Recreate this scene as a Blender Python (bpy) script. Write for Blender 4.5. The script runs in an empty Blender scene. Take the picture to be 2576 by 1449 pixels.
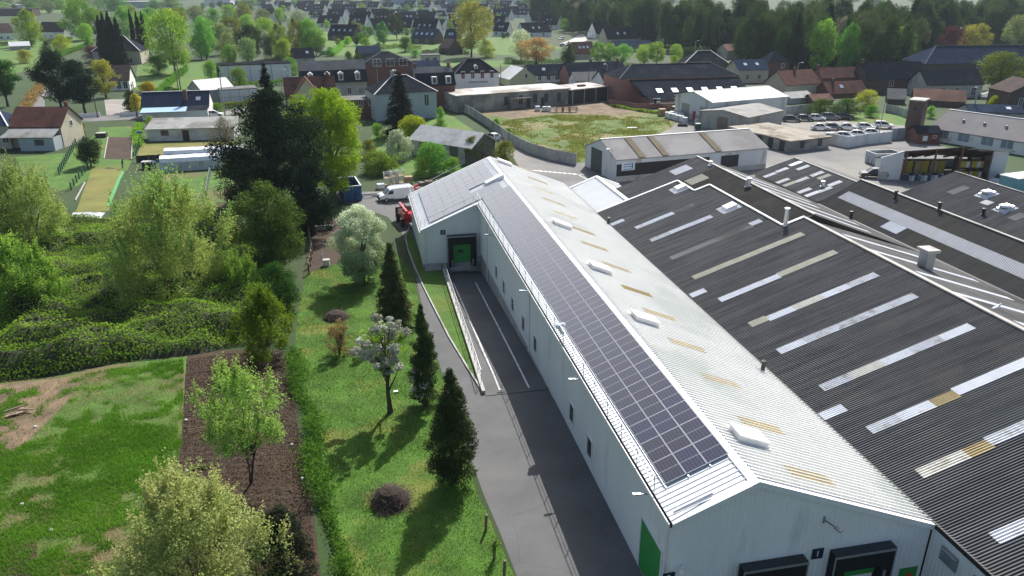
import bpy, bmesh, math, random
import numpy as np
from mathutils import Vector, Matrix

# ------------------------------------------------------------ camera, sky, sun
R = math.radians
scene = bpy.context.scene
CAM_H, PITCH, YAW = 29.3, R(22.05), R(11.67)
FPX = 1909.5                      # focal length in pixels of a 2576 px wide picture
cam_d = bpy.data.cameras.new('camera')
cam_d.sensor_width = 36.0
cam_d.lens = 36.0 * FPX / 2576.0
cam_d.clip_start = 0.5
cam_d.clip_end = 6000.0
cam = bpy.data.objects.new('camera', cam_d)
scene.collection.objects.link(cam)
cam.location = (0, 0, CAM_H)
cam.rotation_euler = (R(90) - PITCH, 0, -YAW)
scene.camera = cam
HAZE_D = 0.00009

SUN_EL, SUN_AZ = R(43.6), R(27.6)
world = bpy.data.worlds.new('World')
scene.world = world
world.use_nodes = True
wn = world.node_tree
wn.nodes.clear()
sky = wn.nodes.new('ShaderNodeTexSky')
sky.sky_type = 'NISHITA'
sky.sun_disc = False
sky.sun_elevation = SUN_EL
sky.sun_rotation = SUN_AZ
sky.air_density = 1.0
sky.dust_density = 3.0
sky.ozone_density = 1.0
bg = wn.nodes.new('ShaderNodeBackground')
bg.inputs['Strength'].default_value = 0.105
wo = wn.nodes.new('ShaderNodeOutputWorld')
wn.links.new(sky.outputs[0], bg.inputs['Color'])
wn.links.new(bg.outputs[0], wo.inputs['Surface'])

sun_d = bpy.data.lights.new('sun', 'SUN')
sun_d.energy = 5.0
sun_d.angle = R(0.55)
sun_d.color = (1.0, 0.975, 0.93)
sun = bpy.data.objects.new('sun', sun_d)
scene.collection.objects.link(sun)
sdir = Vector((math.sin(SUN_AZ) * math.cos(SUN_EL), math.cos(SUN_AZ) * math.cos(SUN_EL), math.sin(SUN_EL)))
sun.rotation_euler = (-sdir).to_track_quat('-Z', 'Y').to_euler()
sun.location = sdir * 200

scene.view_settings.view_transform = 'Standard'
scene.view_settings.look = 'None'
scene.view_settings.exposure = 0.5
scene.view_settings.gamma = 1.0
scene.view_settings.use_curve_mapping = False
scene.cycles.max_bounces = 6
scene.cycles.diffuse_bounces = 3
scene.cycles.glossy_bounces = 3
scene.cycles.transmission_bounces = 4
scene.cycles.transparent_max_bounces = 6
scene.cycles.volume_bounces = 0
scene.cycles.sample_clamp_indirect = 6.0

# ------------------------------------------------------------ picture -> place
def gz(y):
    """height of the terrain: level near the camera, 1.3 m lower from the far dock onwards"""
    t = min(1.0, max(0.0, (y - 46.0) / 38.0))
    return -1.3 * t * t * (3 - 2 * t)

_s, _c, _sp, _cp = math.sin(YAW), math.cos(YAW), math.sin(PITCH), math.cos(PITCH)
_r = Vector((_c, -_s, 0)); _F = Vector((_s * _cp, _c * _cp, -_sp)); _U = Vector((_s * _sp, _c * _sp, _cp))
def ray(x, y):
    return _F + _r * ((x - 1288) / FPX) - _U * ((y - 724.5) / FPX)
def g(x, y, dz=0.0):
    """ground point under a picture position (2576 px wide picture); dz = height above the terrain"""
    d = ray(x, y); z = 0.0
    for _ in range(8):
        t = (z + dz - CAM_H) / d.z
        z = gz(d.y * t)
    return Vector((d.x * t, d.y * t, z + dz))
def atx(x, y, X):
    d = ray(x, y); t = X / d.x; return Vector((X, d.y * t, CAM_H + d.z * t))
def aty(x, y, Y):
    d = ray(x, y); t = Y / d.y; return Vector((d.x * t, Y, CAM_H + d.z * t))
def atz(x, y, Z):
    d = ray(x, y); t = (Z - CAM_H) / d.z; return Vector((d.x * t, d.y * t, Z))
def h_at(base, x, y):
    """height above the base point of the picture row y, standing over that base"""
    d = ray(x, y); dh = math.hypot(d.x, d.y); bh = math.hypot(base.x, base.y)
    return CAM_H + d.z * bh / dh - base.z
def mpp(p):
    """metres per picture pixel at a point"""
    return (p - cam.location).dot(_F) / FPX

# ------------------------------------------------------------ mesh helpers
COL = scene.collection
def link(o, parent=None):
    COL.objects.link(o)
    if parent is not None:
        o.parent = parent
    return o
def tag(o, label=None, cat=None, group=None, kind=None):
    if label: o['label'] = label
    if cat: o['category'] = cat
    if group: o['group'] = group
    if kind: o['kind'] = kind
    return o
def thing(name, label, cat, loc=(0, 0, 0), rz=0.0, group=None):
    o = bpy.data.objects.new(name, None)
    o.empty_display_size = 0.3
    link(o)
    o.location = loc; o.rotation_euler = (0, 0, rz)
    return tag(o, label, cat, group)
def copy_tree(o, parent=None):
    c = o.copy(); COL.objects.link(c); c.parent = parent
    for ch in o.children:
        copy_tree(ch, c)
    return c

class MB:
    """collects faces for ONE mesh object"""
    def __init__(s):
        s.v = []; s.f = []; s.mi = []; s.cur = 0
    def face(s, *p):
        n = len(s.v); s.v.extend(tuple(q) for q in p); s.f.append(tuple(range(n, n + len(p)))); s.mi.append(s.cur)
        return s
    def raw(s, vs, fs):
        n = len(s.v); s.v.extend(tuple(q) for q in vs)
        for f in fs:
            s.f.append(tuple(n + i for i in f)); s.mi.append(s.cur)
        return s
    def box(s, x0, x1, y0, y1, z0, z1):
        vs = [(x0, y0, z0), (x1, y0, z0), (x1, y1, z0), (x0, y1, z0), (x0, y0, z1), (x1, y0, z1), (x1, y1, z1), (x0, y1, z1)]
        return s.raw(vs, [(0, 3, 2, 1), (4, 5, 6, 7), (0, 1, 5, 4), (1, 2, 6, 5), (2, 3, 7, 6), (3, 0, 4, 7)])
    def hexa(s, b, t):
        """b, t: four points each, same order"""
        return s.raw(list(b) + list(t), [(0, 3, 2, 1), (4, 5, 6, 7), (0, 1, 5, 4), (1, 2, 6, 5), (2, 3, 7, 6), (3, 0, 4, 7)])
    def bar(s, a, b, w, h=None, up=(0, 0, 1)):
        """rectangular bar between two points"""
        a = Vector(a); b = Vector(b); h = w if h is None else h
        d = (b - a).normalized(); u = Vector(up)
        if abs(d.dot(u)) > .98: u = Vector((0, 1, 0))
        sd = d.cross(u).normalized(); u = sd.cross(d)
        sd *= w / 2; u *= h / 2
        return s.hexa([a - sd - u, a + sd - u, a + sd + u, a - sd + u], [b - sd - u, b + sd - u, b + sd + u, b - sd + u])
    def tube(s, pts, rad, n=8, cap=True):
        pts = [Vector(p) for p in pts]
        if not hasattr(rad, '__len__'): rad = [rad] * len(pts)
        vs = []; fs = []
        for i, p in enumerate(pts):
            d = (pts[min(i + 1, len(pts) - 1)] - pts[max(i - 1, 0)]).normalized()
            u = Vector((0, 0, 1)) if abs(d.z) < .9 else Vector((1, 0, 0))
            a = d.cross(u).normalized(); b = d.cross(a)
            for k in range(n):
                t = 2 * math.pi * k / n
                vs.append(p + (a * math.cos(t) + b * math.sin(t)) * rad[i])
        for i in range(len(pts) - 1):
            for k in range(n):
                k2 = (k + 1) % n
                fs.append((i * n + k, i * n + k2, (i + 1) * n + k2, (i + 1) * n + k))
        if cap:
            fs.append(tuple(range(n))); fs.append(tuple((len(pts) - 1) * n + k for k in reversed(range(n))))
        return s.raw(vs, fs)
    def lathe(s, prof, c=(0, 0, 0), n=12):
        cx, cy, cz = c; vs = []; fs = []
        for r_, z in prof:
            for k in range(n):
                t = 2 * math.pi * k / n; vs.append((cx + r_ * math.cos(t), cy + r_ * math.sin(t), cz + z))
        for i in range(len(prof) - 1):
            for k in range(n):
                k2 = (k + 1) % n; fs.append((i * n + k, i * n + k2, (i + 1) * n + k2, (i + 1) * n + k))
        fs.append(tuple(reversed(range(n)))); fs.append(tuple((len(prof) - 1) * n + k for k in range(n)))
        return s.raw(vs, fs)
    def prism(s, poly, a, b):
        """poly: list of 3-D points, swept by vector from a to b offsets"""
        n = len(poly); A = [Vector(p) + Vector(a) for p in poly]; B = [Vector(p) + Vector(b) for p in poly]
        fs = [tuple(range(n)), tuple(2 * n - 1 - i for i in range(n))]
        for i in range(n):
            j = (i + 1) % n; fs.append((i, n + i, n + j, j))
        return s.raw(A + B, fs)
    def build(s, name, mats, parent=None, off=None, smooth=False, bevel=0.0):
        me = bpy.data.meshes.new(name)
        vs = s.v
        if off is not None:
            vs = [(x - off[0], y - off[1], z - off[2]) for x, y, z in vs]
        me.from_pydata(vs, [], s.f)
        if not isinstance(mats, (list, tuple)): mats = [mats]
        for m in mats: me.materials.append(m)
        if len(mats) > 1: me.polygons.foreach_set('material_index', s.mi)
        bm = bmesh.new(); bm.from_mesh(me)
        bmesh.ops.remove_doubles(bm, verts=bm.verts, dist=1e-5)
        bmesh.ops.recalc_face_normals(bm, faces=bm.faces)
        bm.to_mesh(me); bm.free()
        if smooth: me.polygons.foreach_set('use_smooth', [True] * len(me.polygons))
        me.update()
        o = bpy.data.objects.new(name, me)
        if bevel:
            md = o.modifiers.new('bevel', 'BEVEL'); md.width = bevel; md.segments = 2; md.limit_method = 'ANGLE'
        return link(o, parent)

def corrugated(name, m, parent, p0, ul, L, uw, W, pitch=0.177, amp=0.025, kind='sine', off=0.0, thick=0.0, rows=1, world_off=None):
    """ribbed sheet: ribs run along ul (length L), repeat along uw (width W), built from p0"""
    p0 = np.array(p0, float); ul = np.array(ul, float); ul /= np.linalg.norm(ul)
    uw = np.array(uw, float); uw /= np.linalg.norm(uw)
    n = np.cross(ul, uw)
    if n[2] < 0 or (abs(n[2]) < 1e-6 and False): n = -n
    if kind == 'sine':
        seg = 6; k = int(round(W / pitch * seg)); w = np.linspace(0, W, k + 1); h = amp * np.sin(2 * np.pi * (w / pitch))
    else:
        ws = []; hs = []; x = 0.0
        while x < W - 1e-6:
            for fx, fh in ((0, 0), (.56, 0), (.68, 1), (.86, 1), (.98, 0)):
                if x + fx * pitch <= W: ws.append(x + fx * pitch); hs.append(fh * amp)
            x += pitch
        ws.append(W); hs.append(0); w = np.array(ws); h = np.array(hs)
    K = len(w); vs = []
    for r_ in range(rows + 1):
        base = p0 + ul * (L * r_ / rows)
        vs.append(base[None, :] + uw[None, :] * w[:, None] + n[None, :] * (h + off)[:, None])
    vs = np.concatenate(vs)
    if world_off is not None: vs = vs - np.array(world_off, float)[None, :]
    fs = []
    for r_ in range(rows):
        a = r_ * K
        fs.extend((a + i, a + i + 1, a + K + i + 1, a + K + i) for i in range(K - 1))
    me = bpy.data.meshes.new(name); me.from_pydata([tuple(q) for q in vs], [], fs)
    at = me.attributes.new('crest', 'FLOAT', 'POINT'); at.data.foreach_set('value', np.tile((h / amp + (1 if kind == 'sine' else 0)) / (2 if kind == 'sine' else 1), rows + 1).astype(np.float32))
    if np.dot(np.array(me.polygons[0].normal), n) < 0: me.flip_normals()
    me.materials.append(m)
    if kind == 'sine': me.polygons.foreach_set('use_smooth', [True] * len(me.polygons))
    return link(bpy.data.objects.new(name, me), parent)

def sheet(name, m, poly, dz=0.0, kind='structure', zf=None, cuts=True):
    """flat piece of ground draped on the terrain; poly: (x, y) points"""
    bm = bmesh.new()
    bm.faces.new([bm.verts.new((p[0], p[1], 0)) for p in poly])
    if cuts:
        ys = [p[1] for p in poly]
        for yc in (46, 50, 54, 58, 62, 66, 70, 74, 78, 82, 84):
            if min(ys) < yc < max(ys):
                bmesh.ops.bisect_plane(bm, geom=bm.verts[:] + bm.edges[:] + bm.faces[:], plane_co=(0, yc, 0), plane_no=(0, 1, 0))
    for v in bm.verts:
        v.co.z = (zf(v.co.x, v.co.y) if zf else gz(v.co.y)) + dz
    bmesh.ops.recalc_face_normals(bm, faces=bm.faces)
    for f in bm.faces:
        if f.normal.z < 0: f.normal_flip()
    me = bpy.data.meshes.new(name); bm.to_mesh(me); bm.free(); me.materials.append(m)
    o = bpy.data.objects.new(name, me); link(o)
    if kind: o['kind'] = kind
    return o
def gp(*pts):
    return [tuple(g(x, y)[:2]) for x, y in pts]

# ------------------------------------------------------------ materials
MATS = {}
def _nodes(name):
    m = bpy.data.materials.new(name); m.use_nodes = True
    nt = m.node_tree; b = nt.nodes['Principled BSDF']
    return m, nt, b
def mat(name, col, rough=0.8, var=0.18, scale=0.6, col2=None, amt=0.5, scale2=0.25, bump=0.0, bscale=12.0, metal=0.0, spec=0.4, fine=14.0, coat=0.0, stretch=None, dist=0.02, crest=0.0, crack=0.0):
    """base colour broken up by two noises, a second colour in patches, a little relief"""
    if name in MATS: return MATS[name]
    m, nt, b = _nodes(name); L = nt.links.new
    tc = nt.nodes.new('ShaderNodeTexCoord'); src = tc.outputs['Object']
    if stretch:
        mp = nt.nodes.new('ShaderNodeMapping'); mp.inputs['Scale'].default_value = stretch
        L(src, mp.inputs['Vector']); src = mp.outputs['Vector']
    def noise(sc, det=4):
        n = nt.nodes.new('ShaderNodeTexNoise'); n.inputs['Scale'].default_value = sc; n.inputs['Detail'].default_value = det
        n.inputs['Roughness'].default_value = 0.62
        L(src, n.inputs['Vector']); return n.outputs['Fac']
    def mixc(f, a, c):
        x = nt.nodes.new('ShaderNodeMix'); x.data_type = 'RGBA'
        L(f, x.inputs['Factor']); 
        for s_, v_ in ((6, a), (7, c)):
            if hasattr(v_, 'is_output'): L(v_, x.inputs[s_])
            else: x.inputs[s_].default_value = (*v_, 1)
        return x.outputs[2]
    def ramp(f, lo, hi):
        r_ = nt.nodes.new('ShaderNodeMapRange'); r_.inputs['From Min'].default_value = lo; r_.inputs['From Max'].default_value = hi
        L(f, r_.inputs['Value']); return r_.outputs[0]
    lo = tuple(c * (1 - var) for c in col); hi = tuple(min(1, c * (1 + var)) for c in col)
    c = mixc(ramp(noise(scale), .3, .7), lo, hi)
    if col2 is not None:
        c = mixc(ramp(noise(scale2, 6), .62 - .3 * amt, .72 - .22 * amt), c, col2)
    fn = noise(fine, 3)
    mul = nt.nodes.new('ShaderNodeMix'); mul.data_type = 'RGBA'; mul.blend_type = 'MULTIPLY'; mul.inputs['Factor'].default_value = 1
    L(c, mul.inputs[6])
    fr = nt.nodes.new('ShaderNodeMapRange'); fr.inputs['From Min'].default_value = .3; fr.inputs['From Max'].default_value = .7
    fr.inputs['To Min'].default_value = 1 - var; fr.inputs['To Max'].default_value = 1.0 + var * .4
    L(fn, fr.inputs['Value']); L(fr.outputs[0], mul.inputs[7])
    out = mul.outputs[2]
    if crack:      # fine branching cracks
        vo = nt.nodes.new('ShaderNodeTexVoronoi'); vo.feature = 'DISTANCE_TO_EDGE'; vo.inputs['Scale'].default_value = crack
        wp = nt.nodes.new('ShaderNodeMix'); wp.data_type = 'RGBA'; wp.inputs['Factor'].default_value = .25
        nz = nt.nodes.new('ShaderNodeTexNoise'); nz.inputs['Scale'].default_value = 1.1; nz.inputs['Detail'].default_value = 5; L(src, nz.inputs['Vector'])
        L(src, wp.inputs[6]); L(nz.outputs['Color'], wp.inputs[7]); L(wp.outputs[2], vo.inputs['Vector'])
        cr = nt.nodes.new('ShaderNodeMapRange'); cr.inputs['From Max'].default_value = .006; cr.inputs['To Min'].default_value = .8; cr.inputs['To Max'].default_value = 1.0
        L(vo.outputs['Distance'], cr.inputs['Value'])
        m2 = nt.nodes.new('ShaderNodeMix'); m2.data_type = 'RGBA'; m2.blend_type = 'MULTIPLY'; m2.inputs['Factor'].default_value = 1
        L(out, m2.inputs[6]); L(cr.outputs[0], m2.inputs[7]); out = m2.outputs[2]
    if crest:      # paler colour mixed in towards the crests of corrugated sheets, in streaks
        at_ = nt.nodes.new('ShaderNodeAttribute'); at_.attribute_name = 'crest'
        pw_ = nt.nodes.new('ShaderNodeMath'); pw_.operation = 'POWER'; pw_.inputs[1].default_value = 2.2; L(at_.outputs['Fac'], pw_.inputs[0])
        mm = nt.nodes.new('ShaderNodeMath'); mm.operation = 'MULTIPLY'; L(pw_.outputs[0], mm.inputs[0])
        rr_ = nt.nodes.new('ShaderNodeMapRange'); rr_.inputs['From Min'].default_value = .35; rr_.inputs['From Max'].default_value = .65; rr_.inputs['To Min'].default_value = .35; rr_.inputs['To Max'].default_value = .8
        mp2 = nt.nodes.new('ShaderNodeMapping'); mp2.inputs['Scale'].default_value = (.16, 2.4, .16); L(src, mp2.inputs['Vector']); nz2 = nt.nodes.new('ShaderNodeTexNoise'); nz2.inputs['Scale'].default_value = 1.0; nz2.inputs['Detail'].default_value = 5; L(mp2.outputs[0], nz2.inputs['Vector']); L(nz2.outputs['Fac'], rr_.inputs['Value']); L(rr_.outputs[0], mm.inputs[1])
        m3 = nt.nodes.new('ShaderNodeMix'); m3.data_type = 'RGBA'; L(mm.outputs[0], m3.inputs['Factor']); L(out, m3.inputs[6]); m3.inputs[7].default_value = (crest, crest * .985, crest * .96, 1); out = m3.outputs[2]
    L(out, b.inputs['Base Color'])
    b.inputs['Roughness'].default_value = rough; b.inputs['Metallic'].default_value = metal
    b.inputs['Specular IOR Level'].default_value = spec
    if coat: b.inputs['Coat Weight'].default_value = coat
    if bump:
        bp = nt.nodes.new('ShaderNodeBump'); bp.inputs['Strength'].default_value = bump; bp.inputs['Distance'].default_value = dist
        L(noise(bscale, 5), bp.inputs['Height']); L(bp.outputs[0], b.inputs['Normal'])
    MATS[name] = m
    return m
def plain(name, col, rough=0.6, metal=0.0, spec=0.4):
    return mat(name, col, rough, var=0.07, scale=1.1, metal=metal, spec=spec)
def leafmat(name, dark, light, trans=0.35, hue=0.03, val=0.25):
    """leaf colour from a per-leaf value, shifted a little per tree; light shines through"""
    if name in MATS: return MATS[name]
    m = bpy.data.materials.new(name); m.use_nodes = True; nt = m.node_tree; nt.nodes.clear(); L = nt.links.new
    at = nt.nodes.new('ShaderNodeAttribute'); at.attribute_name = 'v'
    mx = nt.nodes.new('ShaderNodeMix'); mx.data_type = 'RGBA'
    L(at.outputs['Fac'], mx.inputs['Factor']); mx.inputs[6].default_value = (*dark, 1); mx.inputs[7].default_value = (*light, 1)
    oi = nt.nodes.new('ShaderNodeObjectInfo'); hs = nt.nodes.new('ShaderNodeHueSaturation')
    h = nt.nodes.new('ShaderNodeMapRange'); h.inputs['To Min'].default_value = .5 - hue; h.inputs['To Max'].default_value = .5 + hue
    L(oi.outputs['Random'], h.inputs['Value']); L(h.outputs[0], hs.inputs['Hue'])
    v = nt.nodes.new('ShaderNodeMath'); v.operation = 'MULTIPLY_ADD'; v.inputs[1].default_value = -val * 1.7; v.inputs[2].default_value = 1 + val * .85
    fr = nt.nodes.new('ShaderNodeMath'); fr.operation = 'FRACT'; f2 = nt.nodes.new('ShaderNodeMath'); f2.operation = 'MULTIPLY'; f2.inputs[1].default_value = 7.31
    L(oi.outputs['Random'], f2.inputs[0]); L(f2.outputs[0], fr.inputs[0]); L(fr.outputs[0], v.inputs[0]); L(v.outputs[0], hs.inputs['Value'])
    L(mx.outputs[2], hs.inputs['Color'])
    d = nt.nodes.new('ShaderNodeBsdfDiffuse'); t = nt.nodes.new('ShaderNodeBsdfTranslucent'); ms = nt.nodes.new('ShaderNodeMixShader')
    ms.inputs[0].default_value = trans; L(hs.outputs[0], d.inputs[0]); L(hs.outputs[0], t.inputs[0])
    L(d.outputs[0], ms.inputs[1]); L(t.outputs[0], ms.inputs[2])
    o = nt.nodes.new('ShaderNodeOutputMaterial'); L(ms.outputs[0], o.inputs[0])
    MATS[name] = m; return m

white_sheet = mat('white_sheet', (.8, .81, .81), .38, .06, .35, bump=0, spec=.5)
white_wall = mat('white_wall_sheet', (.85, .845, .835), .5, .04, .3, col2=(.72, .73, .72), amt=.1, scale2=.5, stretch=(1, 1, .25))
white_trim = plain('white_trim', (.8, .8, .79), .45)
grey_metal = plain('grey_metal', (.32, .34, .36), .45, .6)
galv = plain('galvanised', (.55, .57, .6), .4, .75)
dark_metal = plain('dark_metal', (.03, .032, .035), .55)
black_rubber = plain('black_rubber', (.012, .012, .014), .75)
green_door = plain('green_door', (.03, .3, .06), .5)
concrete = mat('concrete', (.42, .41, .39), .9, .16, .5, col2=(.26, .25, .23), amt=.35, scale2=.3, bump=.3, bscale=9)
concrete_pale = mat('concrete_pale', (.44, .43, .4), .9, .14, .5, col2=(.33, .32, .3), amt=.35, scale2=.4, bump=.25)
asphalt = mat('asphalt', (.115, .115, .115), .9, crack=.22, var=.2, scale=.25, col2=(.145, .143, .14), amt=.45, scale2=.07, bump=.25, bscale=40, fine=18)
asphalt_dark = mat('asphalt_dark', (.11, .11, .112), .85, .18, .3, col2=(.15, .148, .145), amt=.4, scale2=.15, bump=.25, bscale=40)
asphalt_old = mat('asphalt_old', (.16, .157, .155), .92, .2, .12, col2=(.23, .22, .2), amt=.5, scale2=.04, bump=.2, bscale=30)
paint_white = mat('road_paint', (.72, .72, .7), .7, .12, 2.0, col2=(.3, .3, .3), amt=.3, scale2=1.5)
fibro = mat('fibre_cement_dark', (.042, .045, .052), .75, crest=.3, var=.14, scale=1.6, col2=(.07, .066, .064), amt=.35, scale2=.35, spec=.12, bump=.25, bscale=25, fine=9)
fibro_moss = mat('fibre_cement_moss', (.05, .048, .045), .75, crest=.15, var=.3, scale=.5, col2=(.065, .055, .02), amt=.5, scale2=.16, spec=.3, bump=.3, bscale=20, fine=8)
fibro_grey = mat('fibre_cement_grey', (.3, .3, .29), .8, .2, .5, col2=(.17, .165, .15), amt=.4, scale2=.2, spec=.3)
strip_white = mat('rooflight_white', (.78, .8, .84), .4, .07, .8, col2=(.6, .58, .52), amt=.12, scale2=1.2)
strip_tan = mat('rooflight_tan', (.42, .32, .13), .5, .15, 1.5)
strip_cream = mat('rooflight_cream', (.55, .53, .41), .5, .12, 1.2)
glass_dark = plain('window_glass', (.03, .04, .05), .08, 0, .8)
# ============================================================ THE GROUND
soil_ground = mat('ground_mixed', (.03, .062, .014), .95, .3, .05, col2=(.05, .06, .022), amt=.4, scale2=.02, bump=.5, bscale=3, fine=5)
lawn_mat = mat('lawn', (.065, .15, .014), .95, .38, .5, col2=(.17, .185, .035), amt=.32, scale2=.2, bump=.8, bscale=7, fine=9, dist=.06)
lawn_bright = mat('lawn_bright', (.07, .155, .018), .95, .25, .4, col2=(.12, .155, .025), amt=.4, scale2=.12, bump=.7, bscale=6, fine=8, dist=.05)
meadow = mat('rough_grass', (.07, .15, .018), .95, .4, .5, col2=(.15, .12, .055), amt=.55, scale2=.1, bump=.8, bscale=5, fine=7, dist=.08)
dry_lawn = mat('dry_lawn', (.16, .165, .035), .95, .25, .25, col2=(.2, .17, .05), amt=.5, scale2=.12, bump=.5, bscale=6)
soil = mat('dug_soil', (.06, .038, .023), .97, .35, .5, col2=(.06, .042, .029), amt=.4, scale2=.25, bump=1.0, bscale=3.5, fine=6, dist=.1)
dry_soil = mat('dry_soil', (.21, .15, .095), .97, .3, .5, col2=(.11, .085, .05), amt=.45, scale2=.3, bump=.9, bscale=5, fine=8, dist=.06)
waste = mat('waste_ground', (.085, .14, .018), .95, .4, .35, col2=(.24, .18, .09), amt=.42, scale2=.06, bump=.6, bscale=3, fine=4)
gravel = mat('gravel', (.3, .28, .25), .95, .2, .2, col2=(.21, .19, .16), amt=.4, scale2=.1, bump=.4, bscale=25)

Y_ROWS = [-80, 46, 50, 54, 58, 62, 66, 70, 74, 78, 82, 84, 5200]
def wall_x(y):                       # line of the dock ramp's retaining wall
    return 8.15 + (y - 50) * (8.75 - 8.15) / 32.0
mb = MB()
for y0, y1 in zip(Y_ROWS[:-1], Y_ROWS[1:]):
    z0, z1 = gz(y0), gz(y1)
    inr = 50 <= y0 < 82
    xl0, xl1 = (wall_x(y0) + .15, wall_x(y1) + .15) if inr else (8.3, 8.3)
    if y0 == 46: xl1 = wall_x(50) + .15
    mb.face((-3200, y0, z0), (xl0, y0, z0), (xl1, y1, z1), (-3200, y1, z1))
    if not inr: mb.face((xl0, y0, z0), (13.3, y0, z0), (13.3, y1, z1), (xl1, y1, z1))
    mb.face((13.3, y0, z0), (3200, y0, z0), (3200, y1, z1), (13.3, y1, z1))
ground = mb.build('ground', soil_ground); tag(ground, kind='structure')

# tarmac lane beside the long wall, the yard behind it and the works yard on the right
lane_left = gp((1322, 1505), (1300, 1449), (1258, 1340), (1215, 1240), (1150, 1050), (1100, 900), (1066, 790), (1045, 690), (1028, 630), (1008, 580), (975, 545), (905, 522), (852, 505), (845, 480))
kerb_px = [(1217, 992), (1175, 925), (1130, 850), (1065, 722), (1040, 665), (1026, 628), (1020, 596), (1030, 572)]
kerb_pts = [tuple(g(x, y)[:2]) for x, y in kerb_px]
lane_poly = [(13.3, 18), (13.3, 50.0), (8.3, 50.0)] + kerb_pts + [(6.55, 88.5), (6.55, 98.2), (13.5, 98.4), (14.5, 112), (9, 118), (-1, 118)] + lane_left[::-1] + [(8.0, 18)]
sheet('lane', asphalt, lane_poly, .004)
mb = MB()
for k in range(8):
    y0, y1 = 50 + k * 4, 54 + k * 4
    zz = lambda y: -2.15 * ((y - 50) / 32.0) ** 1.1
    if k == 0: y0 = 49.85
    zz = lambda y: -2.15 * (max(0, y - 50) / 32.0) ** 1.1
    mb.face((wall_x(y0) + .1, y0, zz(y0) + .004), (13.3, y0, zz(y0) + .004), (13.3, y1, zz(y1) + .004), (wall_x(y1) + .1, y1, zz(y1) + .004))
ramp = mb.build('dock_ramp', asphalt); tag(ramp, kind='structure')
yard_poly = [(17.5, 99)] + gp((1318, 440), (1290, 395), (1262, 362), (1226, 318), (1150, 268), (1178, 262), (1278, 340), (1452, 412), (1560, 392), (1640, 345), (1690, 322), (1712, 292), (1800, 296), (1970, 300), (2000, 286), (2290, 300), (2300, 348), (2480, 398), (2576, 470)) + [(150, 92), (150, 40), (60, 60), (45, 80), (40, 92)]
sheet('works_yard', asphalt_old, yard_poly, .004)
sheet('car_park', gravel, gp((1952, 300), (1990, 288), (2135, 292), (2290, 330), (2275, 345), (2080, 350), (2000, 322)), .009)
mb = MB()
def ramp_z(y): return -2.15 * (max(0, y - 50) / 32.0) ** 1.1
for a, b in (((1140, 698), (1258, 983)), ((1196, 698), (1331, 977))):
    pa, pb = g(*a), g(*b)
    for k in range(8):
        q0 = pa.lerp(pb, k / 8); q1 = pa.lerp(pb, (k + 1) / 8); w = .07
        mb.face((q0.x - w, q0.y, ramp_z(q0.y) + .03), (q0.x + w, q0.y, ramp_z(q0.y) + .03), (q1.x + w, q1.y, ramp_z(q1.y) + .03), (q1.x - w, q1.y, ramp_z(q1.y) + .03))
tag(mb.build('lane_marking', paint_white), kind='structure')
mb = MB()
for k in range(9):
    p = g(1338 + k * 12.3, 428 + k * 1.1); mb.face((p.x, p.y, p.z + .012), (p.x + .62, p.y - .1, p.z + .012), (p.x + 1.0, p.y - .9, p.z + .012), (p.x + .4, p.y - .8, p.z + .012))
for a, b in (((1455, 440), (1492, 458)), ((1455, 440), (1473, 438)), ((2372, 470), (2384, 474)), ((2374, 466), (2388, 470))):
    pa, pb = g(*a), g(*b); n = Vector((pb.y - pa.y, pa.x - pb.x, 0)).normalized() * .09
    mb.face(*[(q.x, q.y, q.z + .012) for q in (pa - n, pb - n, pb + n, pa + n)])
tag(mb.build('yard_marking', paint_white), kind='structure')
mb = MB()
for a, b in zip(kerb_pts[:-1], kerb_pts[1:]):
    A = Vector((a[0], a[1], gz(a[1]) + .04)); B = Vector((b[0], b[1], gz(b[1]) + .04)); mb.bar(A, B, .13, .2)
tag(mb.build('kerb', concrete), kind='structure')
verge = [(8.1, 50.6)] + kerb_pts[1:] + [(6.5, 88.3), (6.5, 83.4), (8.6, 82.5), (8.6, 80.5)]
sheet('grass_verge', lawn_bright, verge, .012)

# gardens on the left
lawn_r = gp((1306, 1475), (1262, 1380), (1225, 1290), (1200, 1240), (1095, 900), (1060, 790), (1040, 690))
lawn_l = gp((862, 1505), (845, 1380), (800, 1150), (760, 980), (740, 880), (752, 770), (770, 688), (860, 660), (1000, 640))
sheet('garden_lawn', lawn_mat, lawn_l + lawn_r[::-1], .008)
sheet('rough_lawn', meadow, gp((-120, 1560), (-90, 1130), (-60, 960), (120, 948), (300, 915), (470, 895), (470, 1100), (436, 1230), (420, 1320), (400, 1560)), .008)
sheet('vegetable_bed', soil, gp((470, 895), (560, 880), (710, 880), (735, 960), (765, 1130), (790, 1300), (820, 1560), (405, 1560), (432, 1240), (455, 1120)), .010)
sheet('dry_patch', dry_soil, gp((-60, 975), (120, 955), (205, 945), (180, 1000), (120, 1060), (60, 1120), (-70, 1200)), .014)
sheet('bare_patch', soil, gp((-70, 1370), (92, 1362), (95, 1449), (80, 1560), (-90, 1560)), .014)
sheet('cut_lawn', dry_lawn, gp((192, 530), (210, 480), (232, 425), (310, 425), (292, 470), (275, 530), (180, 540)), .010)
sheet('house_lawn', lawn_bright, gp((40, 395), (165, 385), (250, 335), (250, 320), (330, 318), (345, 330), (345, 372), (320, 430), (270, 420), (190, 470), (150, 480), (60, 440)), .006)
sheet('garden_bed', soil, gp((262, 400), (330, 402), (332, 345), (272, 345)), .012)
sheet('pale_lawn', dry_lawn, gp((345, 396), (350, 360), (520, 356), (590, 352), (600, 375), (410, 388), (405, 396)), .010)
sheet('allotment', meadow, gp((405, 500), (405, 440), (560, 430), (620, 430), (560, 520), (430, 540)), .008)
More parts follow.
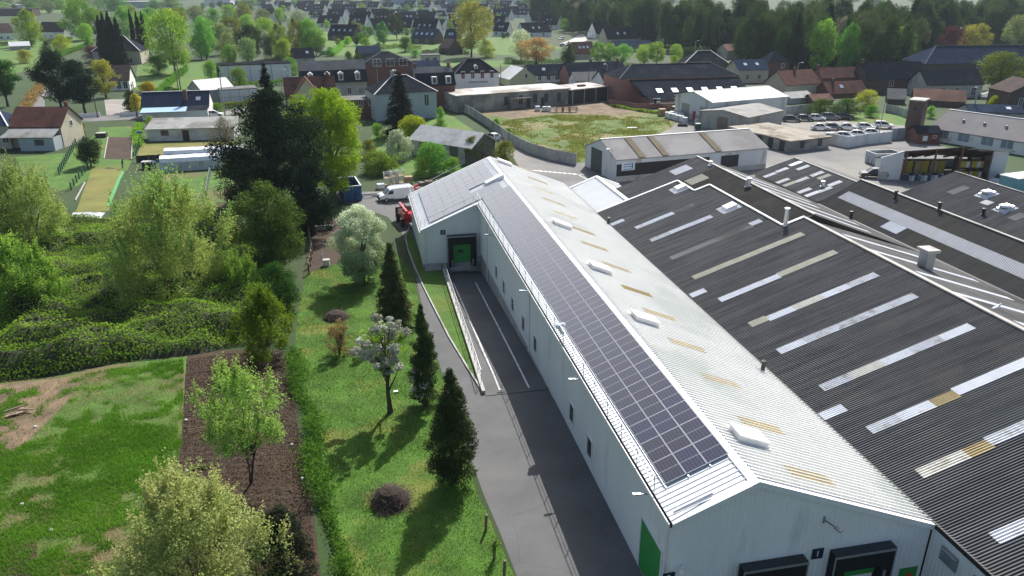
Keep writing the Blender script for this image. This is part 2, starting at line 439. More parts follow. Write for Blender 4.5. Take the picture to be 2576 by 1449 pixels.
sheet('orchard_floor', soil, gp((770, 688), (790, 600), (800, 560), (860, 548), (885, 575), (850, 660)), .010)
sheet('waste_lot', waste, gp((1226, 310), (1150, 258), (1530, 228), (1560, 262), (1690, 268), (1715, 292), (1690, 322), (1640, 345), (1560, 392), (1452, 412), (1290, 345)), .006)
sheet('lot_earth', dry_soil, gp((1215, 285), (1150, 256), (1530, 228), (1552, 262), (1660, 272), (1560, 290), (1400, 286), (1290, 300)), .012)
sheet('car_park_grass', lawn_bright, gp((2130, 305), (2150, 282), (2270, 288), (2285, 315), (2200, 312)), .013)
# far roads and fields
sheet('village_street', asphalt_old, gp((-40, 312), (170, 308), (430, 296), (560, 292), (660, 270), (700, 258), (700, 252), (560, 282), (300, 290), (165, 294), (-40, 297)), .010)
sheet('drive', gravel, gp((262, 250), (318, 250), (330, 288), (268, 290)), .012)
sheet('side_path', asphalt_old, gp((95, 238), (60, 270), (50, 292), (115, 290), (112, 250), (140, 222), (120, 222)), .012)
sheet('estate_road', concrete_pale, gp((1408, 110), (1440, 98), (1458, 86), (1470, 88), (1478, 100), (1450, 115), (1425, 120)), .012)
sheet('main_street', asphalt_old, gp((1000, 262), (1100, 268), (1130, 262), (1250, 246), (1540, 236), (1530, 226), (1250, 232), (1100, 252)), .010)
sheet('orchard_meadow', lawn_bright, gp((10, 190), (-60, 200), (-60, 110), (120, 90), (230, 100), (180, 125), (95, 175)), .006)
sheet('park_lawn', lawn_bright, gp((75, 22), (230, 18), (230, 34), (70, 32)), .006)
sheet('cottage_lawn', lawn_bright, gp((340, 225), (345, 165), (420, 150), (560, 160), (565, 200), (520, 215), (395, 250)), .006)
sheet('back_lawn', lawn_bright, gp((815, 140), (822, 108), (1010, 112), (1060, 95), (1090, 115), (1050, 140)), .006)
sheet('church_lawn', lawn_bright, gp((930, 420), (935, 330), (1098, 300), (1130, 285), (1150, 300), (1240, 360), (1300, 425), (1120, 440), (1040, 450)), .006)
sheet('village_green', lawn_bright, gp((880, 170), (930, 158), (1060, 160), (1290, 150), (1290, 165), (1100, 185), (900, 185)), .006)
sheet('estate_gardens', lawn_bright, gp((690, 110), (800, 80), (1000, 88), (1300, 96), (1420, 120), (1300, 140), (1100, 128), (860, 118)), .004)

# ============================================================ THE WHITE WAREHOUSE
WX0, WXR, WX1 = 13.25, 17.15, 27.40           # left wall, ridge, right wall
WY0, WYA, WY1 = 26.45, 82.0, 97.75            # front gable, annex front, far gable
RZ, SL, SR = 7.72, 0.42, 0.406
AX = 6.62                                     # annex left wall
def zl(x): return RZ - SL * (WXR - x)
def zr(x): return RZ - SR * (x - WXR)
W = thing('white_warehouse', 'long white ribbed metal warehouse with solar panels along its left roof slope', 'warehouse', (WX0, WY0, 0))
WO = (WX0, WY0, 0)

def ribwall(name, m, parent, p0, uw, Wd, ztop, zb, pitch=.2, amp=.03, out=(0, -1, 0), off=(0, 0, 0)):
    """upright ribbed cladding from p0 along uw; ztop(w) gives its upper edge"""
    uw = Vector(uw).normalized(); out = Vector(out); p0 = Vector(p0)
    ws = []; x = 0.0
    while x < Wd - 1e-6:
        for fx, fh in ((0, 0), (.5, 0), (.6, 1), (.9, 1)):
            if x + fx * pitch <= Wd: ws.append((x + fx * pitch, fh * amp))
        x += pitch
    ws.append((Wd, 0))
    b = MB(); vs = []; fs = []
    for w, h in ws:
        q = p0 + uw * w + out * h - Vector(off)
        zt = ztop(w) if callable(ztop) else ztop
        vs += [(q.x, q.y, zb - off[2]), (q.x, q.y, zt - off[2])]
    for i in range(len(ws) - 1):
        fs.append((2 * i, 2 * i + 2, 2 * i + 3, 2 * i + 1))
    me = bpy.data.meshes.new(name); me.from_pydata(vs, [], fs)
    if me.polygons[0].normal.dot(out) < 0: me.flip_normals()
    me.materials.append(m)
    return link(bpy.data.objects.new(name, me), parent)

ribwall('wall', white_wall, W, (WX0, WY0, 0), (0, 1, 0), WYA - WY0, zl(WX0) - .05, -2.4, .15, .025, (-1, 0, 0), WO)
ribwall('wall', white_wall, W, (WX0, WY0, 0), (1, 0, 0), WX1 - WX0, lambda w: (zl(WX0 + w) if WX0 + w < WXR else zr(WX0 + w)) - .05, -.2, .25, .03, (0, -1, 0), WO)
ribwall('wall', white_wall, W, (AX, WYA, 0), (1, 0, 0), WX0 - AX - .01, lambda w: zl(AX + w) - .05, -.85, .25, .025, (0, -1, 0), WO)
ribwall('wall', white_wall, W, (AX, WYA, 0), (0, 1, 0), WY1 - WYA, zl(AX) - .05, -1.4, .25, .025, (-1, 0, 0), WO)
ribwall('wall', white_wall, W, (AX, WY1, 0), (1, 0, 0), WX1 - AX, lambda w: (zl(AX + w) if AX + w < WXR else zr(AX + w)) - .05, -1.4, .25, .03, (0, 1, 0), WO)
ribwall('wall', white_wall, W, (WX1, WY0, 0), (0, 1, 0), WY1 - WY0, zr(WX1) - .05, -1.4, .25, .03, (1, 0, 0), WO)
MB().box(WX0 - .06, WX0 + .05, 30, WYA, -2.3, -.02).box(WX0 - .05, WX0 + .05, WY0, 30, -.3, .12).build('plinth', concrete, W, WO)
MB().box(AX - .03, WX0, WYA - .06, WYA + .1, -2.3, -.85).build('plinth', concrete, W, WO)

LL = lambda x: math.hypot(WXR - x, SL * (WXR - x))
corrugated('roof_slope', white_sheet, W, (WXR, WY0 - .12, RZ), (-1, 0, -SL), LL(WX0 - .22), (0, 1, 0), WYA - WY0 + .1, .333, .04, 'trap', 0, world_off=WO)
corrugated('roof_slope', white_sheet, W, (WXR, WYA - .02, RZ), (-1, 0, -SL), LL(AX - .2), (0, 1, 0), WY1 - WYA + .14, .333, .04, 'trap', 0, world_off=WO)
right_sheet = mat('white_sheet_weathered', (.72, .725, .7), .5, .05, .25, col2=(.62, .64, .61), amt=.35, scale2=.12, spec=.5)
corrugated('roof_slope', right_sheet, W, (WXR, WY0 - .12, RZ), (1, 0, -SR), math.hypot(1, SR) * (WX1 - WXR), (0, 1, 0), WY1 - WY0 + .24, .333, .15, 'trap', 0, world_off=WO)
def strip3(b, x0, x1, y0, y1, zf, t=.06, up=.03):
    b.hexa([(x0, y0, zf(x0) + up), (x1, y0, zf(x1) + up), (x1, y1, zf(x1) + up), (x0, y1, zf(x0) + up)],
           [(x0, y0, zf(x0) + up + t), (x1, y0, zf(x1) + up + t), (x1, y1, zf(x1) + up + t), (x0, y1, zf(x0) + up + t)])
    return b
b = MB(); strip3(b, WXR - .38, WXR, WY0 - .2, WY1 + .15, zl, .03, .055); strip3(b, WXR, WXR + .38, WY0 - .2, WY1 + .15, zr, .03, .055); b.build('ridge_cap', white_trim, W, WO)
b = MB(); strip3(b, WX0 - .25, WXR - .38, WY0 - .22, WY0 + .22, zl, .03, .06); strip3(b, WXR + .38, WX1, WY0 - .22, WY0 + .22, zr, .03, .06)
strip3(b, WX0 - .25, WXR, WY0 - .2, WY0 - .16, zl, .3, -.24); strip3(b, WXR, WX1, WY0 - .2, WY0 - .16, zr, .3, -.24); b.build('barge_board', white_trim, W, WO)
b = MB(); strip3(b, AX - .22, WXR - .38, WY1 - .1, WY1 + .2, zl, .03, .06); strip3(b, WXR + .38, WX1, WY1 - .1, WY1 + .2, zr, .03, .06); b.build('barge_board', white_trim, W, WO)
b = MB(); strip3(b, AX - .22, WX0 - .2, WYA - .2, WYA + .16, zl, .03, .06); strip3(b, AX - .22, WX0, WYA - .18, WYA - .14, zl, .3, -.24); b.build('barge_board', white_trim, W, WO)
ze = zl(WX0)
b = MB(); b.box(WX0 - .42, WX0 - .38, WY0 - .1, WYA - .25, ze - .32, ze - .06).box(WX0 - .37, WX0 - .22, WY0 - .1, WYA - .25, ze - .32, ze - .28); b.build('gutter', white_trim, W, WO)
MB().box(WX0 - .37, WX0 - .08, WY0 - .1, WYA - .25, ze - .27, ze - .2).build('gutter_bed', dark_metal, W, WO)
za = zl(AX)
b = MB(); b.box(AX - .4, AX - .36, WYA - .1, WY1, za - .32, za - .06).box(AX - .35, AX - .02, WYA - .1, WY1, za - .32, za - .28); b.build('gutter', white_trim, W, WO)
MB().box(WX1 - .02, WX1 + .35, WY0, WY1, 3.22, 3.3).build('valley_gutter', dark_metal, W, WO)

# solar panels: one mesh, one object each
pv_m, nt, bs = _nodes('solar_glass'); Lk = nt.links.new
tc = nt.nodes.new('ShaderNodeTexCoord'); sx = nt.nodes.new('ShaderNodeSeparateXYZ'); Lk(tc.outputs['Object'], sx.inputs[0])
def _line(src, n, off, wdt):
    a = nt.nodes.new('ShaderNodeMath'); a.operation = 'MULTIPLY_ADD'; a.inputs[1].default_value = n; a.inputs[2].default_value = off; Lk(src, a.inputs[0])
    f = nt.nodes.new('ShaderNodeMath'); f.operation = 'FRACT'; Lk(a.outputs[0], f.inputs[0])
    c = nt.nodes.new('ShaderNodeMath'); c.operation = 'LESS_THAN'; c.inputs[1].default_value = wdt; Lk(f.outputs[0], c.inputs[0]); return c.outputs[0]
l1 = _line(sx.outputs['X'], 1 / .182, .0 + .03, .085)
l2 = _line(sx.outputs['Y'], 1 / .091, .5, .05)
ab = nt.nodes.new('ShaderNodeMath'); ab.operation = 'ABSOLUTE'; Lk(sx.outputs['Y'], ab.inputs[0])
l3 = nt.nodes.new('ShaderNodeMath'); l3.operation = 'LESS_THAN'; l3.inputs[1].default_value = .014; Lk(ab.outputs[0], l3.inputs[0])
oi = nt.nodes.new('ShaderNodeObjectInfo')
cm = nt.nodes.new('ShaderNodeMix'); cm.data_type = 'RGBA'; cm.inputs[6].default_value = (.004, .008, .045, 1); cm.inputs[7].default_value = (.009, .009, .03, 1)
Lk(oi.outputs['Random'], cm.inputs['Factor'])
s1 = nt.nodes.new('ShaderNodeMix'); s1.data_type = 'RGBA'; s1.inputs[7].default_value = (.09, .1, .14, 1); Lk(l1, s1.inputs['Factor']); Lk(cm.outputs[2], s1.inputs[6])
s2 = nt.nodes.new('ShaderNodeMix'); s2.data_type = 'RGBA'; s2.inputs[7].default_value = (.035, .04, .06, 1); Lk(l2, s2.inputs['Factor']); Lk(s1.outputs[2], s2.inputs[6])
s3 = nt.nodes.new('ShaderNodeMix'); s3.data_type = 'RGBA'; s3.inputs[7].default_value = (.3, .32, .36, 1); Lk(l3.outputs[0], s3.inputs['Factor']); Lk(s2.outputs[2], s3.inputs[6])
Lk(s3.outputs[2], bs.inputs['Base Color']); bs.inputs['Roughness'].default_value = .05; bs.inputs['Specular IOR Level'].default_value = .12; bs.inputs['Sheen Weight'].default_value = 1.0; bs.inputs['Sheen Roughness'].default_value = .43
frame_m = plain('panel_frame', (.4, .42, .46), .45, .5)
b = MB(); pw, pl, t = 1.134 / 2, 1.722 / 2, .04
b.box(-pw, pw, -pl, pl, 0, t); b.f.pop(1); b.mi.pop(1)
e = .022
q = [(-pw, -pl, t), (pw, -pl, t), (pw, pl, t), (-pw, pl, t)]; i4 = [(-pw + e, -pl + e, t), (pw - e, -pl + e, t), (pw - e, pl - e, t), (-pw + e, pl - e, t)]
for k in range(4): b.face(q[k], q[(k + 1) % 4], i4[(k + 1) % 4], i4[k])
b.cur = 1; b.face(*i4)
PANEL = b.build('solar_panel', [frame_m, pv_m], W)
tilt = math.atan(SL)
first = True
def put_panel(xc, yc):
    global first
    o = PANEL if first else PANEL.copy()
    if not first: COL.objects.link(o); o.parent = W
    first = False
    o.rotation_euler = (0, -tilt, 0)
    o.location = (xc - WO[0], yc - WO[1], zl(xc) + .13)
cs = math.cos(tilt)
for j in range(31):
    for i in range(3):
        put_panel(13.63 + (i + .5) * 1.154 * cs, 28.75 + (j + .5) * 1.742)
_gap = [aty(1240, 455, 90)]
def on_left(x, y):
    d = ray(x, y); t = (RZ - SL * WXR - CAM_H) / (d.z - SL * d.x); return Vector((d.x * t, d.y * t, CAM_H + d.z * t))
def on_right(x, y):
    d = ray(x, y); t = (RZ + SR * WXR - CAM_H) / (d.z + SR * d.x); return Vector((d.x * t, d.y * t, CAM_H + d.z * t))
gA = on_left(1205, 475); gB = on_left(1258, 445)
for j in range(9):
    for i in range(8):
        xc = 7.55 + (i + .5) * 1.154 * cs; yc = 82.85 + j * 0 + (j + .5) * 1.64 if False else 82.7 + (j + .5) * 1.66
        if xc > WXR - .7: continue
        if xc > 12.9 and gA.y - 1.2 < yc < gA.y + 1.5: continue
        if yc > WY1 - .9: continue
        put_panel(xc, 82.75 + (j + .5) * 1.742) if 82.75 + (j + .5) * 1.742 < WY1 - .9 else None
# racking rails under the panels' lower edge
b = MB()
for xx in (13.60, 14.75, 15.85, 16.9):
    b.box(xx - .02, xx + .02, 28.6, WYA + .6, zl(xx) + .05, zl(xx) + .11)
b.build('mounting_rail', galv, W, WO)

# guard rails
b = MB(); xr = WX0 - .28; zt = zl(WX0) + 1.0
b.tube([(xr, WY0 + 2.2, zt), (xr, WYA + .4, zt)], .03, 6); b.tube([(xr, WY0 + 2.2, zt - .45), (xr, WYA + .4, zt - .45)], .018, 6)
b.build('guard_rail', galv, W, WO)
for k in range(23):
    y = WY0 + 2.2 + k * 2.4
    MB().tube([(xr + .06, y, zl(WX0) - .05), (xr, y, zt + .03)], .026, 6).build('guard_post', galv, W, WO)
b = MB(); zt2 = za + 1.0
b.tube([(AX - .15, WYA + .3, zt2), (AX - .15, WY1, zt2)], .025, 6); b.tube([(AX - .15, WYA + .3, zt2 - .5), (AX - .15, WY1, zt2 - .5)], .018, 6); b.build('guard_rail', galv, W, WO)
for k in range(8):
    y = WYA + .4 + k * 2.1
    MB().tube([(AX - .1, y, za), (AX - .15, y, zt2)], .022, 6).build('guard_post', galv, W, WO)
for x, y in ((1068, 570), (1090, 555), (1112, 540), (1160, 513), (1182, 500)):
    q = on_left(x, y); q.y = max(q.y, WYA + .25)
    MB().tube([(q.x, WYA + .2, zl(q.x)), (q.x, WYA + .2, zl(q.x) + 1.05)], .02, 6).build('guard_post', galv, W, WO)
MB().tube([(7.2, WYA + .2, zl(7.2) + 1.0), (12.6, WYA + .2, zl(12.6) + 1.0)], .02, 6).build('guard_rail', galv, W, WO)
MB().tube([(12.9, 26.65, zl(13.4) + .06), (15, 26.65, zl(15.) + .08)], .03, 6).tube([(13.3, 26.95, zl(13.3) + .08), (15.2, 26.95, zl(15.2) + .08)], .03, 6).build('stored_rail', galv, W, WO)

# roof boxes and amber rooflights on the right slope
def slope_box(b, cx, cy, lx, ly, zf, h):
    x0, x1, y0, y1 = cx - lx / 2, cx + lx / 2, cy - ly / 2, cy + ly / 2
    b.hexa([(x0, y0, zf(x0) + .02), (x1, y0, zf(x1) + .02), (x1, y1, zf(x1) + .02), (x0, y1, zf(x0) + .02)],
           [(x0 + .08, y0 + .08, zf(x0) + h), (x1 - .08, y0 + .08, zf(x1) + h), (x1 - .08, y1 - .08, zf(x1) + h), (x0 + .08, y1 - .08, zf(x0) + h)])
for x, y in ((1883, 1110), (1622, 812), (1510, 683), (1414, 572), (1270, 415)):
    p = on_right(x, y); cx = max(p.x, WXR + 1.4)
    b = MB(); slope_box(b, cx, p.y, 1.75, 1.3, zr, .46); o = b.build('roof_vent_box', white_trim, W, WO)
    b = MB(); x0, x1 = cx - .9, cx + .9
    b.hexa([(x0, p.y - .67, zr(x0) + .46), (x1, p.y - .67, zr(x1) + .46), (x1, p.y + .67, zr(x1) + .46), (x0, p.y + .67, zr(x0) + .46)],
           [(x0, p.y - .67, zr(x0) + .54), (x1, p.y - .67, zr(x1) + .54), (x1, p.y + .67, zr(x1) + .54), (x0, p.y + .67, zr(x0) + .54)])
    lid = b.build('lid', white_trim, o, WO)
p = on_left(1243, 457)
b = MB(); slope_box(b, p.x, p.y, 2.3, 1.2, zl, .45); b.build('roof_vent_box', white_trim, W, WO)
for x, y in ((1325, 431), (1352, 457), (1365, 482), (1392, 511), (1422, 544), (1465, 584), (1494, 623), (1550, 677), (1600, 736), (1658, 796), (1728, 874), (1815, 966), (1915, 1078), (2040, 1208)):
    p = on_right(x, y)
    corrugated('rooflight_strip', strip_tan, W, (p.x - 1.25, p.y - .5, zr(p.x - 1.25)), (1, 0, -SR), 2.75, (0, 1, 0), 1.0, .333, .15, 'trap', .006, world_off=WO)

# left wall: downpipes, windows, lamps, doors
for (x, y0, y1) in ((1333, 705, 895), (1228, 560, 690)):
    p = atx(x, y1 - 4, WX0); MB().tube([(WX0 - .12, p.y, ze - .3), (WX0 - .12, p.y, -.05 if x > 1300 else -1.6)], .07, 8).build('downpipe', white_trim, W, WO)
MB().box(WX0 - .14, WX0 - .02, WY0 + .55, WY0 + .7, 0, ze - .3).build('downpipe', white_trim, W, WO)
MB().tube([(AX + .25, WYA - .1, -.85), (AX + .25, WYA - .1, za - .1)], .06, 8).build('downpipe', white_trim, W, WO)
for (x, y, w, h) in ((1485, 1126, .95, 1.35), (1440, 1040, .95, 1.35), (1348, 866, .95, 1.35), (1318, 814, .95, 1.35), (1291, 766, .95, 1.3), (1269, 722, .95, 1.3), (1250, 684, .95, 1.3)):
    p = atx(x, y, WX0); y0, y1, z0, z1 = p.y - w / 2, p.y + w / 2, p.z - h / 2, p.z + h / 2
    b = MB(); f = .07
    for (a0, a1, c0, c1) in ((y0 - f, y0, z0 - f, z1 + f), (y1, y1 + f, z0 - f, z1 + f), (y0, y1, z0 - f, z0), (y0, y1, z1, z1 + f)):
        b.box(WX0 - .1, WX0 + .1, a0, a1, c0, c1)
    wdw = b.build('window', white_trim, W, WO)
    MB().box(WX0 - .045, WX0 - .03, y0, y1, z0, z1).build('pane', glass_dark, wdw, WO)
for (x, y) in ((1640, 1243), (1468, 955), (1335, 733), (1240, 592)):
    p = atx(x + 6, y, WX0)
    b = MB(); b.box(WX0 - .08, WX0 - .02, p.y - .05, p.y + .05, p.z - .22, p.z + .22); b.bar((WX0 - .05, p.y, p.z), (WX0 - .75, p.y, p.z + .12), .05); b.bar((WX0 - .7, p.y, p.z + .12), (WX0 - 1.15, p.y, p.z + .16), .16, .07); b.build('wall_lamp', grey_metal, W, WO)
pA = atx(1621, 1348, WX0); pB = atx(1660, 1420, WX0)
y0, y1, zt_ = min(pA.y, pB.y) - .2, max(pA.y, pB.y) + .35, 3.3
b = MB(); b.box(WX0 - .1, WX0 + .05, y0 - .12, y0, .1, zt_ + .12).box(WX0 - .1, WX0 + .05, y1, y1 + .12, .1, zt_ + .12).box(WX0 - .1, WX0 + .05, y0, y1, zt_, zt_ + .12); fr = b.build('door', white_trim, W, WO)
MB().box(WX0 - .05, WX0 - .035, y0, y1, .1, zt_).build('green_leaf', green_door, fr, WO)

# ---- writing: glyph strokes as thin bars
def text_obj(s, size, m, parent, loc, rot, name='lettering', ext=.004):
    cu = bpy.data.curves.new(name, 'FONT'); cu.body = s; cu.size = size; cu.extrude = ext; cu.align_x = 'CENTER'; cu.align_y = 'CENTER'; cu.resolution_u = 3
    tmp = bpy.data.objects.new('tmp', cu); COL.objects.link(tmp)
    me = bpy.data.meshes.new_from_object(tmp); bpy.data.objects.remove(tmp); me.name = name
    me.materials.clear(); me.materials.append(m)
    o = bpy.data.objects.new(name, me); link(o, parent); o.location = loc; o.rotation_euler = rot
    return o
sign_navy = plain('sign_navy', (.012, .022, .05), .5)
def dock_sign(txt, x, y, Y, parent, off, s=.75):
    p = aty(x, y, Y); b = MB(); b.box(p.x - s / 2, p.x + s / 2, Y - .07, Y - .04, p.z - s / 2, p.z + s / 2)
    sg = b.build('number_sign', sign_navy, parent, off)
    t_ = text_obj(txt, s * .85, white_trim, sg, (p.x - off[0], Y - .078 - off[1], p.z - off[2]), (R(90), 0, 0), 'digit')
def dock_shelter(X0, X1, Y, z0, z1, parent, off, door=True):
    b = MB(); d = .55
    b.box(X0, X0 + .65, Y - d, Y - .03, z0, z1).box(X1 - .65, X1, Y - d, Y - .03, z0, z1).box(X0 + .65, X1 - .65, Y - d, Y - .03, z1 - 1.0, z1)
    s_ = b.build('dock_shelter', black_rubber, parent, off)
    MB().box(X0 - .03, X1 + .03, Y - d - .03, Y - d, z1 - .1, z1 + .03).box(X0 - .03, X0 + .04, Y - d - .03, Y - d, z0, z1 - .1).box(X1 - .04, X1 + .03, Y - d - .03, Y - d, z0, z1 - .1).build('edge_trim', galv, s_, off)
    MB().box(X0, X1, Y - d, Y - .03, z1 + .03, z1 + .09).build('hood', dark_metal, s_, off)
    if door:
        dr = MB().box(X0 + .65, X1 - .65, Y - .1, Y - .05, z0 + .35, z1 - 1.0).build('dock_door', green_door, parent, off)
        cx = (X0 + X1) / 2 - .15
        MB().box(cx - .32, cx + .32, Y - .115, Y - .102, z0 + 1.55, z0 + 1.95).build('door_window', glass_dark, dr, off)
    for xx in (X0 + .42, X1 - .55):
        MB().box(xx, xx + .12, Y - d - .12, Y - d - .04, z0 - .05, z0 + .9).build('dock_guide', galv, s_, off)
dock_shelter(9.36, 12.72, WYA, -1.25, 2.42, W, WO)
MB().box(9.55, 12.55, WYA - .5, WYA - .07, -1.75, -1.28).build('dock_leveller', concrete_pale, W, WO)
MB().box(12.85, 13.2, WYA - .45, WYA - .06, -.95, -.35).build('service_box', concrete_pale, W, WO)
dock_sign('3', 1114, 584, WYA, W, WO, .55)
pS0 = aty(2085, 1395, WY0); pS1 = aty(2240, 1380, WY0)
dock_shelter(pS0.x, pS0.x + 3.4, WY0, .7, pS0.z + .25, W, WO)
pS2 = aty(1880, 1437, WY0)
dock_shelter(pS0.x - 4.9, pS0.x - 1.5, WY0, .7, pS0.z + .25, W, WO)
dock_sign('1', 2055, 1391, WY0, W, WO, .62)
dock_sign('2', 1681, 1452, WY0, W, WO, .62)
pd = aty(2283, 1432, WY0)
gd = MB().box(pd.x - .5, pd.x + .55, WY0 - .06, WY0 - .035, 0, pd.z + .15).build('green_exit_door', green_door, W, WO)
MB().box(pd.x - .1, pd.x + .25, WY0 - .072, WY0 - .062, pd.z - .55, pd.z - .2).build('door_notice', plain('notice_red', (.55, .06, .05)), gd, WO)
p = aty(2075, 1305, WY0)
b = MB(); b.box(p.x - .12, p.x - .04, WY0 - .08, WY0 - .03, p.z - .2, p.z + .2); b.bar((p.x - .08, WY0 - .05, p.z), (p.x + .15, WY0 - .7, p.z), .06); b.bar((p.x + .13, WY0 - .65, p.z), (p.x + .25, WY0 - 1.0, p.z - .02), .2, .08); b.build('wall_lamp', grey_metal, W, WO)
p = aty(1706, 1425, WY0)
b = MB(); b.bar((p.x + .2, WY0 - .05, p.z + .1), (p.x, WY0 - .35, p.z + .1), .07); b.lathe([(.02, .1), (.1, .08), (.12, -.08), (.09, -.24), (.02, -.28)], (p.x, WY0 - .4, p.z), 10); b.build('security_camera', white_trim, W, WO)
# plastic sheet bunched on the guard rail
p = on_left(1437, 843)
b = MB()
rnd = random.Random(5)
for k in range(7):
    b.lathe([(.02, -.2), (.16, -.12), (.22, .02), (.15, .14), (.02, .2)], (WX0 - .25 + rnd.uniform(-.2, .2), p.y + rnd.uniform(-.35, .35), zt - .15 + rnd.uniform(-.25, .15)), 7)
o = b.build('plastic_sheet', plain('clear_plastic', (.75, .77, .8), .25)); tag(o, 'crumpled clear plastic sheet caught on the roof guard rail', 'plastic sheet')

# dock steps, retaining wall with its own railing
RT = thing('retaining_wall', 'low concrete retaining wall with steel railing beside the loading ramp', 'wall', (8.2, 50.2, 0)); RO = (8.2, 50.2, 0)
b = MB()
for k in range(8):
    y0, y1 = 50.2 + k * 3.85, 50.2 + (k + 1) * 3.85
    x0, x1 = wall_x(y0), wall_x(y1)
    b.hexa([(x0 - .13, y0, -2.3), (x0 + .13, y0, -2.3), (x1 + .13, y1, -2.3), (x1 - .13, y1, -2.3)], [(x0 - .13, y0, gz(y0) + .3), (x0 + .13, y0, gz(y0) + .3), (x1 + .13, y1, gz(y1) + .3), (x1 - .13, y1, gz(y1) + .3)])
b.build('coping', concrete_pale, RT, RO)
pts = [(wall_x(y) + .02, y, gz(y) + 1.4) for y in np.linspace(51.5, 80.6, 9)]
MB().tube(pts, .03, 6).build('handrail', galv, RT, RO)
MB().tube([(p[0], p[1], p[2] - .45) for p in pts], .02, 6).build('midrail', galv, RT, RO)
for y in np.linspace(51.5, 80.4, 16):
    MB().tube([(wall_x(y) + .02, y, gz(y) + .36), (wall_x(y) + .02, y, gz(y) + 1.4)], .022, 6).build('post', galv, RT, RO)
ST = thing('dock_steps', 'small concrete steps with thin handrail beside loading door 3', 'steps', (7.6, 81.4, gz(81.4)))
so = tuple(ST.location)
for k in range(3):
    MB().box(6.65, 8.5, 80.75 + k * .4, 81.9, gz(81) - .1, gz(81) + .17 * (k + 1)).build('step', concrete, ST, so)
MB().tube([(6.8, 80.9, gz(81) + .2), (6.8, 80.9, gz(81) + 1.15), (8.4, 80.9, gz(81) + 1.15), (8.4, 80.9, gz(81) + .2)], .022, 6).build('handrail', galv, ST, so)
# ============================================================ THE DARK-ROOFED WORKS HALLS
HS = 0.34
def hz(x): return 3.5 + HS * (x - 27.5)
def on_hall(x, y):
    d = ray(x, y); t = (3.5 - HS * 27.5 - CAM_H) / (d.z - HS * d.x); return Vector((d.x * t, d.y * t, CAM_H + d.z * t))
HL = thing('works_hall', 'large works hall under a dark corrugated roof with white rooflight strips, beside the white warehouse', 'hall', (27.6, 12, 0)); HO = (27.6, 12, 0)
def slopeL(x0, x1): return math.hypot(1, HS) * (x1 - x0)
def hall_sheet(name, m, x0, x1, y0, y1, off, par=HL, po=HO, zf=None, s=HS):
    zf = zf or hz
    return corrugated(name, m, par, (x0, y0, zf(x0)), (1, 0, s), math.hypot(1, s) * (x1 - x0), (0, 1, 0), y1 - y0, .177, .036, 'sine', off, world_off=po)
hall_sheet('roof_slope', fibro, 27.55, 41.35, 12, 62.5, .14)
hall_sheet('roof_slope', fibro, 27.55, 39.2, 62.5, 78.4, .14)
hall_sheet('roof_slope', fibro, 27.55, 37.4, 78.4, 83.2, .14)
fibro_brown = mat('fibre_cement_brown', (.045, .04, .037), .75, .28, .5, col2=(.07, .06, .045), amt=.4, scale2=.25, spec=.3, bump=.25, bscale=25, fine=9)
hall_sheet('roof_slope', fibro_brown, 39.2, 42.4, 62.5, 78.4, 0)
hall_sheet('roof_slope', fibro_brown, 37.4, 42.4, 78.4, 83.2, 0)
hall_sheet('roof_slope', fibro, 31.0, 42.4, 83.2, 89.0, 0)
# right-hand slopes falling away to the next valley
VX, VZ = 55.3, 3.75
s2 = (hz(42.4) - VZ) / (VX - 42.4); s1_ = (hz(41.35) + .1 - VZ) / (VX - 41.35)
stain = mat('fibre_cement_streaked', (.16, .155, .15), .8, .3, .4, col2=(.09, .085, .08), amt=.5, scale2=.2, spec=.3)
corrugated('roof_slope', stain, HL, (42.4, 62.5, hz(42.4)), (1, 0, -s2), math.hypot(1, s2) * (VX - 42.4), (0, 1, 0), 26.5, .177, .036, 'sine', 0, world_off=HO)
corrugated('roof_slope', stain, HL, (41.35, 12, hz(41.35) + .1), (1, 0, -s1_), math.hypot(1, s1_) * (VX - 41.35), (0, 1, 0), 50.5, .177, .036, 'sine', 0, world_off=HO)
for x0, x1, y0, y1, q in [(42.0 + (k % 2), 51.5 + (k % 3), 14 + k * 4.9, 14.8 + k * 4.9, 0) for k in range(10)] + [(43.0, 50.5 + (k % 2) * 2, 64.5 + k * 4.6, 65.3 + k * 4.6, 1) for k in range(5)]:
    s_, xr_, zr_ = (s2, 42.4, hz(42.4)) if q else (s1_, 41.35, hz(41.35) + .1)
    corrugated('rooflight_strip', strip_white, HL, (x0, y0, zr_ - s_ * (x0 - xr_)), (1, 0, -s_), (x1 - x0) * math.hypot(1, s_), (0, 1, 0), y1 - y0, .177, .036, 'sine', .03, world_off=HO)
ridge_m = mat('ridge_pale', (.42, .41, .38), .8, .15, 1.0, col2=(.25, .24, .2), amt=.3)
def cap(p0, p1, w, m, name='ridge_cap', h=.1, par=HL, po=HO):
    b = MB(); b.bar(p0, p1, w, h); return b.build(name, m, par, po)
z41 = hz(41.35) + .2
cap((41.35, 12, z41), (41.35, 62.5, z41), .36, ridge_m)
cap((42.4, 62.5, hz(42.4) + .06), (42.4, 89, hz(42.4) + .06), .3, ridge_m)
up = .26
cap((39.2, 62.6, hz(39.2) + up), (39.2, 78.4, hz(39.2) + up), .22, white_trim, 'white_capping')
cap((39.2, 62.5, hz(39.2) + up), (41.35, 62.5, hz(41.35) + up), .28, white_trim, 'white_capping')
cap((37.4, 78.5, hz(37.4) + up), (37.4, 83.2, hz(37.4) + up), .22, white_trim, 'white_capping')
cap((37.4, 78.4, hz(37.4) + up), (39.2, 78.4, hz(39.2) + up), .28, white_trim, 'white_capping')
cap((27.6, 83.2, hz(27.6) + up), (37.4, 83.2, hz(37.4) + up), .28, white_trim, 'white_capping')
MB().box(27.45, 27.6, 12, 97, 3.38, 3.66).build('eaves_edge', dark_metal, HL, HO)
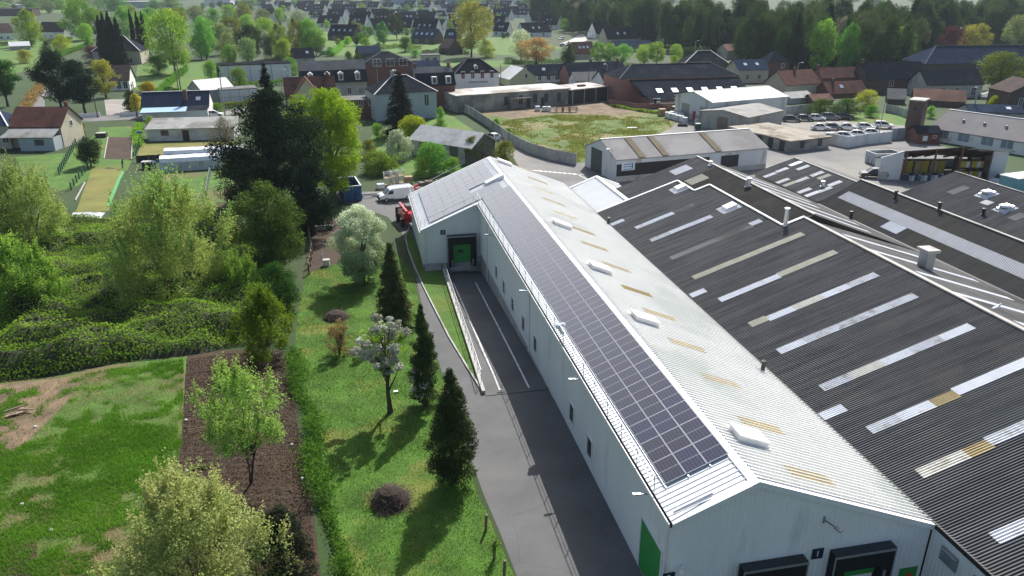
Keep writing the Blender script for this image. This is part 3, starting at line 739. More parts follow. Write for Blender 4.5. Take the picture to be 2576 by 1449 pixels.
# upstand where the two right-hand slopes meet
MB().prism([(41.3, 0, 7.6), (VX, 0, VZ - .3), (VX, 0, VZ), (42.4, 0, hz(42.4)), (41.3, 0, hz(41.3) + .1)], (0, 62.44, 0), (0, 62.52, 0)).build('upstand', fibro_brown, HL, HO)
# walls
ribwall('wall', white_wall, HL, (27.5, 12, 0), (0, 1, 0), 14.4, 3.4, 0, .25, .03, (-1, 0, 0), HO)
b = MB()
b.prism([(27.6, 0, -1.4), (VX, 0, -1.4), (VX, 0, VZ - .05), (42.4, 0, hz(42.4) - .05), (27.6, 0, 3.4)], (0, 88.8, 0), (0, 88.9, 0)); b.build('wall', white_wall, HL, HO)
b = MB(); b.prism([(27.6, 0, 0), (VX, 0, 0), (VX, 0, VZ - .05), (41.35, 0, hz(41.35) - .05), (27.6, 0, 3.4)], (0, 12.1, 0), (0, 12.2, 0)); b.build('wall', white_wall, HL, HO)
for y in (25.0, 22.9):
    zc = 2.55
    lv = MB().box(27.38, 27.46, y - .55, y + .55, zc - .4, zc + .4).build('louvre', grey_metal, HL, HO)
    b = MB()
    for k in range(4): b.bar((27.33, y - .5, zc - .3 + k * .2), (27.33, y + .5, zc - .3 + k * .2), .1, .03)
    b.build('blade', galv, lv, HO)
MB().box(27.4, 27.46, 23.2, 24.3, .2, 1.4).build('shutter_panel', grey_metal, HL, HO)
# rooflight strips, bottom -> top in picture positions
strip_grey = mat('rooflight_greyed', (.64, .66, .69), .5, .1, 1.0, col2=(.42, .41, .38), amt=.3, scale2=1.4)
strip_aged = mat('rooflight_aged', (.7, .68, .6), .5, .1, 1.0, col2=(.48, .43, .34), amt=.3, scale2=1.1)
rs3 = random.Random(8)
def strip(a, c, m, w=.82, zo=.165):
    """a rooflight made of overlapping ribbed sheets"""
    pa, pc = on_hall(*a), on_hall(*c); y = (pa.y + pc.y) / 2; k = 12 + round((y - w / 2 - 12) / .177) * .177
    n = max(1, round((pc.x - pa.x) / 2.3)); dx = (pc.x - pa.x) / n
    for i in range(n):
        mm = rs3.choice((m, m, m, strip_grey, strip_aged)) if m is strip_white else m
        hall_sheet('rooflight_sheet', mm, pa.x + i * dx - (.1 if i else 0), pa.x + (i + 1) * dx, k, k + w, zo + .012 * (i % 2))
for a, c, m in (((1600, 577), (1694, 538), strip_white), ((1694, 538), (1745, 517), fibro_grey), ((1638, 609), (1789, 546), strip_white), ((1690, 655), (1890, 570), fibro_grey), ((1890, 570), (1915, 558), strip_white),
                ((1745, 703), (2018, 590), strip_cream), ((1812, 760), (1960, 697), strip_white), ((1960, 697), (2103, 637), strip_cream), ((1888, 822), (1930, 805), strip_cream), ((1930, 805), (2205, 694), strip_white),
                ((1960, 890), (2303, 747), strip_white), ((2068, 982), (2440, 822), strip_white), ((2190, 1090), (2345, 1020), strip_white), ((2345, 1020), (2405, 993), strip_tan), ((2405, 993), (2600, 905), strip_white),
                ((2315, 1200), (2432, 1147), strip_white), ((2432, 1147), (2490, 1120), strip_tan), ((2490, 1120), (2640, 1052), strip_white), ((2502, 1362), (2700, 1270), strip_white),
                ((1537, 568), (1570, 556), strip_white), ((1738, 748), (1775, 733), strip_white), ((2068, 1055), (2125, 1030), strip_white)):
    strip(a, c, m)
for x, y in ((1711, 478), (1834, 527)):
    p = on_hall(x, y)
    fl = hall_sheet('flashing', strip_white, p.x - 1.0, p.x + 1.0, p.y - .95, p.y + .95, .172)
    b = MB(); slope_box(b, p.x, p.y, 1.3, 1.3, lambda x: hz(x) + .16, .34); dm = b.build('skylight', white_trim, HL, HO)
for x, y in ((1713, 428), (1753, 452)):
    p = on_hall(x, y); hall_sheet('rooflight_square', strip_cream if y > 440 else strip_white, p.x - 1.1, p.x + 1.1, p.y - 1.0, p.y + 1.0, .02)
def flue(p, r_, h, m, name='flue', capm=None, par=HL, po=HO):
    b = MB(); b.lathe([(r_ * 1.5, -.15), (r_ * 1.5, .05), (r_, .1), (r_, h), (r_ * 1.35, h), (r_ * 1.35, h + .14), (.02, h + .2)], tuple(p), 10)
    return b.build(name, m, par, po)
flue(on_hall(1975, 570) + Vector((0, 0, .2)), .2, 1.5, galv)
flue(on_hall(1936, 945) + Vector((-.6, 0, .1)), .14, 1.0, dark_metal)
flue(on_hall(1532, 567) + Vector((-.1, 0, .1)), .16, .7, dark_metal)
flue(on_hall(1883, 468), .22, .8, galv); flue(on_hall(1878, 470), .18, .7, grey_metal)
flue(on_hall(1787, 416), .2, .4, white_trim)
b = MB(); p = Vector((46.5, 52, 0)); zc = z41 - s1_ * 5.2
b.box(46.1, 46.9, 51.5, 52.5, zc - .3, zc + 1.5); ch = b.build('chimney_stack', grey_metal, HL, HO)
MB().box(45.9, 47.1, 51.3, 52.7, zc + 1.5, zc + 1.75).build('chimney_cap', concrete_pale, ch, HO)

# hall beyond the valley, with the long white rooflight
H3 = thing('middle_hall', 'lower works hall with mossy corrugated roof and one long white rooflight band', 'hall', (VX, 34, 0)); O3 = (VX, 34, 0)
S3 = .5; RX3 = 60.8
z3 = lambda x: VZ + S3 * (x - VX)
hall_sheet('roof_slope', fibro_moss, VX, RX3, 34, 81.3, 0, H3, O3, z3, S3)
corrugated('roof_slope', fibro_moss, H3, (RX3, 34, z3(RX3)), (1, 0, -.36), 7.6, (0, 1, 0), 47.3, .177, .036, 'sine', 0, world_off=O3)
hall_sheet('rooflight_band', strip_white, VX + 1.9, VX + 3.3, 47.5, 80.2, .03, H3, O3, z3, S3)
hall_sheet('rooflight_band', strip_cream, VX + 1.9, VX + 3.3, 40, 47.5, .03, H3, O3, z3, S3)
hall_sheet('rooflight_square', strip_white, VX + .7, VX + 1.9, 67.6, 70.3, .034, H3, O3, z3, S3)
hall_sheet('rooflight_square', strip_cream, VX + .4, VX + 1.5, 46.5, 48.5, .034, H3, O3, z3, S3)
cap((RX3, 34, z3(RX3) + .06), (RX3, 81.3, z3(RX3) + .06), .3, ridge_m, 'ridge_cap', .1, H3, O3)
cap((VX, 12, VZ + .02), (VX, 89, VZ + .02), .3, dark_metal, 'valley_gutter', .08, H3, O3)
b = MB(); b.prism([(VX + .02, 0, -1.4), (67.4, 0, -1.4), (67.4, 0, 3.7), (RX3, 0, z3(RX3) - .05), (VX + .02, 0, VZ - .05)], (0, 81.1, 0), (0, 81.2, 0)); b.build('wall', concrete, H3, O3)
for x, y in ((2252, 497 - 0), (2362, 528), (2140, 549)):
    d = ray(x, y); t = (VZ - S3 * VX - CAM_H) / (d.z - S3 * d.x); p = Vector((d.x * t, d.y * t, CAM_H + d.z * t)); flue(p, .17, .7, dark_metal, 'flue', None, H3, O3)
# far part with many small rooflights
H5 = thing('patchwork_hall', 'dark corrugated works roof dotted with small white rooflights', 'hall', (VX, 81.5, gz(90))); O5 = (VX, 81.5, gz(90))
S5 = .31; RX5 = 61.4; z5 = lambda x: 3.9 + S5 * (x - VX)
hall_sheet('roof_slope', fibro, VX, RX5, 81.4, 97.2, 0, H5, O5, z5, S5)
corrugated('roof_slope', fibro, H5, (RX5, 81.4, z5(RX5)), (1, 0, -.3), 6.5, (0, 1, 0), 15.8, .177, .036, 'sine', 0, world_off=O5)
def on5(x, y):
    d = ray(x, y); t = (3.9 - S5 * VX - CAM_H) / (d.z - S5 * d.x); return Vector((d.x * t, d.y * t, CAM_H + d.z * t))
for x, y, m in ((2000, 412, strip_white), (2018, 406, strip_white), (2020, 422, strip_white), (1967, 428, strip_white), (1935, 441, strip_white), (2055, 438, strip_white), (2073, 445, strip_cream), (2018, 452, strip_white), (1962, 458, strip_white), (1978, 466, strip_cream), (2075, 477, strip_white), (2100, 462, strip_white), (2015, 483, strip_white), (2035, 491, strip_white)):
    p = on5(x, y)
    if p.x < VX + .9: p.x = VX + .9
    if p.x > RX5 - .9: p.x = RX5 - .9
    if 82.3 < p.y < 96.4:
        hall_sheet('rooflight_square', m, p.x - .85, p.x + .85, p.y - .42, p.y + .42, .02, H5, O5, z5, S5)
flue(on5(2069, 469), .22, .6, galv, 'flue', None, H5, O5)
b = MB(); b.prism([(VX, 0, -1.4), (67.4, 0, -1.4), (67.4, 0, 3.8), (RX5, 0, z5(RX5) - .05), (VX, 0, 3.85)], (0, 96.9, 0), (0, 97.0, 0)); b.prism([(0, 81.5, -1.4), (0, 97, -1.4), (0, 97, 3.8), (0, 81.5, 3.8)], (67.3, 0, 0), (67.4, 0, 0)); b.build('wall', concrete, H5, O5)
cap((RX5, 81.4, z5(RX5) + .05), (RX5, 97.2, z5(RX5) + .05), .3, fibro_grey, 'ridge_cap', .08, H5, O5)
# right-hand hall with domes
H4 = thing('domed_hall', 'right-hand works hall with dark corrugated roof carrying two clear skylight domes', 'hall', (67.6, 30, 0)); O4 = (67.6, 30, 0)
S4 = .326; RX4 = 75.3; z4 = lambda x: 4.0 + S4 * (x - 67.6)
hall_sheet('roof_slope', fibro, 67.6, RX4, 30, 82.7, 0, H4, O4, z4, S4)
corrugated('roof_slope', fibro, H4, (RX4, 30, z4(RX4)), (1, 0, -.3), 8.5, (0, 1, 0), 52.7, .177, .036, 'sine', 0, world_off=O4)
cap((RX4, 30, z4(RX4) + .05), (RX4, 82.7, z4(RX4) + .05), .28, fibro_grey, 'ridge_cap', .08, H4, O4)
b = MB(); b.prism([(67.6, 0, -1.4), (83, 0, -1.4), (83, 0, 3.9), (RX4, 0, z4(RX4) - .05), (67.6, 0, 3.95)], (0, 82.4, 0), (0, 82.5, 0)); b.prism([(0, 30, -1.4), (0, 82.4, -1.4), (0, 82.4, 3.9), (0, 30, 3.9)], (82.9, 0, 0), (83, 0, 0)); b.build('wall', concrete, H4, O4)
def on4(x, y):
    d = ray(x, y); t = (4.0 - S4 * 67.6 - CAM_H) / (d.z - S4 * d.x); return Vector((d.x * t, d.y * t, CAM_H + d.z * t))
for x, y in ((2482, 490), (2528, 526)):
    p = on4(x, y); hall_sheet('flashing', strip_white, p.x - .9, p.x + .9, p.y - .9, p.y + .9, .02, H4, O4, z4, S4)
    b = MB(); slope_box(b, p.x, p.y, 1.35, 1.35, z4, .3); k_ = b.build('skylight', galv, H4, O4)
    b = MB(); b.lathe([(.72, 0), (.66, .14), (.45, .26), (.02, .32)], (p.x, p.y, z4(p.x) + .3), 14); b.build('dome', strip_white, k_, O4, smooth=True)
for x, y, lx in ((2482, 510, .9), (2410, 478, 2.2), (2560, 545, 1.6)):
    p = on4(x, y); hall_sheet('rooflight_square', fibro_grey if lx > 1 else strip_white, p.x - lx / 2, p.x + lx / 2, p.y - .6, p.y + .6, .02, H4, O4, z4, S4)
flue(on4(2473, 540), .18, .6, dark_metal, 'flue', None, H4, O4)
# small white gabled link roof at the far end
LK = thing('white_link_roof', 'small white gabled link roof between warehouse and dark works hall', 'roof', (27.7, 83.4, gz(84))); OK_ = (27.7, 83.4, gz(84))
pr = on_hall(1540, 447); xr_ = 31.3; zrk = 4.95; yk1 = 95.5
sk = (zrk - 3.55) / (xr_ - 27.7)
corrugated('roof_slope', white_sheet, LK, (xr_, 83.3, zrk), (-1, 0, -sk), math.hypot(1, sk) * (xr_ - 27.7), (0, 1, 0), yk1 - 83.3, .333, .045, 'trap', 0, world_off=OK_)
corrugated('roof_slope', right_sheet, LK, (xr_, 83.3, zrk), (1, 0, -sk), math.hypot(1, sk) * 3.2, (0, 1, 0), yk1 - 83.3, .333, .045, 'trap', 0, world_off=OK_)
b = MB(); b.bar((xr_, 83.3, zrk + .08), (xr_, yk1, zrk + .08), .5, .05); b.build('ridge_cap', white_trim, LK, OK_)
b = MB(); b.bar((27.6, yk1, 3.6), (xr_, yk1, zrk + .05), .4, .12); b.bar((xr_, yk1, zrk + .05), (34.5, yk1, zrk - sk * 3.2 + .05), .4, .12); b.build('barge_board', white_trim, LK, OK_)
b = MB(); b.prism([(27.7, 0, -1.4), (34.4, 0, -1.4), (34.4, 0, 3.6), (xr_, 0, zrk - .06), (27.7, 0, 3.5)], (0, yk1 - .2, 0), (0, yk1 - .1, 0)); b.box(27.65, 27.7, 83.4, yk1 - .2, -1.4, 3.5).box(34.3, 34.4, 89.2, yk1 - .2, -1.4, 3.5); b.build('wall', white_wall, LK, OK_)
# ============================================================ PLANTS
def vnoise(x, y, seed=0):
    """smooth value noise on arrays"""
    rs = np.random.RandomState(seed); T = rs.rand(64, 64)
    xi = np.floor(x).astype(int); yi = np.floor(y).astype(int); fx = x - xi; fy = y - yi
    fx = fx * fx * (3 - 2 * fx); fy = fy * fy * (3 - 2 * fy)
    a = T[xi % 64, yi % 64]; b = T[(xi + 1) % 64, yi % 64]; c = T[xi % 64, (yi + 1) % 64]; d = T[(xi + 1) % 64, (yi + 1) % 64]
    return (a * (1 - fx) + b * fx) * (1 - fy) + (c * (1 - fx) + d * fx) * fy
def cards(name, C, N, L, Wd, val, m, rs, tri=False, T=None):
    """one mesh of small leaf faces: centres C, normals N, lengths L, widths Wd, per-leaf value"""
    n = len(C)
    N = N / (np.linalg.norm(N, axis=1, keepdims=True) + 1e-9)
    if T is None: T = rs.normal(size=(n, 3))
    T = T - N * np.sum(T * N, 1, keepdims=True); T /= (np.linalg.norm(T, axis=1, keepdims=True) + 1e-9)
    S = np.cross(N, T)
    a = T * (L / 2)[:, None]; b = S * (Wd / 2)[:, None]
    if tri:
        V = np.stack([C - b, C + b, C + a * 2], 1); k = 3
    else:
        V = np.stack([C - a, C + b - a * .1, C + a, C - b - a * .1], 1); k = 4
    me = bpy.data.meshes.new(name)
    me.vertices.add(n * k); me.vertices.foreach_set('co', V.astype(np.float32).ravel())
    me.loops.add(n * k); me.loops.foreach_set('vertex_index', np.arange(n * k, dtype=np.int32))
    me.polygons.add(n); me.polygons.foreach_set('loop_start', np.arange(0, n * k, k, dtype=np.int32)); me.polygons.foreach_set('loop_total', np.full(n, k, dtype=np.int32))
    at = me.attributes.new('v', 'FLOAT', 'FACE'); at.data.foreach_set('value', np.clip(val, 0, 1).astype(np.float32))
    me.materials.append(m); me.update(calc_edges=True)
    return me
PROF = {
    'round': lambda t: np.sqrt(np.clip(1 - ((t - .52) / .5) ** 2, 0.02, 1)),
    'oval': lambda t: np.clip(np.sin(np.pi * np.clip(t * .93 + .05, 0, 1)), .05, 1) ** .7,
    'bush': lambda t: np.sqrt(np.clip(1 - (np.clip(t - .25, 0, 1) / .76) ** 2, .02, 1)) * (.86 + .14 * np.clip(t / .25, 0, 1)),
    'column': lambda t: np.clip(1.04 - t ** 3.6, .1, 1) * np.clip(t / .08 + .45, 0, 1),
    'cone': lambda t: np.clip((1 - t) ** .8, .03, 1) * np.clip(t / .06 + .6, 0, 1),
    'egg': lambda t: np.clip(np.where(t < .32, .72 + .28 * (t / .32) ** .7, (np.clip(1 - t, 0, 1) / .68) ** .72), .05, 1),
    'umbrella': lambda t: np.clip(np.where(t < .55, .35 + .65 * (t / .55) ** 1.2, np.sqrt(np.clip(1 - ((t - .55) / .47) ** 2, .02, 1))), .05, 1),
}
def crown(name, kind, w, h, n, leaf, m, seed, base=.08, K=70, br=.15, shell=.55, inner=.25, aspect=.55, up=.3, flat=.8, lobes=.18, jit=.55, vz=0.0):
    """leaf mesh of a crown: clumps of leaves spread through a profile of height h and width w"""
    rs = np.random.RandomState(seed); prof = PROF[kind]
    t = base + (1 - base) * rs.rand(K) ** .85
    ang = rs.rand(K) * 2 * np.pi
    lob = 1 + lobes * np.sin(ang * 3 + rs.rand() * 6) + lobes * .7 * np.sin(ang * 5 + t * 7 + rs.rand() * 6)
    tt = (t - base) / (1 - base)
    R_ = prof(tt) * .5 * lob
    rb = br * (.65 + .7 * rs.rand(K)) * np.clip(prof(tt) + .25, .3, 1)
    rad = np.clip(R_ - rb * .75, 0, None) * np.where(rs.rand(K) < inner, rs.rand(K), shell + (1 - shell) * rs.rand(K) ** .5)
    BC = np.stack([rad * np.cos(ang) * w, rad * np.sin(ang) * w, np.minimum(t, 1 - rb * .55 * w / max(h, .1) * .5) * h], 1)
    BR = rb * w
    pr = BR ** 2; pr /= pr.sum()
    idx = rs.choice(K, n, p=pr)
    d = rs.normal(size=(n, 3)); d /= np.linalg.norm(d, axis=1, keepdims=True)
    rr = (1 - jit) + jit * rs.rand(n) ** .6
    far_ = rs.rand(n) < .1; rr[far_] *= 1.25
    C = BC[idx] + d * (BR[idx] * rr)[:, None] * np.array([1, 1, flat])
    C[:, 2] = np.maximum(C[:, 2], .02)
    N = d * .8 + np.array([0, 0, up]) + rs.normal(size=(n, 3)) * .45
    bv = rs.rand(K) * .45
    val = bv[idx] + rs.rand(n) * .55
    if vz: val = val * (1 - vz) + vz * np.clip(C[:, 2] / h * 1.6 - .6, 0, 1)
    Ls = leaf * (.65 + .7 * rs.rand(n))
    return cards(name, C, N, Ls, Ls * aspect, val, m, rs), BC, BR
def conifer(name, w, h, n, leaf, m, seed, prof='cone', droop=.12, whorls=26, base=.03, per=9, aspect=.5):
    rs = np.random.RandomState(seed); P_ = PROF[prof]
    B = whorls * per
    t = base + (1 - base) * np.repeat((np.arange(whorls) + .5) / whorls, per) + rs.normal(size=B) * .01
    a = rs.rand(B) * 2 * np.pi; ln = P_(np.clip(t, 0, 1)) * .5 * w * (.78 + .4 * rs.rand(B))
    pr = ln + .02; pr /= pr.sum(); i = rs.choice(B, n, p=pr)
    s = rs.rand(n) ** .6
    x = ln[i] * s
    C = np.stack([x * np.cos(a[i]), x * np.sin(a[i]), (t[i] * h - droop * ln[i] * s ** 2 * 2 + droop * w * .2 * s)], 1)
    C += rs.normal(size=(n, 3)) * np.array([.05, .05, .028])[None, :] * w * (.5 + .5 * (1 - t[i]))[:, None]
    C[:, 2] = np.clip(C[:, 2], .02, h)
    N = np.stack([np.cos(a[i]) * .6, np.sin(a[i]) * .6, np.full(n, .8)], 1) + rs.normal(size=(n, 3)) * .4
    val = (rs.rand(B) * .5)[i] + rs.rand(n) * .5
    Ls = leaf * (.6 + .8 * rs.rand(n))
    T = np.stack([np.cos(a[i]), np.sin(a[i]), np.full(n, -.4)], 1) + rs.normal(size=(n, 3)) * .35
    return cards(name, C, N, Ls, Ls * aspect, val, m, rs, T=T), None, None
bark = mat('bark', (.085, .068, .052), .95, .3, 3, bump=.6, bscale=14)
bark_pale = mat('bark_pale', (.2, .18, .15), .95, .3, 3, bump=.5, bscale=14)
def wood(w, h, BC, seed, r0=None, limbs=12, stems=1, top=.8, lean=.03, m=None):
    """tapered trunk (or several stems) and limbs reaching into the leaf clumps"""
    rs = random.Random(seed); b = MB(); r0 = r0 or max(.05, .017 * h + .012 * w)
    for s in range(stems):
        a = rs.uniform(0, 6.28); sp = (w * .16 if stems > 1 else w * lean)
        pts = []; n = 6
        for k in range(n + 1):
            f = k / n; pts.append((math.cos(a) * sp * f * (1.5 if stems > 1 else 1) + rs.uniform(-1, 1) * .012 * w, math.sin(a) * sp * f * (1.5 if stems > 1 else 1) + rs.uniform(-1, 1) * .012 * w, f * h * top - (.15 if k == 0 else 0)))
        q = 1 / math.sqrt(stems)
        b.tube(pts, [r0 * q * (1.25 if k == 0 else 1 - .78 * k / n) for k in range(n + 1)], 7)
        if BC is not None:
            for k in range(max(2, limbs // stems)):
                c = BC[rs.randrange(len(BC))]
                f = min(.92, max(.16, (c[2] / (h * top)) * rs.uniform(.35, .7)))
                i = min(n - 1, int(f * n)); o = Vector(pts[i]).lerp(Vector(pts[i + 1]), f * n - i)
                c = Vector(c); mid = o.lerp(c, .5) + Vector((0, 0, .06 * h * rs.uniform(-.3, 1)))
                rr = r0 * q * (1 - .75 * f) * .55
                b.tube([o, mid, c], [rr, rr * .6, rr * .22], 5)
    return b
def tree_obj(name, label, cat, loc, cm, wb, m, bm, group=None, rz=0.0, crown_name='crown'):
    T_ = thing(name, label, cat, loc, rz, group)
    c = bpy.data.objects.new(crown_name, cm); link(c, T_)
    if m is not None and cm.materials[0] is not m:
        c.material_slots[0].link = 'OBJECT'; c.material_slots[0].material = m
    wb.build('trunk', bm, T_)
    return T_
# leaf colours (reflectance)
LF = {
    'lime': leafmat('leaf_lime', (0.174, 0.284, 0.0144), (0.399, 0.531, 0.0361), .47),
    'spring': leafmat('leaf_spring', (0.148, 0.298, 0.0281), (0.34, 0.554, 0.0627), .47),
    'fresh': leafmat('leaf_fresh', (0.128, 0.285, 0.0354), (0.301, 0.521, 0.0887), .47),
    'mid': leafmat('leaf_mid', (0.0792, 0.173, 0.0235), (0.192, 0.346, 0.047), .47),
    'deep': leafmat('leaf_deep', (0.0363, 0.0833, 0.0151), (0.0908, 0.167, 0.0277), .3),
    'holly': leafmat('leaf_holly', (0.02, 0.042, 0.016), (0.1, 0.14, 0.045), .22),
    'pine': leafmat('leaf_pine', (0.0145, 0.029, 0.0156), (0.0362, 0.0604, 0.029), .2, .015, .2),
    'cypress': leafmat('leaf_cypress', (0.0193, 0.0275, 0.0165), (0.0482, 0.055, 0.033), .2, .02, .2),
    'willow': leafmat('leaf_willow', (0.181, 0.264, 0.0625), (0.412, 0.525, 0.142), .47),
    'greygreen': leafmat('leaf_greygreen', (0.134, 0.192, 0.0616), (0.288, 0.386, 0.139), .47),
    'olive': leafmat('leaf_olive', (0.121, 0.154, 0.0251), (0.283, 0.33, 0.0489), .47),
    'yellow': leafmat('leaf_yellow', (0.353, 0.353, 0.0177), (0.742, 0.671, 0.053), .36),
    'gold': leafmat('leaf_gold', (0.283, 0.301, 0.0353), (0.53, 0.53, 0.0883), .4),
    'brown': leafmat('leaf_brown', (0.159, 0.0972, 0.0442), (0.46, 0.283, 0.124), .3),
    'orange': leafmat('leaf_orange', (0.283, 0.15, 0.0618), (0.636, 0.389, 0.177), .35),
    'copper': leafmat('leaf_copper', (0.084, 0.0252, 0.037), (0.202, 0.0588, 0.084), .3, .015),
    'blossom': leafmat('leaf_blossom', (0.231, 0.254, 0.139), (0.85, 0.85, 0.785), .35, .01),
    'blossom_green': leafmat('leaf_blossom_green', (0.196, 0.271, 0.105), (0.781, 0.84, 0.601), .35, .01),
    'bramble': leafmat('leaf_bramble', (0.0952, 0.194, 0.0193), (0.305, 0.466, 0.0615), .47, 0, 0),
    'bare': leafmat('leaf_bare', (0.177, 0.159, 0.106), (0.353, 0.335, 0.212), .3),
    'grass': leafmat('grass_blade', (0.04, 0.12, 0.01), (0.15, 0.27, 0.03), .4, 0, 0),
    'drygrass': leafmat('grass_dry', (0.118, 0.17, 0.0197), (0.314, 0.289, 0.0655), .4, 0, 0),
    'straw': leafmat('straw', (0.248, 0.174, 0.0927), (0.447, 0.347, 0.199), .3, 0, 0),
}
LF['palegreen'] = leafmat('leaf_pale', (.2, .26, .055), (.46, .5, .2), .45)
LF['palefresh'] = leafmat('leaf_palefresh', (0.229, 0.373, 0.0634), (0.458, 0.63, 0.158), .47)
LF['limedeep'] = leafmat('leaf_limedeep', (0.0686, 0.14, 0.0111), (0.275, 0.373, 0.0317), .47)
LF['olivegreen'] = leafmat('leaf_olivegreen', (0.0572, 0.0933, 0.0174), (0.172, 0.233, 0.0475), .47)
LF['meadowblade'] = leafmat('meadow_blade', (.06, .17, .01), (.2, .4, .04), .4, 0, 0)
LF['woodmid'] = leafmat('leaf_woodmid', (.035, .07, .018), (.095, .155, .038), .36, .02, .2)
LF['wooddeep'] = leafmat('leaf_wooddeep', (.022, .048, .016), (.06, .1, .03), .32, .02, .2)
LF['woodpale'] = leafmat('leaf_woodpale', (.06, .085, .03), (.14, .18, .06), .36, .02, .2)
_seed = [100]
def px_frame(x0, x1, yt, yb):
    p = g((x0 + x1) / 2, yb); k = mpp(p); w = (x1 - x0) * k; h = h_at(p, (x0 + x1) / 2, yt)
    return p, w, h
def plant(kind, leafname, label, x0, x1, yt, yb, name='tree', cat='tree', n=9000, leaf=.2, group=None, stems=1, base=.08, bm=None, limbs=14, trunk=None, dy=.25, **kw):
    """a plant with its own mesh, sized by the box it fills in the picture"""
    p, w, h = px_frame(x0, x1, yt, yb)
    p = p + Vector((0, w * dy, 0)); p.z = gz(p.y)
    h = h_at(p, (x0 + x1) / 2, yt); _seed[0] += 1
    if kind in ('cone', 'spire'):
        me, BC, BR = conifer('crown', w, h, n, leaf, LF[leafname], _seed[0], base=base, prof='cone' if kind == 'cone' else 'column', **kw)
    else:
        me, BC, BR = crown('crown', kind, w, h, n, leaf, LF[leafname], _seed[0], base=base, **kw)
    wb = wood(w, h, BC, _seed[0], limbs=limbs, stems=stems, r0=trunk)
    return tree_obj(name, label, cat, p, me, wb, None, bm or bark, group, crown_name='crown' if cat == 'tree' else 'foliage')

# ---------------- near plants, each with its own shape
def plume(kind, leafname, label, x0, x1, yt, yb, shoots, n, leaf, name, cat, stems, trunk, base, seed, sh=1.0, K=90, br=.1, asp=.65, per=26, dy=0.0, bk=None, inner=.35):
    """open plant whose outline is made of upright leafy shoots"""
    p, w, h = px_frame(x0, x1, yt, yb)
    if dy:
        p = p + Vector((0, w * dy, 0)); p.z = gz(p.y); h = h_at(p, (x0 + x1) / 2, yt)
    me, BC, BR = crown('crown', kind, w, h * .9, n, leaf, LF[leafname], seed, base=base, K=K, br=br, jit=.85, aspect=asp, inner=inner)
    T_ = thing(name, label, cat, p)
    link(bpy.data.objects.new('foliage', me), T_)
    rs = np.random.RandomState(seed + 1); i = rs.choice(len(BC), shoots)
    st = BC[i]; dirs = np.stack([st[:, 0] * .25 / w * 2, st[:, 1] * .25 / w * 2, np.full(shoots, 1.0)], 1) + rs.normal(size=(shoots, 3)) * .16
    ln = sh * (.7 + .9 * rs.rand(shoots))
    s = rs.rand(shoots, per); C = st[:, None, :] + dirs[:, None, :] * (s * ln[:, None])[:, :, None] + rs.normal(size=(shoots, per, 3)) * .055
    C = C.reshape(-1, 3); N = rs.normal(size=C.shape) + np.array([0, 0, .6]); Ls = leaf * (.6 + .6 * rs.rand(len(C)))
    link(bpy.data.objects.new('shoot_leaves', cards('shoot_leaves', C, N, Ls, Ls * asp, .3 + .7 * rs.rand(len(C)), LF[leafname], rs)), T_)
    wood(w, h, BC, seed, r0=trunk, limbs=40, stems=stems, top=.75).build('stem', bk or bark, T_)
    return T_
plume('bush', 'willow', 'broad grey-green willow thicket with many thin stems, tallest among the brambles', 258, 604, 436, 768, 900, 38000, .24, 'willow_tree', 'tree', 8, .16, .04, 71, 1.7, 190, .085, .4, 26, .2, bark_pale)
plume('bush', 'willow', 'pale feathery willow beside the narrow cut lawn', -45, 185, 392, 655, 500, 22000, .24, 'willow_tree', 'tree', 6, .14, .03, 72, 1.6, 130, .09, .4, 26, .2, bark_pale)
plume('bush', 'fresh', 'bright green leafy bush at the edge of the brambles', -50, 168, 594, 815, 420, 17000, .2, 'leafy_bush', 'bush', 5, .1, .02, 73, 1.0, 100, .11, .55, 24, .15)
plant('bush', 'deep', 'dark green bush between the pale willow and the brambles', -50, 100, 500, 640, 'leafy_bush', 'bush', n=8000, leaf=.22, stems=3, base=.02)
plant('oval', 'olivegreen', 'olive green leafy tree standing below the big pine', 590, 782, 455, 705, 'broadleaf_tree', n=30000, leaf=.2, base=.03, K=110, br=.13, aspect=.6)
plume('bush', 'fresh', 'light green shrub at the foot of the olive green tree', 555, 660, 636, 760, 200, 7000, .15, 'leafy_shrub', 'shrub', 4, .06, .02, 74, 1.0, 60, .12, .55, 24, .1)
plant('bush', 'deep', 'rounded dark evergreen shrub beside the lawn', 645, 762, 655, 800, 'evergreen_shrub', 'shrub', n=14000, leaf=.13, base=.02, K=60, br=.17)
plume('bush', 'limedeep', 'yellow-green shrub with loose twigs at the top of the soil bed', 592, 745, 715, 905, 240, 13000, .15, 'leafy_shrub', 'shrub', 5, .07, .02, 75, .8, 90, .12, .6, 24, .1)
plant('oval', 'blossom_green', 'big rounded shrub with creamy white blossom over its top', 838, 992, 515, 725, 'blossom_shrub', 'shrub', n=34000, leaf=.18, base=.03, K=130, br=.12, vz=.7)
plant('cone', 'holly', 'dark drooping conifer between the blossom shrub and the lane', 940, 1048, 612, 838, 'conifer_tree', n=24000, leaf=.22, whorls=30, per=11)
plant('egg', 'holly', 'narrow dark evergreen next to the white blossom tree', 1030, 1114, 765, 1030, 'evergreen_tree', n=20000, leaf=.13, base=.03, K=120, br=.17, aspect=.6, lobes=.12)
plant('egg', 'holly', 'glossy holly tree standing on the lawn edge beside the lane', 1076, 1214, 928, 1235, 'holly_tree', n=30000, leaf=.12, base=.05, K=140, br=.16, aspect=.6, trunk=.14, lobes=.15)
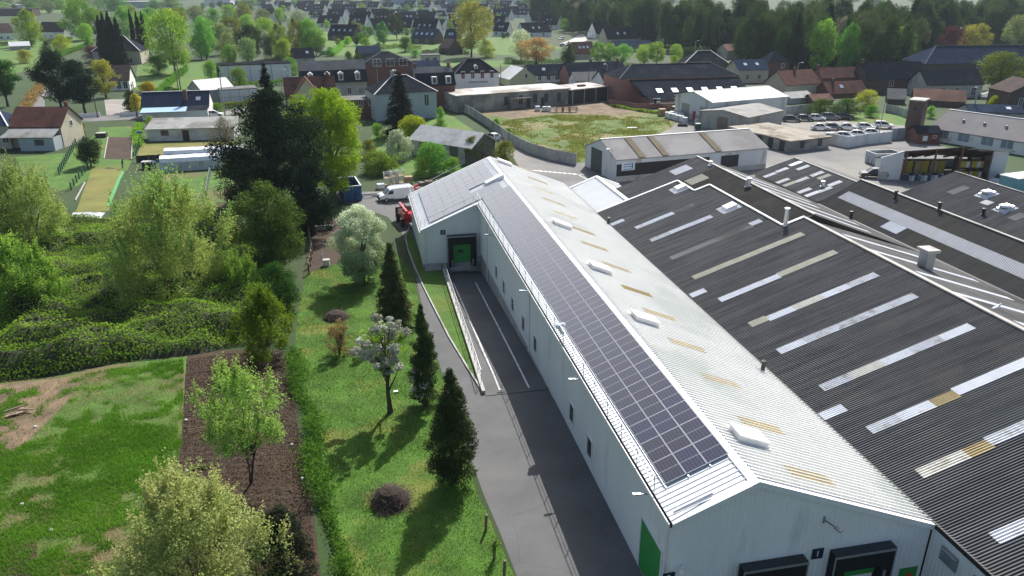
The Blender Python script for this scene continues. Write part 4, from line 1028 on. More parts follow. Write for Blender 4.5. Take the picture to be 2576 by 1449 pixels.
# the white blossom tree: open crown on a forked trunk
p, w, h = px_frame(905, 1055, 803, 1037); _seed[0] += 1
rs_ = np.random.RandomState(31)
me, BC, BR = crown('crown', 'umbrella', w, h, 7000, .16, LF['blossom'], 31, base=.42, K=44, br=.1, shell=.7, inner=.2, jit=.85, aspect=.85, flat=.6, lobes=.25)
wb = wood(w, h, BC, 8, r0=.2, limbs=26, top=.62)
T_ = tree_obj('blossom_tree', 'old fruit tree covered in white blossom, leaning over the lawn', 'tree', p, me, wb, None, bark)
me2, _, _ = crown('foliage', 'umbrella', w * .95, h * .97, 2200, .13, LF['spring'], 32, base=.42, K=40, br=.1, shell=.5, jit=.8)
link(bpy.data.objects.new('young_leaves', me2), T_)
me3, BC3, _ = crown('crown', 'round', 1.9, 2.6, 700, .14, LF['blossom'], 33, K=14, br=.2)
o = bpy.data.objects.new('hanging_blossom', me3); link(o, T_); o.location = (w * .47, -.1, h * .12)
# light green young tree and bush by the vegetable bed
plume('round', 'palefresh', 'young pale green tree with a bare lower trunk in the dug soil bed', 512, 748, 905, 1216, 420, 11000, .13, 'young_tree', 'tree', 3, .1, .3, 77, .8, 110, .1, .65, 26, 0, None, .45)

plume('bush', 'palegreen', 'large pale yellow-green bush at the bottom of the vegetable bed', 265, 752, 1186, 1560, 800, 34000, .13, 'pale_bush', 'bush', 6, .07, .04, 78, 1.1)
plant('bush', 'cypress', 'dark brownish conifer shrub in front of the pale bush', 640, 805, 1275, 1530, 'conifer_shrub', 'shrub', n=24000, leaf=.13, base=.02, K=110, br=.12, aspect=.4, jit=.7)
plant('bush', 'brown', 'dry orange-brown bush on the lawn', 818, 892, 800, 900, 'dry_bush', 'bush', n=3000, leaf=.13, stems=5, base=.04, K=40, br=.14, limbs=50, jit=.8)
# heaps of cut branches
def brush_heap(x, y, r_, h, label, n, seed):
    p = g(x, y); rs = random.Random(seed); b = MB()
    b.lathe([(r_ * .95, -.05), (r_ * .85, h * .3), (r_ * .5, h * .75), (.05, h * .95)], (0, 0, 0), 14)
    core = b
    T_ = thing('brush_heap', label, 'brush heap', p)
    core.build('core', mat('brush_core', (.045, .033, .024), .95, .3, 4, bump=1, bscale=8), T_)
    t = MB()
    for k in range(n):
        a = rs.uniform(0, 6.28); q = rs.random() ** .5 * r_; z = h * (1 - (q / r_) ** 1.6) * rs.uniform(.5, 1.05)
        b2 = rs.uniform(0, 6.28); l = rs.uniform(.3, .9)
        A = Vector((math.cos(a) * q, math.sin(a) * q, max(.03, z))); B = A + Vector((math.cos(b2) * l, math.sin(b2) * l, rs.uniform(-.3, .3)))
        B.z = max(.02, B.z); t.tube([A, A.lerp(B, .5) + Vector((0, 0, .06)), B], [.016, .012, .006], 3, False)
    t.build('twigs', mat('twig', (.16, .115, .085), .9, .4, 5), T_)
brush_heap(982, 1262, 1.25, 1.15, 'round heap of dry cut branches on the lawn', 420, 3)
brush_heap(845, 800, 1.3, .8, 'low heap of cut twigs behind the dry orange bush', 300, 4)

# ---------------- bramble thicket
def in_poly(X, Y, poly):
    ins = np.zeros(len(X), bool); n = len(poly)
    for i in range(n):
        x1, y1 = poly[i]; x2, y2 = poly[(i + 1) % n]
        c = ((y1 > Y) != (y2 > Y)) & (X < (x2 - x1) * (Y - y1) / (y2 - y1 + 1e-12) + x1); ins ^= c
    return ins
def edge_dist(X, Y, poly):
    D_ = np.full(len(X), 1e9); n = len(poly)
    for i in range(n):
        a = np.array(poly[i]); b = np.array(poly[(i + 1) % n]); ab = b - a
        t = np.clip(((X - a[0]) * ab[0] + (Y - a[1]) * ab[1]) / (ab @ ab), 0, 1)
        D_ = np.minimum(D_, np.hypot(X - a[0] - t * ab[0], Y - a[1] - t * ab[1]))
    return D_
gzv = np.vectorize(gz)
bram = gp((-140, 1000), (0, 962), (120, 948), (300, 912), (480, 890), (600, 872), (722, 868), (745, 800), (735, 720), (640, 620), (560, 560), (480, 545), (300, 565), (180, 565), (150, 545), (0, 590), (-140, 600))
def bram_h(X, Y):
    e = np.clip(edge_dist(X, Y, bram) / (1.2 + 3.0 * vnoise(X / 3.0, Y / 3.0, 8)), 0, 1)
    r1 = 1 - np.abs(2 * vnoise(X / 5.5, Y / 3.6, 3) - 1); r2 = vnoise(X / 2.1, Y / 1.7, 4)
    return (.35 + 1.7 * r1 ** 1.3 + 1.0 * r2) * np.sqrt(e)
rs_ = np.random.RandomState(9)
bx0, bx1 = min(p[0] for p in bram), max(p[0] for p in bram); by0, by1 = min(p[1] for p in bram), max(p[1] for p in bram)
X = rs_.uniform(bx0, bx1, 260000); Y = rs_.uniform(by0, by1, 260000); k_ = in_poly(X, Y, bram); X, Y = X[k_][:105000], Y[k_][:105000]
Hh = bram_h(X, Y); gx = (bram_h(X + .25, Y) - Hh) / .25; gy = (bram_h(X, Y + .25) - Hh) / .25
Z = gzv(Y) + Hh * (1 - .35 * rs_.rand(len(X)) ** 2.5) + rs_.normal(size=len(X)) * .05
N = np.stack([-gx * .8, -gy * .8, np.ones(len(X))], 1) + rs_.normal(size=(len(X), 3)) * .5
Ls = .14 + .14 * rs_.rand(len(X)); val = .35 * rs_.rand(len(X)) + .65 * vnoise(X / 3.1, Y / 3.1, 12) ** 1.2
o = bpy.data.objects.new('bramble_thicket', cards('bramble_thicket', np.stack([X, Y, Z], 1), N, Ls, Ls * .7, val, LF['bramble'], rs_)); link(o)
tag(o, 'rolling green bramble thicket covering the ground between the trees', 'brambles', kind='stuff')
nx, ny = 90, 60
gx_ = np.linspace(bx0, bx1, nx); gy_ = np.linspace(by0, by1, ny); GX, GY = np.meshgrid(gx_, gy_)
fx, fy = GX.ravel(), GY.ravel(); ins = in_poly(fx, fy, bram); hz_ = np.where(ins, bram_h(fx, fy) - .3, -.4) + gzv(fy)
vs = list(zip(fx, fy, hz_)); fs = [(j * nx + i, j * nx + i + 1, (j + 1) * nx + i + 1, (j + 1) * nx + i) for j in range(ny - 1) for i in range(nx - 1) if ins[j * nx + i] or ins[j * nx + i + 1] or ins[(j + 1) * nx + i]]
b = MB(); b.raw(vs, fs); o = b.build('bramble_stems', mat('bramble_stems', (.03, .035, .015), .95, .4, 3, bump=.8, bscale=6), smooth=True); tag(o, 'tangled dark stems under the bramble leaves', 'brambles', kind='stuff')

# ---------------- low hedge between the bed and the lawn
hp = [(738, 890), (752, 960), (772, 1050), (795, 1150), (822, 1270), (850, 1380), (868, 1470)]
HP = [g(*q) for q in hp]
HT = thing('hedge', 'straggly low hedge between the dug soil bed and the lawn', 'hedge', HP[3])
Cs = []; rs_ = np.random.RandomState(21)
for a, c in zip(HP[:-1], HP[1:]):
    m_ = int((c - a).length * 520); t = rs_.rand(m_)[:, None]
    q = np.array(a)[None, :] * (1 - t) + np.array(c)[None, :] * t
    nz_ = vnoise(q[:, 1] * .55, q[:, 1] * 0 + 3, 6); q[:, 0] += rs_.normal(size=m_) * (.16 + .4 * nz_) + .7 * (vnoise(q[:, 1] * .3, q[:, 1] * 0, 7) - .5); q[:, 2] += (rs_.rand(m_) ** .9) * (.35 + 1.7 * nz_ ** 1.4 * (.4 + .9 * vnoise(q[:, 0] * 2, q[:, 1] * 2, 9)))
    Cs.append(q[rs_.rand(m_) < .5 + nz_])
C = np.concatenate(Cs); C = C - np.array(HP[3])[None, :]
Ls = .09 + .1 * rs_.rand(len(C)); N = rs_.normal(size=C.shape) * .7 + np.array([0, -.1, .6])
link(bpy.data.objects.new('foliage', cards('foliage', C, N, Ls, Ls * .65, rs_.rand(len(C)) * .8 + .2 * vnoise(C[:, 0], C[:, 1], 2), LF['mid'], rs_)), HT)
b = MB(); rr = random.Random(4)
for a, c in zip(HP[:-1], HP[1:]):
    for k in range(int((c - a).length * 3)):
        q = a.lerp(c, rr.random()) - HP[3]; b.tube([q, q + Vector((rr.uniform(-.2, .2), rr.uniform(-.2, .2), rr.uniform(.4, .9)))], [.018, .008], 4, False)
tag(b.build('stems', bark, HT), kind='stuff')

# ---------------- grass
def grass(name, label, poly, n, h0, h1, m, seed, dens=None, w=.035):
    rs = np.random.RandomState(seed); xs = [p[0] for p in poly]; ys = [p[1] for p in poly]
    X = rs.uniform(min(xs), max(xs), n); Y = rs.uniform(min(ys), max(ys), n); k = in_poly(X, Y, poly)
    if dens is not None: k &= rs.rand(n) < dens(X, Y)
    X, Y = X[k], Y[k]; C = np.stack([X, Y, gzv(Y)], 1); n = len(X)
    hh = (h0 + (h1 - h0) * rs.rand(n) * (.4 + .9 * vnoise(X / .9, Y / .9, seed + 1)))
    T = np.array([0, 0, 1.0]) + rs.normal(size=(n, 3)) * .38
    N = rs.normal(size=(n, 3)); N[:, 2] *= .3
    me = cards(name, C, N, hh, np.full(n, w) * (.6 + .8 * rs.rand(n)), .5 * rs.rand(n) + .5 * vnoise(X / 2.2, Y / 2.2, seed + 2), m, rs, tri=True, T=T)
    o = bpy.data.objects.new(name, me); link(o); tag(o, label, 'grass', kind='stuff'); return o
lawn_poly = lawn_l + lawn_r[::-1]
grass('lawn_grass', 'short bright grass of the garden lawn', lawn_poly, 190000, .05, .15, LF['grass'], 41, lambda X, Y: np.clip(1.7 * vnoise(X / 2.6, Y / 2.6, 50) + .1, .3, 1))
grass('lawn_dry_grass', 'yellowed grass patches on the garden lawn', lawn_poly, 60000, .04, .11, LF['drygrass'], 43, lambda X, Y: np.clip(.9 - 2.0 * vnoise(X / 2.6, Y / 2.6, 50), 0, 1))
rough = gp((-120, 1560), (-90, 1130), (-60, 990), (120, 960), (300, 925), (462, 905), (462, 1100), (430, 1230), (415, 1320), (395, 1560))
def rough_d(X, Y):
    v = vnoise(X / 3.0, Y / 3.0, 60) * .45 + vnoise(X / .9, Y / .9, 61) * .55
    c = g(230, 1190); ctr = np.exp(-(((X - c.x) / 5.0) ** 2 + ((Y - c.y) / 7.5) ** 2))
    return np.clip((v + .3 * ctr - .42) * 4.5, 0.02, 1)
grass('rough_grass', 'tufty green grass on the rough garden patch', rough, 230000, .1, .34, LF['meadowblade'], 45, rough_d, .045)
grass('straw_grass', 'dry straw-coloured grass on the rough garden patch', rough, 80000, .04, .1, LF['straw'], 47, lambda X, Y: 1 - rough_d(X, Y), .04)
grass('verge_grass', 'grass on the narrow verge beside the ramp wall', verge, 16000, .04, .1, LF['drygrass'], 48)
# ============================================================ BUILDINGS OF THE VILLAGE
slate = mat('roof_slate', (.026, .03, .04), .85, .2, .6, col2=(.045, .047, .055), amt=.35, scale2=.25, spec=0.0, fine=3)
slate_blue = mat('roof_slate_blue', (.034, .048, .08), .85, .15, .6, col2=(.028, .036, .055), amt=.4, scale2=.3, spec=0.0, fine=3)
slate_dark = mat('roof_tile_dark', (.02, .021, .027), .85, .2, .7, col2=(.032, .032, .036), amt=.35, scale2=.3, spec=0.0, fine=3)
slate_grey = mat('roof_fibre_grey', (.19, .19, .188), .9, spec=0.0, var=.2, scale=.6, col2=(.14, .14, .13), amt=.45, scale2=.3, fine=3)
tile_red = mat('roof_tile_red', (.13, .062, .05), .85, .25, .8, col2=(.075, .045, .04), amt=.45, scale2=.4, fine=3, spec=.05)
tile_brown = mat('roof_tile_brown', (.085, .06, .055), .85, .25, .8, col2=(.055, .045, .045), amt=.4, scale2=.4, fine=3, spec=.05)
rust_roof = mat('roof_rusty', (.2, .11, .085), .85, .25, .6, col2=(.13, .08, .065), amt=.5, scale2=.3, fine=4, spec=.05)
render_white = mat('render_white', (.78, .77, .75), .9, .07, .5, col2=(.52, .51, .48), amt=.2, scale2=.4)
render_cream = mat('render_cream', (.58, .53, .34), .9, .07, .5)
render_beige = mat('render_beige', (.5, .45, .36), .9, .1, .5)
render_grey = mat('render_grey', (.42, .42, .4), .9, .12, .5, col2=(.28, .28, .27), amt=.35, scale2=.4)
render_blue = mat('render_bluegrey', (.4, .45, .48), .9, .08, .5)
render_pink = mat('render_pink', (.36, .2, .17), .9, .12, .5)
def brickmat(name, col, col2):
    m, nt, b_ = _nodes(name); L = nt.links.new
    tc = nt.nodes.new('ShaderNodeTexCoord'); mp = nt.nodes.new('ShaderNodeMapping'); mp.inputs['Rotation'].default_value = (R(90), 0, 0)
    L(tc.outputs['Object'], mp.inputs[0])
    n = nt.nodes.new('ShaderNodeTexNoise'); n.inputs['Scale'].default_value = 1.2; n.inputs['Detail'].default_value = 6; L(tc.outputs['Object'], n.inputs['Vector'])
    n2 = nt.nodes.new('ShaderNodeTexNoise'); n2.inputs['Scale'].default_value = 9; n2.inputs['Detail'].default_value = 4; L(tc.outputs['Object'], n2.inputs['Vector'])
    x = nt.nodes.new('ShaderNodeMix'); x.data_type = 'RGBA'; x.inputs[6].default_value = (*col, 1); x.inputs[7].default_value = (*col2, 1)
    ad = nt.nodes.new('ShaderNodeMath'); ad.operation = 'ADD'; L(n.outputs['Fac'], ad.inputs[0]); L(n2.outputs['Fac'], ad.inputs[1])
    mr = nt.nodes.new('ShaderNodeMapRange'); mr.inputs['From Min'].default_value = .8; mr.inputs['From Max'].default_value = 1.2; L(ad.outputs[0], mr.inputs[0]); L(mr.outputs[0], x.inputs['Factor'])
    L(x.outputs[2], b_.inputs['Base Color']); b_.inputs['Roughness'].default_value = .9; MATS[name] = m; return m
brick = brickmat('brick_red', (.2, .085, .062), (.125, .065, .052))
brick_brown = brickmat('brick_brown', (.13, .085, .07), (.085, .06, .05))
brick_pink = brickmat('brick_pink', (.33, .16, .125), (.24, .115, .095))
win_frame = plain('window_frame', (.74, .74, .72), .5)
pane_m = plain('pane_glass', (.045, .055, .07), .1, 0, .8)
roof_pane = plain('rooflight_glass', (.42, .5, .6), .12, 0, .8)
shutter_red = plain('shutter_red', (.16, .03, .03), .6)
pot = plain('chimney_pot', (.22, .09, .06), .8)

class House:
    """box building in its own frame: x along the front, y away from the viewer, z up"""
    def __init__(s, name, label, cat, a, b, depth, ey=None, eave=None, ry=None, rise=None, wall=None, roof=None, kind='along', hip=0.0, over=.3, group=None, cap_m=None, back=None, thick=.16, root=None, base=.5):
        A = g(*a) if not isinstance(a, Vector) else a; B = g(*b) if not isinstance(b, Vector) else b
        s.A, s.B = A, B; d = B - A; s.w = math.hypot(d.x, d.y); rz = math.atan2(d.y, d.x)
        s.ang = rz; s.ax = Vector((math.cos(rz), math.sin(rz), 0)); s.ay = Vector((-math.sin(rz), math.cos(rz), 0))
        if back is not None:
            C = g(*back) - A; depth = max(2, C.dot(s.ay))
        s.d = depth
        s.root = thing(name, label, cat, A, rz, group)
        s.h = eave if eave is not None else h_at(A, a[0], ey)
        if rise is None:
            if kind in ('along', 'hip'):
                rp = A + s.ax * s.w / 2 + s.ay * s.d / 2; rise = h_at(rp, (a[0] + b[0]) / 2, ry) - s.h
            elif kind == 'front':
                rp = A + s.ax * s.w / 2; rise = h_at(rp, (a[0] + b[0]) / 2, ry) - s.h
            else: rise = .6
        s.r = rise; s.kind = kind; s.over = over; s.wall_m = wall; s.roof_m = roof
        w, D_, h, r_ = s.w, s.d, s.h, s.r
        bm_ = MB(); zb = -base
        if kind == 'along' and hip <= 0:
            bm_.prism([(0, 0, zb), (0, D_, zb), (0, D_, h), (0, D_ / 2, h + r_), (0, 0, h)], (0, 0, 0), (w, 0, 0))
        elif kind == 'front':
            bm_.prism([(0, 0, zb), (w, 0, zb), (w, 0, h), (w / 2, 0, h + r_), (0, 0, h)], (0, 0, 0), (0, D_, 0))
        elif kind == 'mono':      # rises away from the viewer
            bm_.prism([(0, 0, zb), (0, D_, zb), (0, D_, h + r_), (0, 0, h)], (0, 0, 0), (w, 0, 0))
        else:
            bm_.box(0, w, 0, D_, zb, h)
        s.wallo = bm_.build('wall', wall, s.root)
        q = MB(); o_ = over; t = thick
        def slab(p):   # upper face given, thickness downward
            q.hexa([(x, y, z + .02) for x, y, z in p], [(x, y, z + .02 + t) for x, y, z in p])
        if kind == 'along' and hip <= 0:
            k = r_ / (D_ / 2)
            slab([(-o_, -o_, h - o_ * k), (w + o_, -o_, h - o_ * k), (w + o_, D_ / 2, h + r_), (-o_, D_ / 2, h + r_)])
            slab([(-o_, D_ / 2, h + r_), (w + o_, D_ / 2, h + r_), (w + o_, D_ + o_, h - o_ * k), (-o_, D_ + o_, h - o_ * k)])
        elif kind == 'front':
            k = r_ / (w / 2)
            slab([(-o_, -o_, h - o_ * k), (w / 2, -o_, h + r_), (w / 2, D_ + o_, h + r_), (-o_, D_ + o_, h - o_ * k)])
            slab([(w / 2, -o_, h + r_), (w + o_, -o_, h - o_ * k), (w + o_, D_ + o_, h - o_ * k), (w / 2, D_ + o_, h + r_)])
        elif kind == 'mono':
            k = r_ / D_
            slab([(-o_, -o_, h - o_ * k), (w + o_, -o_, h - o_ * k), (w + o_, D_ + o_, h + r_ + o_ * k), (-o_, D_ + o_, h + r_ + o_ * k)])
        elif kind == 'flat':
            q.box(-o_, w + o_, -o_, D_ + o_, h, h + .25)
        if kind == 'hip' or hip > 0:
            hp_ = hip if hip > 0 else D_ / 2; hp_ = min(hp_, w / 2 - .01)
            e = [(-o_, -o_, h), (w + o_, -o_, h), (w + o_, D_ + o_, h), (-o_, D_ + o_, h)]; r1, r2 = (hp_, D_ / 2, h + r_), (w - hp_, D_ / 2, h + r_)
            q.raw(e + [r1, r2], [(0, 1, 5, 4), (1, 2, 5), (2, 3, 4, 5), (3, 0, 4), (3, 2, 1, 0)])
            s.hipx = hp_
        s.roofo = q.build('roof', roof, s.root)
        if cap_m is not None and kind in ('along', 'hip'):
            hp_ = getattr(s, 'hipx', -o_)
            c = MB(); c.bar((hp_, D_ / 2, h + r_ + t + .03), (w - hp_, D_ / 2, h + r_ + t + .03), .3, .1)
            if hasattr(s, 'hipx'):
                for p0, p1 in (((-o_, -o_, h), r1), ((w + o_, -o_, h), r2)): c.bar((p0[0], p0[1], p0[2] + .05), (p1[0], p1[1], p1[2] + .05), .25, .08)
            c.build('ridge_tiles', cap_m, s.roofo)
    def win(s, u, z, w=1.0, h=1.3, m=None, frame=None, side='f'):
        """window centred at fraction u of the side, z = sill height"""
        b1 = MB(); f = .09
        if side == 'f': P_ = lambda x, y, z_: (s.w * u + x, y, z_)
        elif side == 'r': P_ = lambda x, y, z_: (s.w - y, s.d * u + x, z_)
        else: P_ = lambda x, y, z_: (y, s.d * u - x, z_)
        def bx(bb, x0, x1, y0, y1, z0, z1):
            bb.hexa([P_(x0, y0, z0), P_(x1, y0, z0), P_(x1, y1, z0), P_(x0, y1, z0)], [P_(x0, y0, z1), P_(x1, y0, z1), P_(x1, y1, z1), P_(x0, y1, z1)])
        bx(b1, -w / 2 - f, -w / 2, -.07, .02, z - f, z + h + f); bx(b1, w / 2, w / 2 + f, -.07, .02, z - f, z + h + f); bx(b1, -w / 2, w / 2, -.07, .02, z - f, z); bx(b1, -w / 2, w / 2, -.07, .02, z + h, z + h + f)
        if w > .8: bx(b1, -.035, .035, -.06, .02, z, z + h)
        o = b1.build('window', frame or win_frame, s.root)
        b2 = MB(); bx(b2, -w / 2, w / 2, -.035, -.02, z, z + h); b2.build('pane', m or pane_m, o)
        return s
    def wins(s, us, z, w=1.0, h=1.3, m=None, frame=None, side='f'):
        for u in us: s.win(u, z, w, h, m, frame, side)
        return s
    def door(s, u, w=1.0, h=2.1, m=None, side='f', z=0):
        b1 = MB()
        if side == 'f': b1.box(s.w * u - w / 2, s.w * u + w / 2, -.06, .02, z, z + h)
        elif side == 'l': b1.box(-.06, .02, s.d * u - w / 2, s.d * u + w / 2, z, z + h)
        else: b1.box(s.w - .02, s.w + .06, s.d * u - w / 2, s.d * u + w / 2, z, z + h)
        b1.build('door', m or plain('door_wood', (.12, .06, .04), .7), s.root); return s
    def sky(s, us, v=.45, w=.8, h=1.0, m=None):
        """roof windows on the front slope, v = fraction up the slope"""
        run = s.d / 2 if s.kind != 'mono' else s.d
        k = s.r / run; ln = math.hypot(1, k)
        for u in us:
            y0 = run * v; dy = h / ln
            x0, x1 = s.w * u - w / 2, s.w * u + w / 2; tk = .2
            P_ = lambda x, y, e: (x, y - e * k / ln, s.h + y * k + tk + e / ln)
            b1 = MB(); b1.hexa([P_(x0 - .08, y0, -.05), P_(x1 + .08, y0, -.05), P_(x1 + .08, y0 + dy, -.05), P_(x0 - .08, y0 + dy, -.05)], [P_(x0 - .08, y0, .05), P_(x1 + .08, y0, .05), P_(x1 + .08, y0 + dy, .05), P_(x0 - .08, y0 + dy, .05)])
            o = b1.build('roof_window', grey_metal, s.roofo)
            MB().face(P_(x0, y0 + .06, .058), P_(x1, y0 + .06, .058), P_(x1, y0 + dy - .06, .058), P_(x0, y0 + dy - .06, .058)).build('pane', m or roof_pane, o) if False else None
            b2 = MB(); b2.hexa([P_(x0, y0 + .06, .052), P_(x1, y0 + .06, .052), P_(x1, y0 + dy - .06, .052), P_(x0, y0 + dy - .06, .052)], [P_(x0, y0 + .06, .064), P_(x1, y0 + .06, .064), P_(x1, y0 + dy - .06, .064), P_(x0, y0 + dy - .06, .064)])
            o.data.materials.clear(); o.data.materials.append(m or roof_pane)
        return s
    def chim(s, u, v=.5, m=None, w=.7, up=1.0):
        k = s.r / (s.d / 2); y = s.d * v; zt_ = s.h + s.r - abs(y - s.d / 2) * k
        b1 = MB(); b1.box(s.w * u - w / 2, s.w * u + w / 2, y - .28, y + .28, zt_ - .9, s.h + s.r + up); c = b1.build('chimney', m or brick, s.roofo)
        b2 = MB()
        for dx in (-.17, .17): b2.lathe([(.11, 0), (.09, .35)], (s.w * u + dx, y, s.h + s.r + up), 7)
        return s
    def dormer(s, us, v=.2, w=1.2, h=1.3, m=None):
        run = s.d / 2; k = s.r / run
        for u in us:
            y0 = run * v; z0 = s.h + y0 * k + .1; x0, x1 = s.w * u - w / 2, s.w * u + w / 2; y1 = y0 + (h + .5) / k
            b1 = MB(); b1.prism([(x0, 0, z0), (x1, 0, z0), (x1, 0, z0 + h), ((x0 + x1) / 2, 0, z0 + h + .45), (x0, 0, z0 + h)], (0, y0, 0), (0, min(y1, run), 0))
            o = b1.build('dormer', m or win_frame, s.roofo)
            MB().box(x0 + .2, x1 - .2, y0 - .03, y0 - .01, z0 + .12, z0 + h - .08).build('pane', pane_m, o)
        return s
    def extra(s, name, m, fn):
        b1 = MB(); fn(b1, s); b1.build(name, m, s.root); return s
NB = {'base': .6}
# ---- left side of the village street
h = House('tiled_house', 'house with brownish red tiled roof and grey corrugated lean-to beside the cut lawn', 'house', (36, 372), (163, 371), 8.5, ey=318, ry=271, wall=render_beige, roof=tile_red)
h.chim(.93, .62).win(.5, 3.6, .8, 1, side='r')
def f_(b, s): b.hexa([(-.2, -3.6, 2.55), (s.w, -3.6, 2.55), (s.w, .3, s.h - .1), (-.2, .3, s.h - .1)], [(-.2, -3.6, 2.65), (s.w, -3.6, 2.65), (s.w, .3, s.h), (-.2, .3, s.h)])
h.extra('lean_to_roof', fibro_grey, f_)
h.extra('lean_to_wall', render_blue, lambda b, s: b.box(s.w * .32, s.w - .1, -3.3, -.05, -.4, 2.5))
h.extra('lean_to_window', pane_m, lambda b, s: b.box(s.w * .62, s.w * .8, -3.36, -3.32, 1.1, 2.2))
h = House('slate_house', 'beige house with blue slate hipped roof next to the red tiled house', 'house', (-45, 376), (32, 374), 8, ey=318, ry=276, wall=render_beige, roof=slate_blue, kind='hip', cap_m=white_trim)
h.wins((.45, .85), 1.2, 1.1, 1.3)
h = House('blue_roofed_house', 'white house with dark blue slate roof and tall brick chimney along the street', 'house', (360, 299), (529, 293), 7.5, ey=272, ry=231, wall=render_white, roof=slate_blue, over=.15, cap_m=white_trim)
h.chim(.655, .2, brick, .75, .8).sky((.84,), .35, .9, 1.1)
h.extra('pale_blue_roof', mat('metal_pale_blue', (.42, .6, .78), .35, .06, .6, spec=.5), lambda b, s: b.hexa([(.3, -3.6, 1.9), (s.w * .68, -3.6, 1.9), (s.w * .68, -.05, 2.5), (.3, -.05, 2.5)], [(.3, -3.6, 1.98), (s.w * .68, -3.6, 1.98), (s.w * .68, -.05, 2.58), (.3, -.05, 2.58)]))
h.extra('lean_to_roof', slate, lambda b, s: b.hexa([(s.w * .69, -2.6, 2.0), (s.w, -2.6, 2.0), (s.w, -.05, 2.6), (s.w * .69, -.05, 2.6)], [(s.w * .69, -2.6, 2.1), (s.w, -2.6, 2.1), (s.w, -.05, 2.7), (s.w * .69, -.05, 2.7)]))
h.extra('lean_to_wall', render_white, lambda b, s: b.box(.4, s.w - .1, -2.4, -.06, -.4, 1.98))
h = House('long_garden_shed', 'long low white-walled shed with grey corrugated roof behind the pale lawn', 'shed', (374, 356), (590, 350), 6, ey=325, wall=mat('white_brick', (.58, .58, .56), .9, .12, .8, col2=(.42, .41, .39), amt=.3), roof=fibro_grey, kind='mono', rise=1.1, over=.35, thick=.08)
h.win(.2, 1.2, 1.3, .9, frame=mat('window_wood', (.12, .07, .04), .8)).door(.44, 1.3, 2.1, mat('door_dark', (.07, .035, .025), .7))
h.extra('pipe', white_trim, lambda b, s: b.bar((s.w * .2, -.5, .25), (s.w * .4, -.6, .2), .25, .1))
def tunnel(x0, x1, y0, y1, yt, dep, label):
    A = g(x0, y0); B = g(x1, y1); T_ = thing('polytunnel', label, 'greenhouse', A, math.atan2((B - A).y, (B - A).x)); w = (B - A).length; hh = h_at(A, x0, yt)
    film = mat('tunnel_film', (.78, .8, .83), .3, .06, .8, spec=.5)
    b = MB(); prof = [(0, 0), (0, .62 * hh), (dep * .12, .86 * hh), (dep * .5, hh), (dep * .88, .86 * hh), (dep, .62 * hh), (dep, 0)]
    n = 12
    for i in range(n):
        for (ya, za_), (yb, zb_) in zip(prof[1:-2], prof[2:-1]):
            z1 = .03 * math.sin(i * 2.1); z2 = .03 * math.sin((i + 1) * 2.1)
            b.face((w * i / n, ya, za_ + z1), (w * (i + 1) / n, ya, za_ + z2), (w * (i + 1) / n, yb, zb_ + z2), (w * i / n, yb, zb_ + z1))
    b.build('roof_film', film, T_)
    b = MB(); b.box(0, w, 0, .03, .0, .62 * hh).box(0, w, dep - .03, dep, 0, .62 * hh)
    for xx in (0, w - .03): b.prism([(xx, y, z) for y, z in prof], (0, 0, 0), (.03, 0, 0))
    b.build('side_film', mat('tunnel_side', (.5, .55, .6), .35, .1, .6, col2=(.35, .4, .42), amt=.4, scale2=.5), T_)
    for i in range(9):
        MB().box(w * i / 8 - .04, w * i / 8 + .04, -.06, -.01, 0, .66 * hh).build('post', white_trim, T_)
tunnel(405, 556, 434, 424, 396, 3.2, 'front polytunnel with white film roof and white posts in the allotment')
tunnel(414, 612, 406, 396, 377, 3.4, 'rear polytunnel with white film roof behind the other one')
h = House('white_cottage', 'white cottage with dark brown tiled roof behind the big pines', 'house', (262, 229), (328, 227), 9, ey=203, ry=165, wall=render_white, roof=tile_brown)
h.wins((.6, .85), .6, 1.1, 1.9).door(.5, 1, 2.1, pane_m, 'r')
h = House('hipped_villa', 'villa with a large dark pyramid slate roof half hidden by tall cypresses', 'house', (238, 163), (357, 161), 13, ey=130, ry=91, wall=render_beige, roof=slate, kind='hip', cap_m=render_white)
h.win(.75, .6, 2.2, 1.6)
h = House('white_bungalow', 'white bungalow with long dark brown roof among the far gardens', 'house', (100, 96), (163, 97), 9, ey=79, ry=56, wall=render_white, roof=tile_brown); h.wins((.2, .45, .7), .8, 1.2, 1.2)
h = House('white_bungalow', 'white bungalow with a dark roof at the left, beyond the meadow', 'house', (-45, 104), (38, 100), 9, ey=84, ry=60, wall=render_white, roof=tile_brown); h.wins((.6, .8), .8, 1.2, 1.2)
h = House('garden_pavilion', 'small open pavilion with white roof on the meadow', 'pavilion', (27, 127), (77, 125), 4.5, ey=116, ry=105, wall=render_grey, roof=white_trim)
h = House('white_roof_barn', 'grey barn with a bleached white corrugated roof behind the blue-roofed house', 'barn', (478, 255), (513, 262), 9, ey=222, ry=203, wall=render_grey, roof=mat('roof_bleached', (.66, .66, .63), .7, .12, .6, col2=(.45, .45, .42), amt=.3), kind='front')
h = House('long_white_building', 'long low white-walled building behind the conifers', 'building', (556, 208), (735, 200), 8, ey=166, wall=render_white, roof=slate_dark, kind='flat', over=.2)
h.extra('wall_pipe', grey_metal, lambda b, s: [b.box(s.w * u - .08, s.w * u + .08, -.12, -.02, 0, s.h) for u in (.12, .42, .72)])
h = House('panel_store', 'pale panelled flat-roofed store beside the street', 'store', (558, 262), (652, 256), 6, ey=228, wall=mat('panel_white', (.62, .64, .66), .7, .06), roof=slate_grey, kind='flat', over=.05)
h.extra('panel_joint', grey_metal, lambda b, s: [b.box(s.w * u - .05, s.w * u + .05, -.06, -.01, 0, s.h) for u in (.25, .5, .75)] + [b.box(0, s.w, -.055, -.01, s.h * .45, s.h * .45 + .1)])
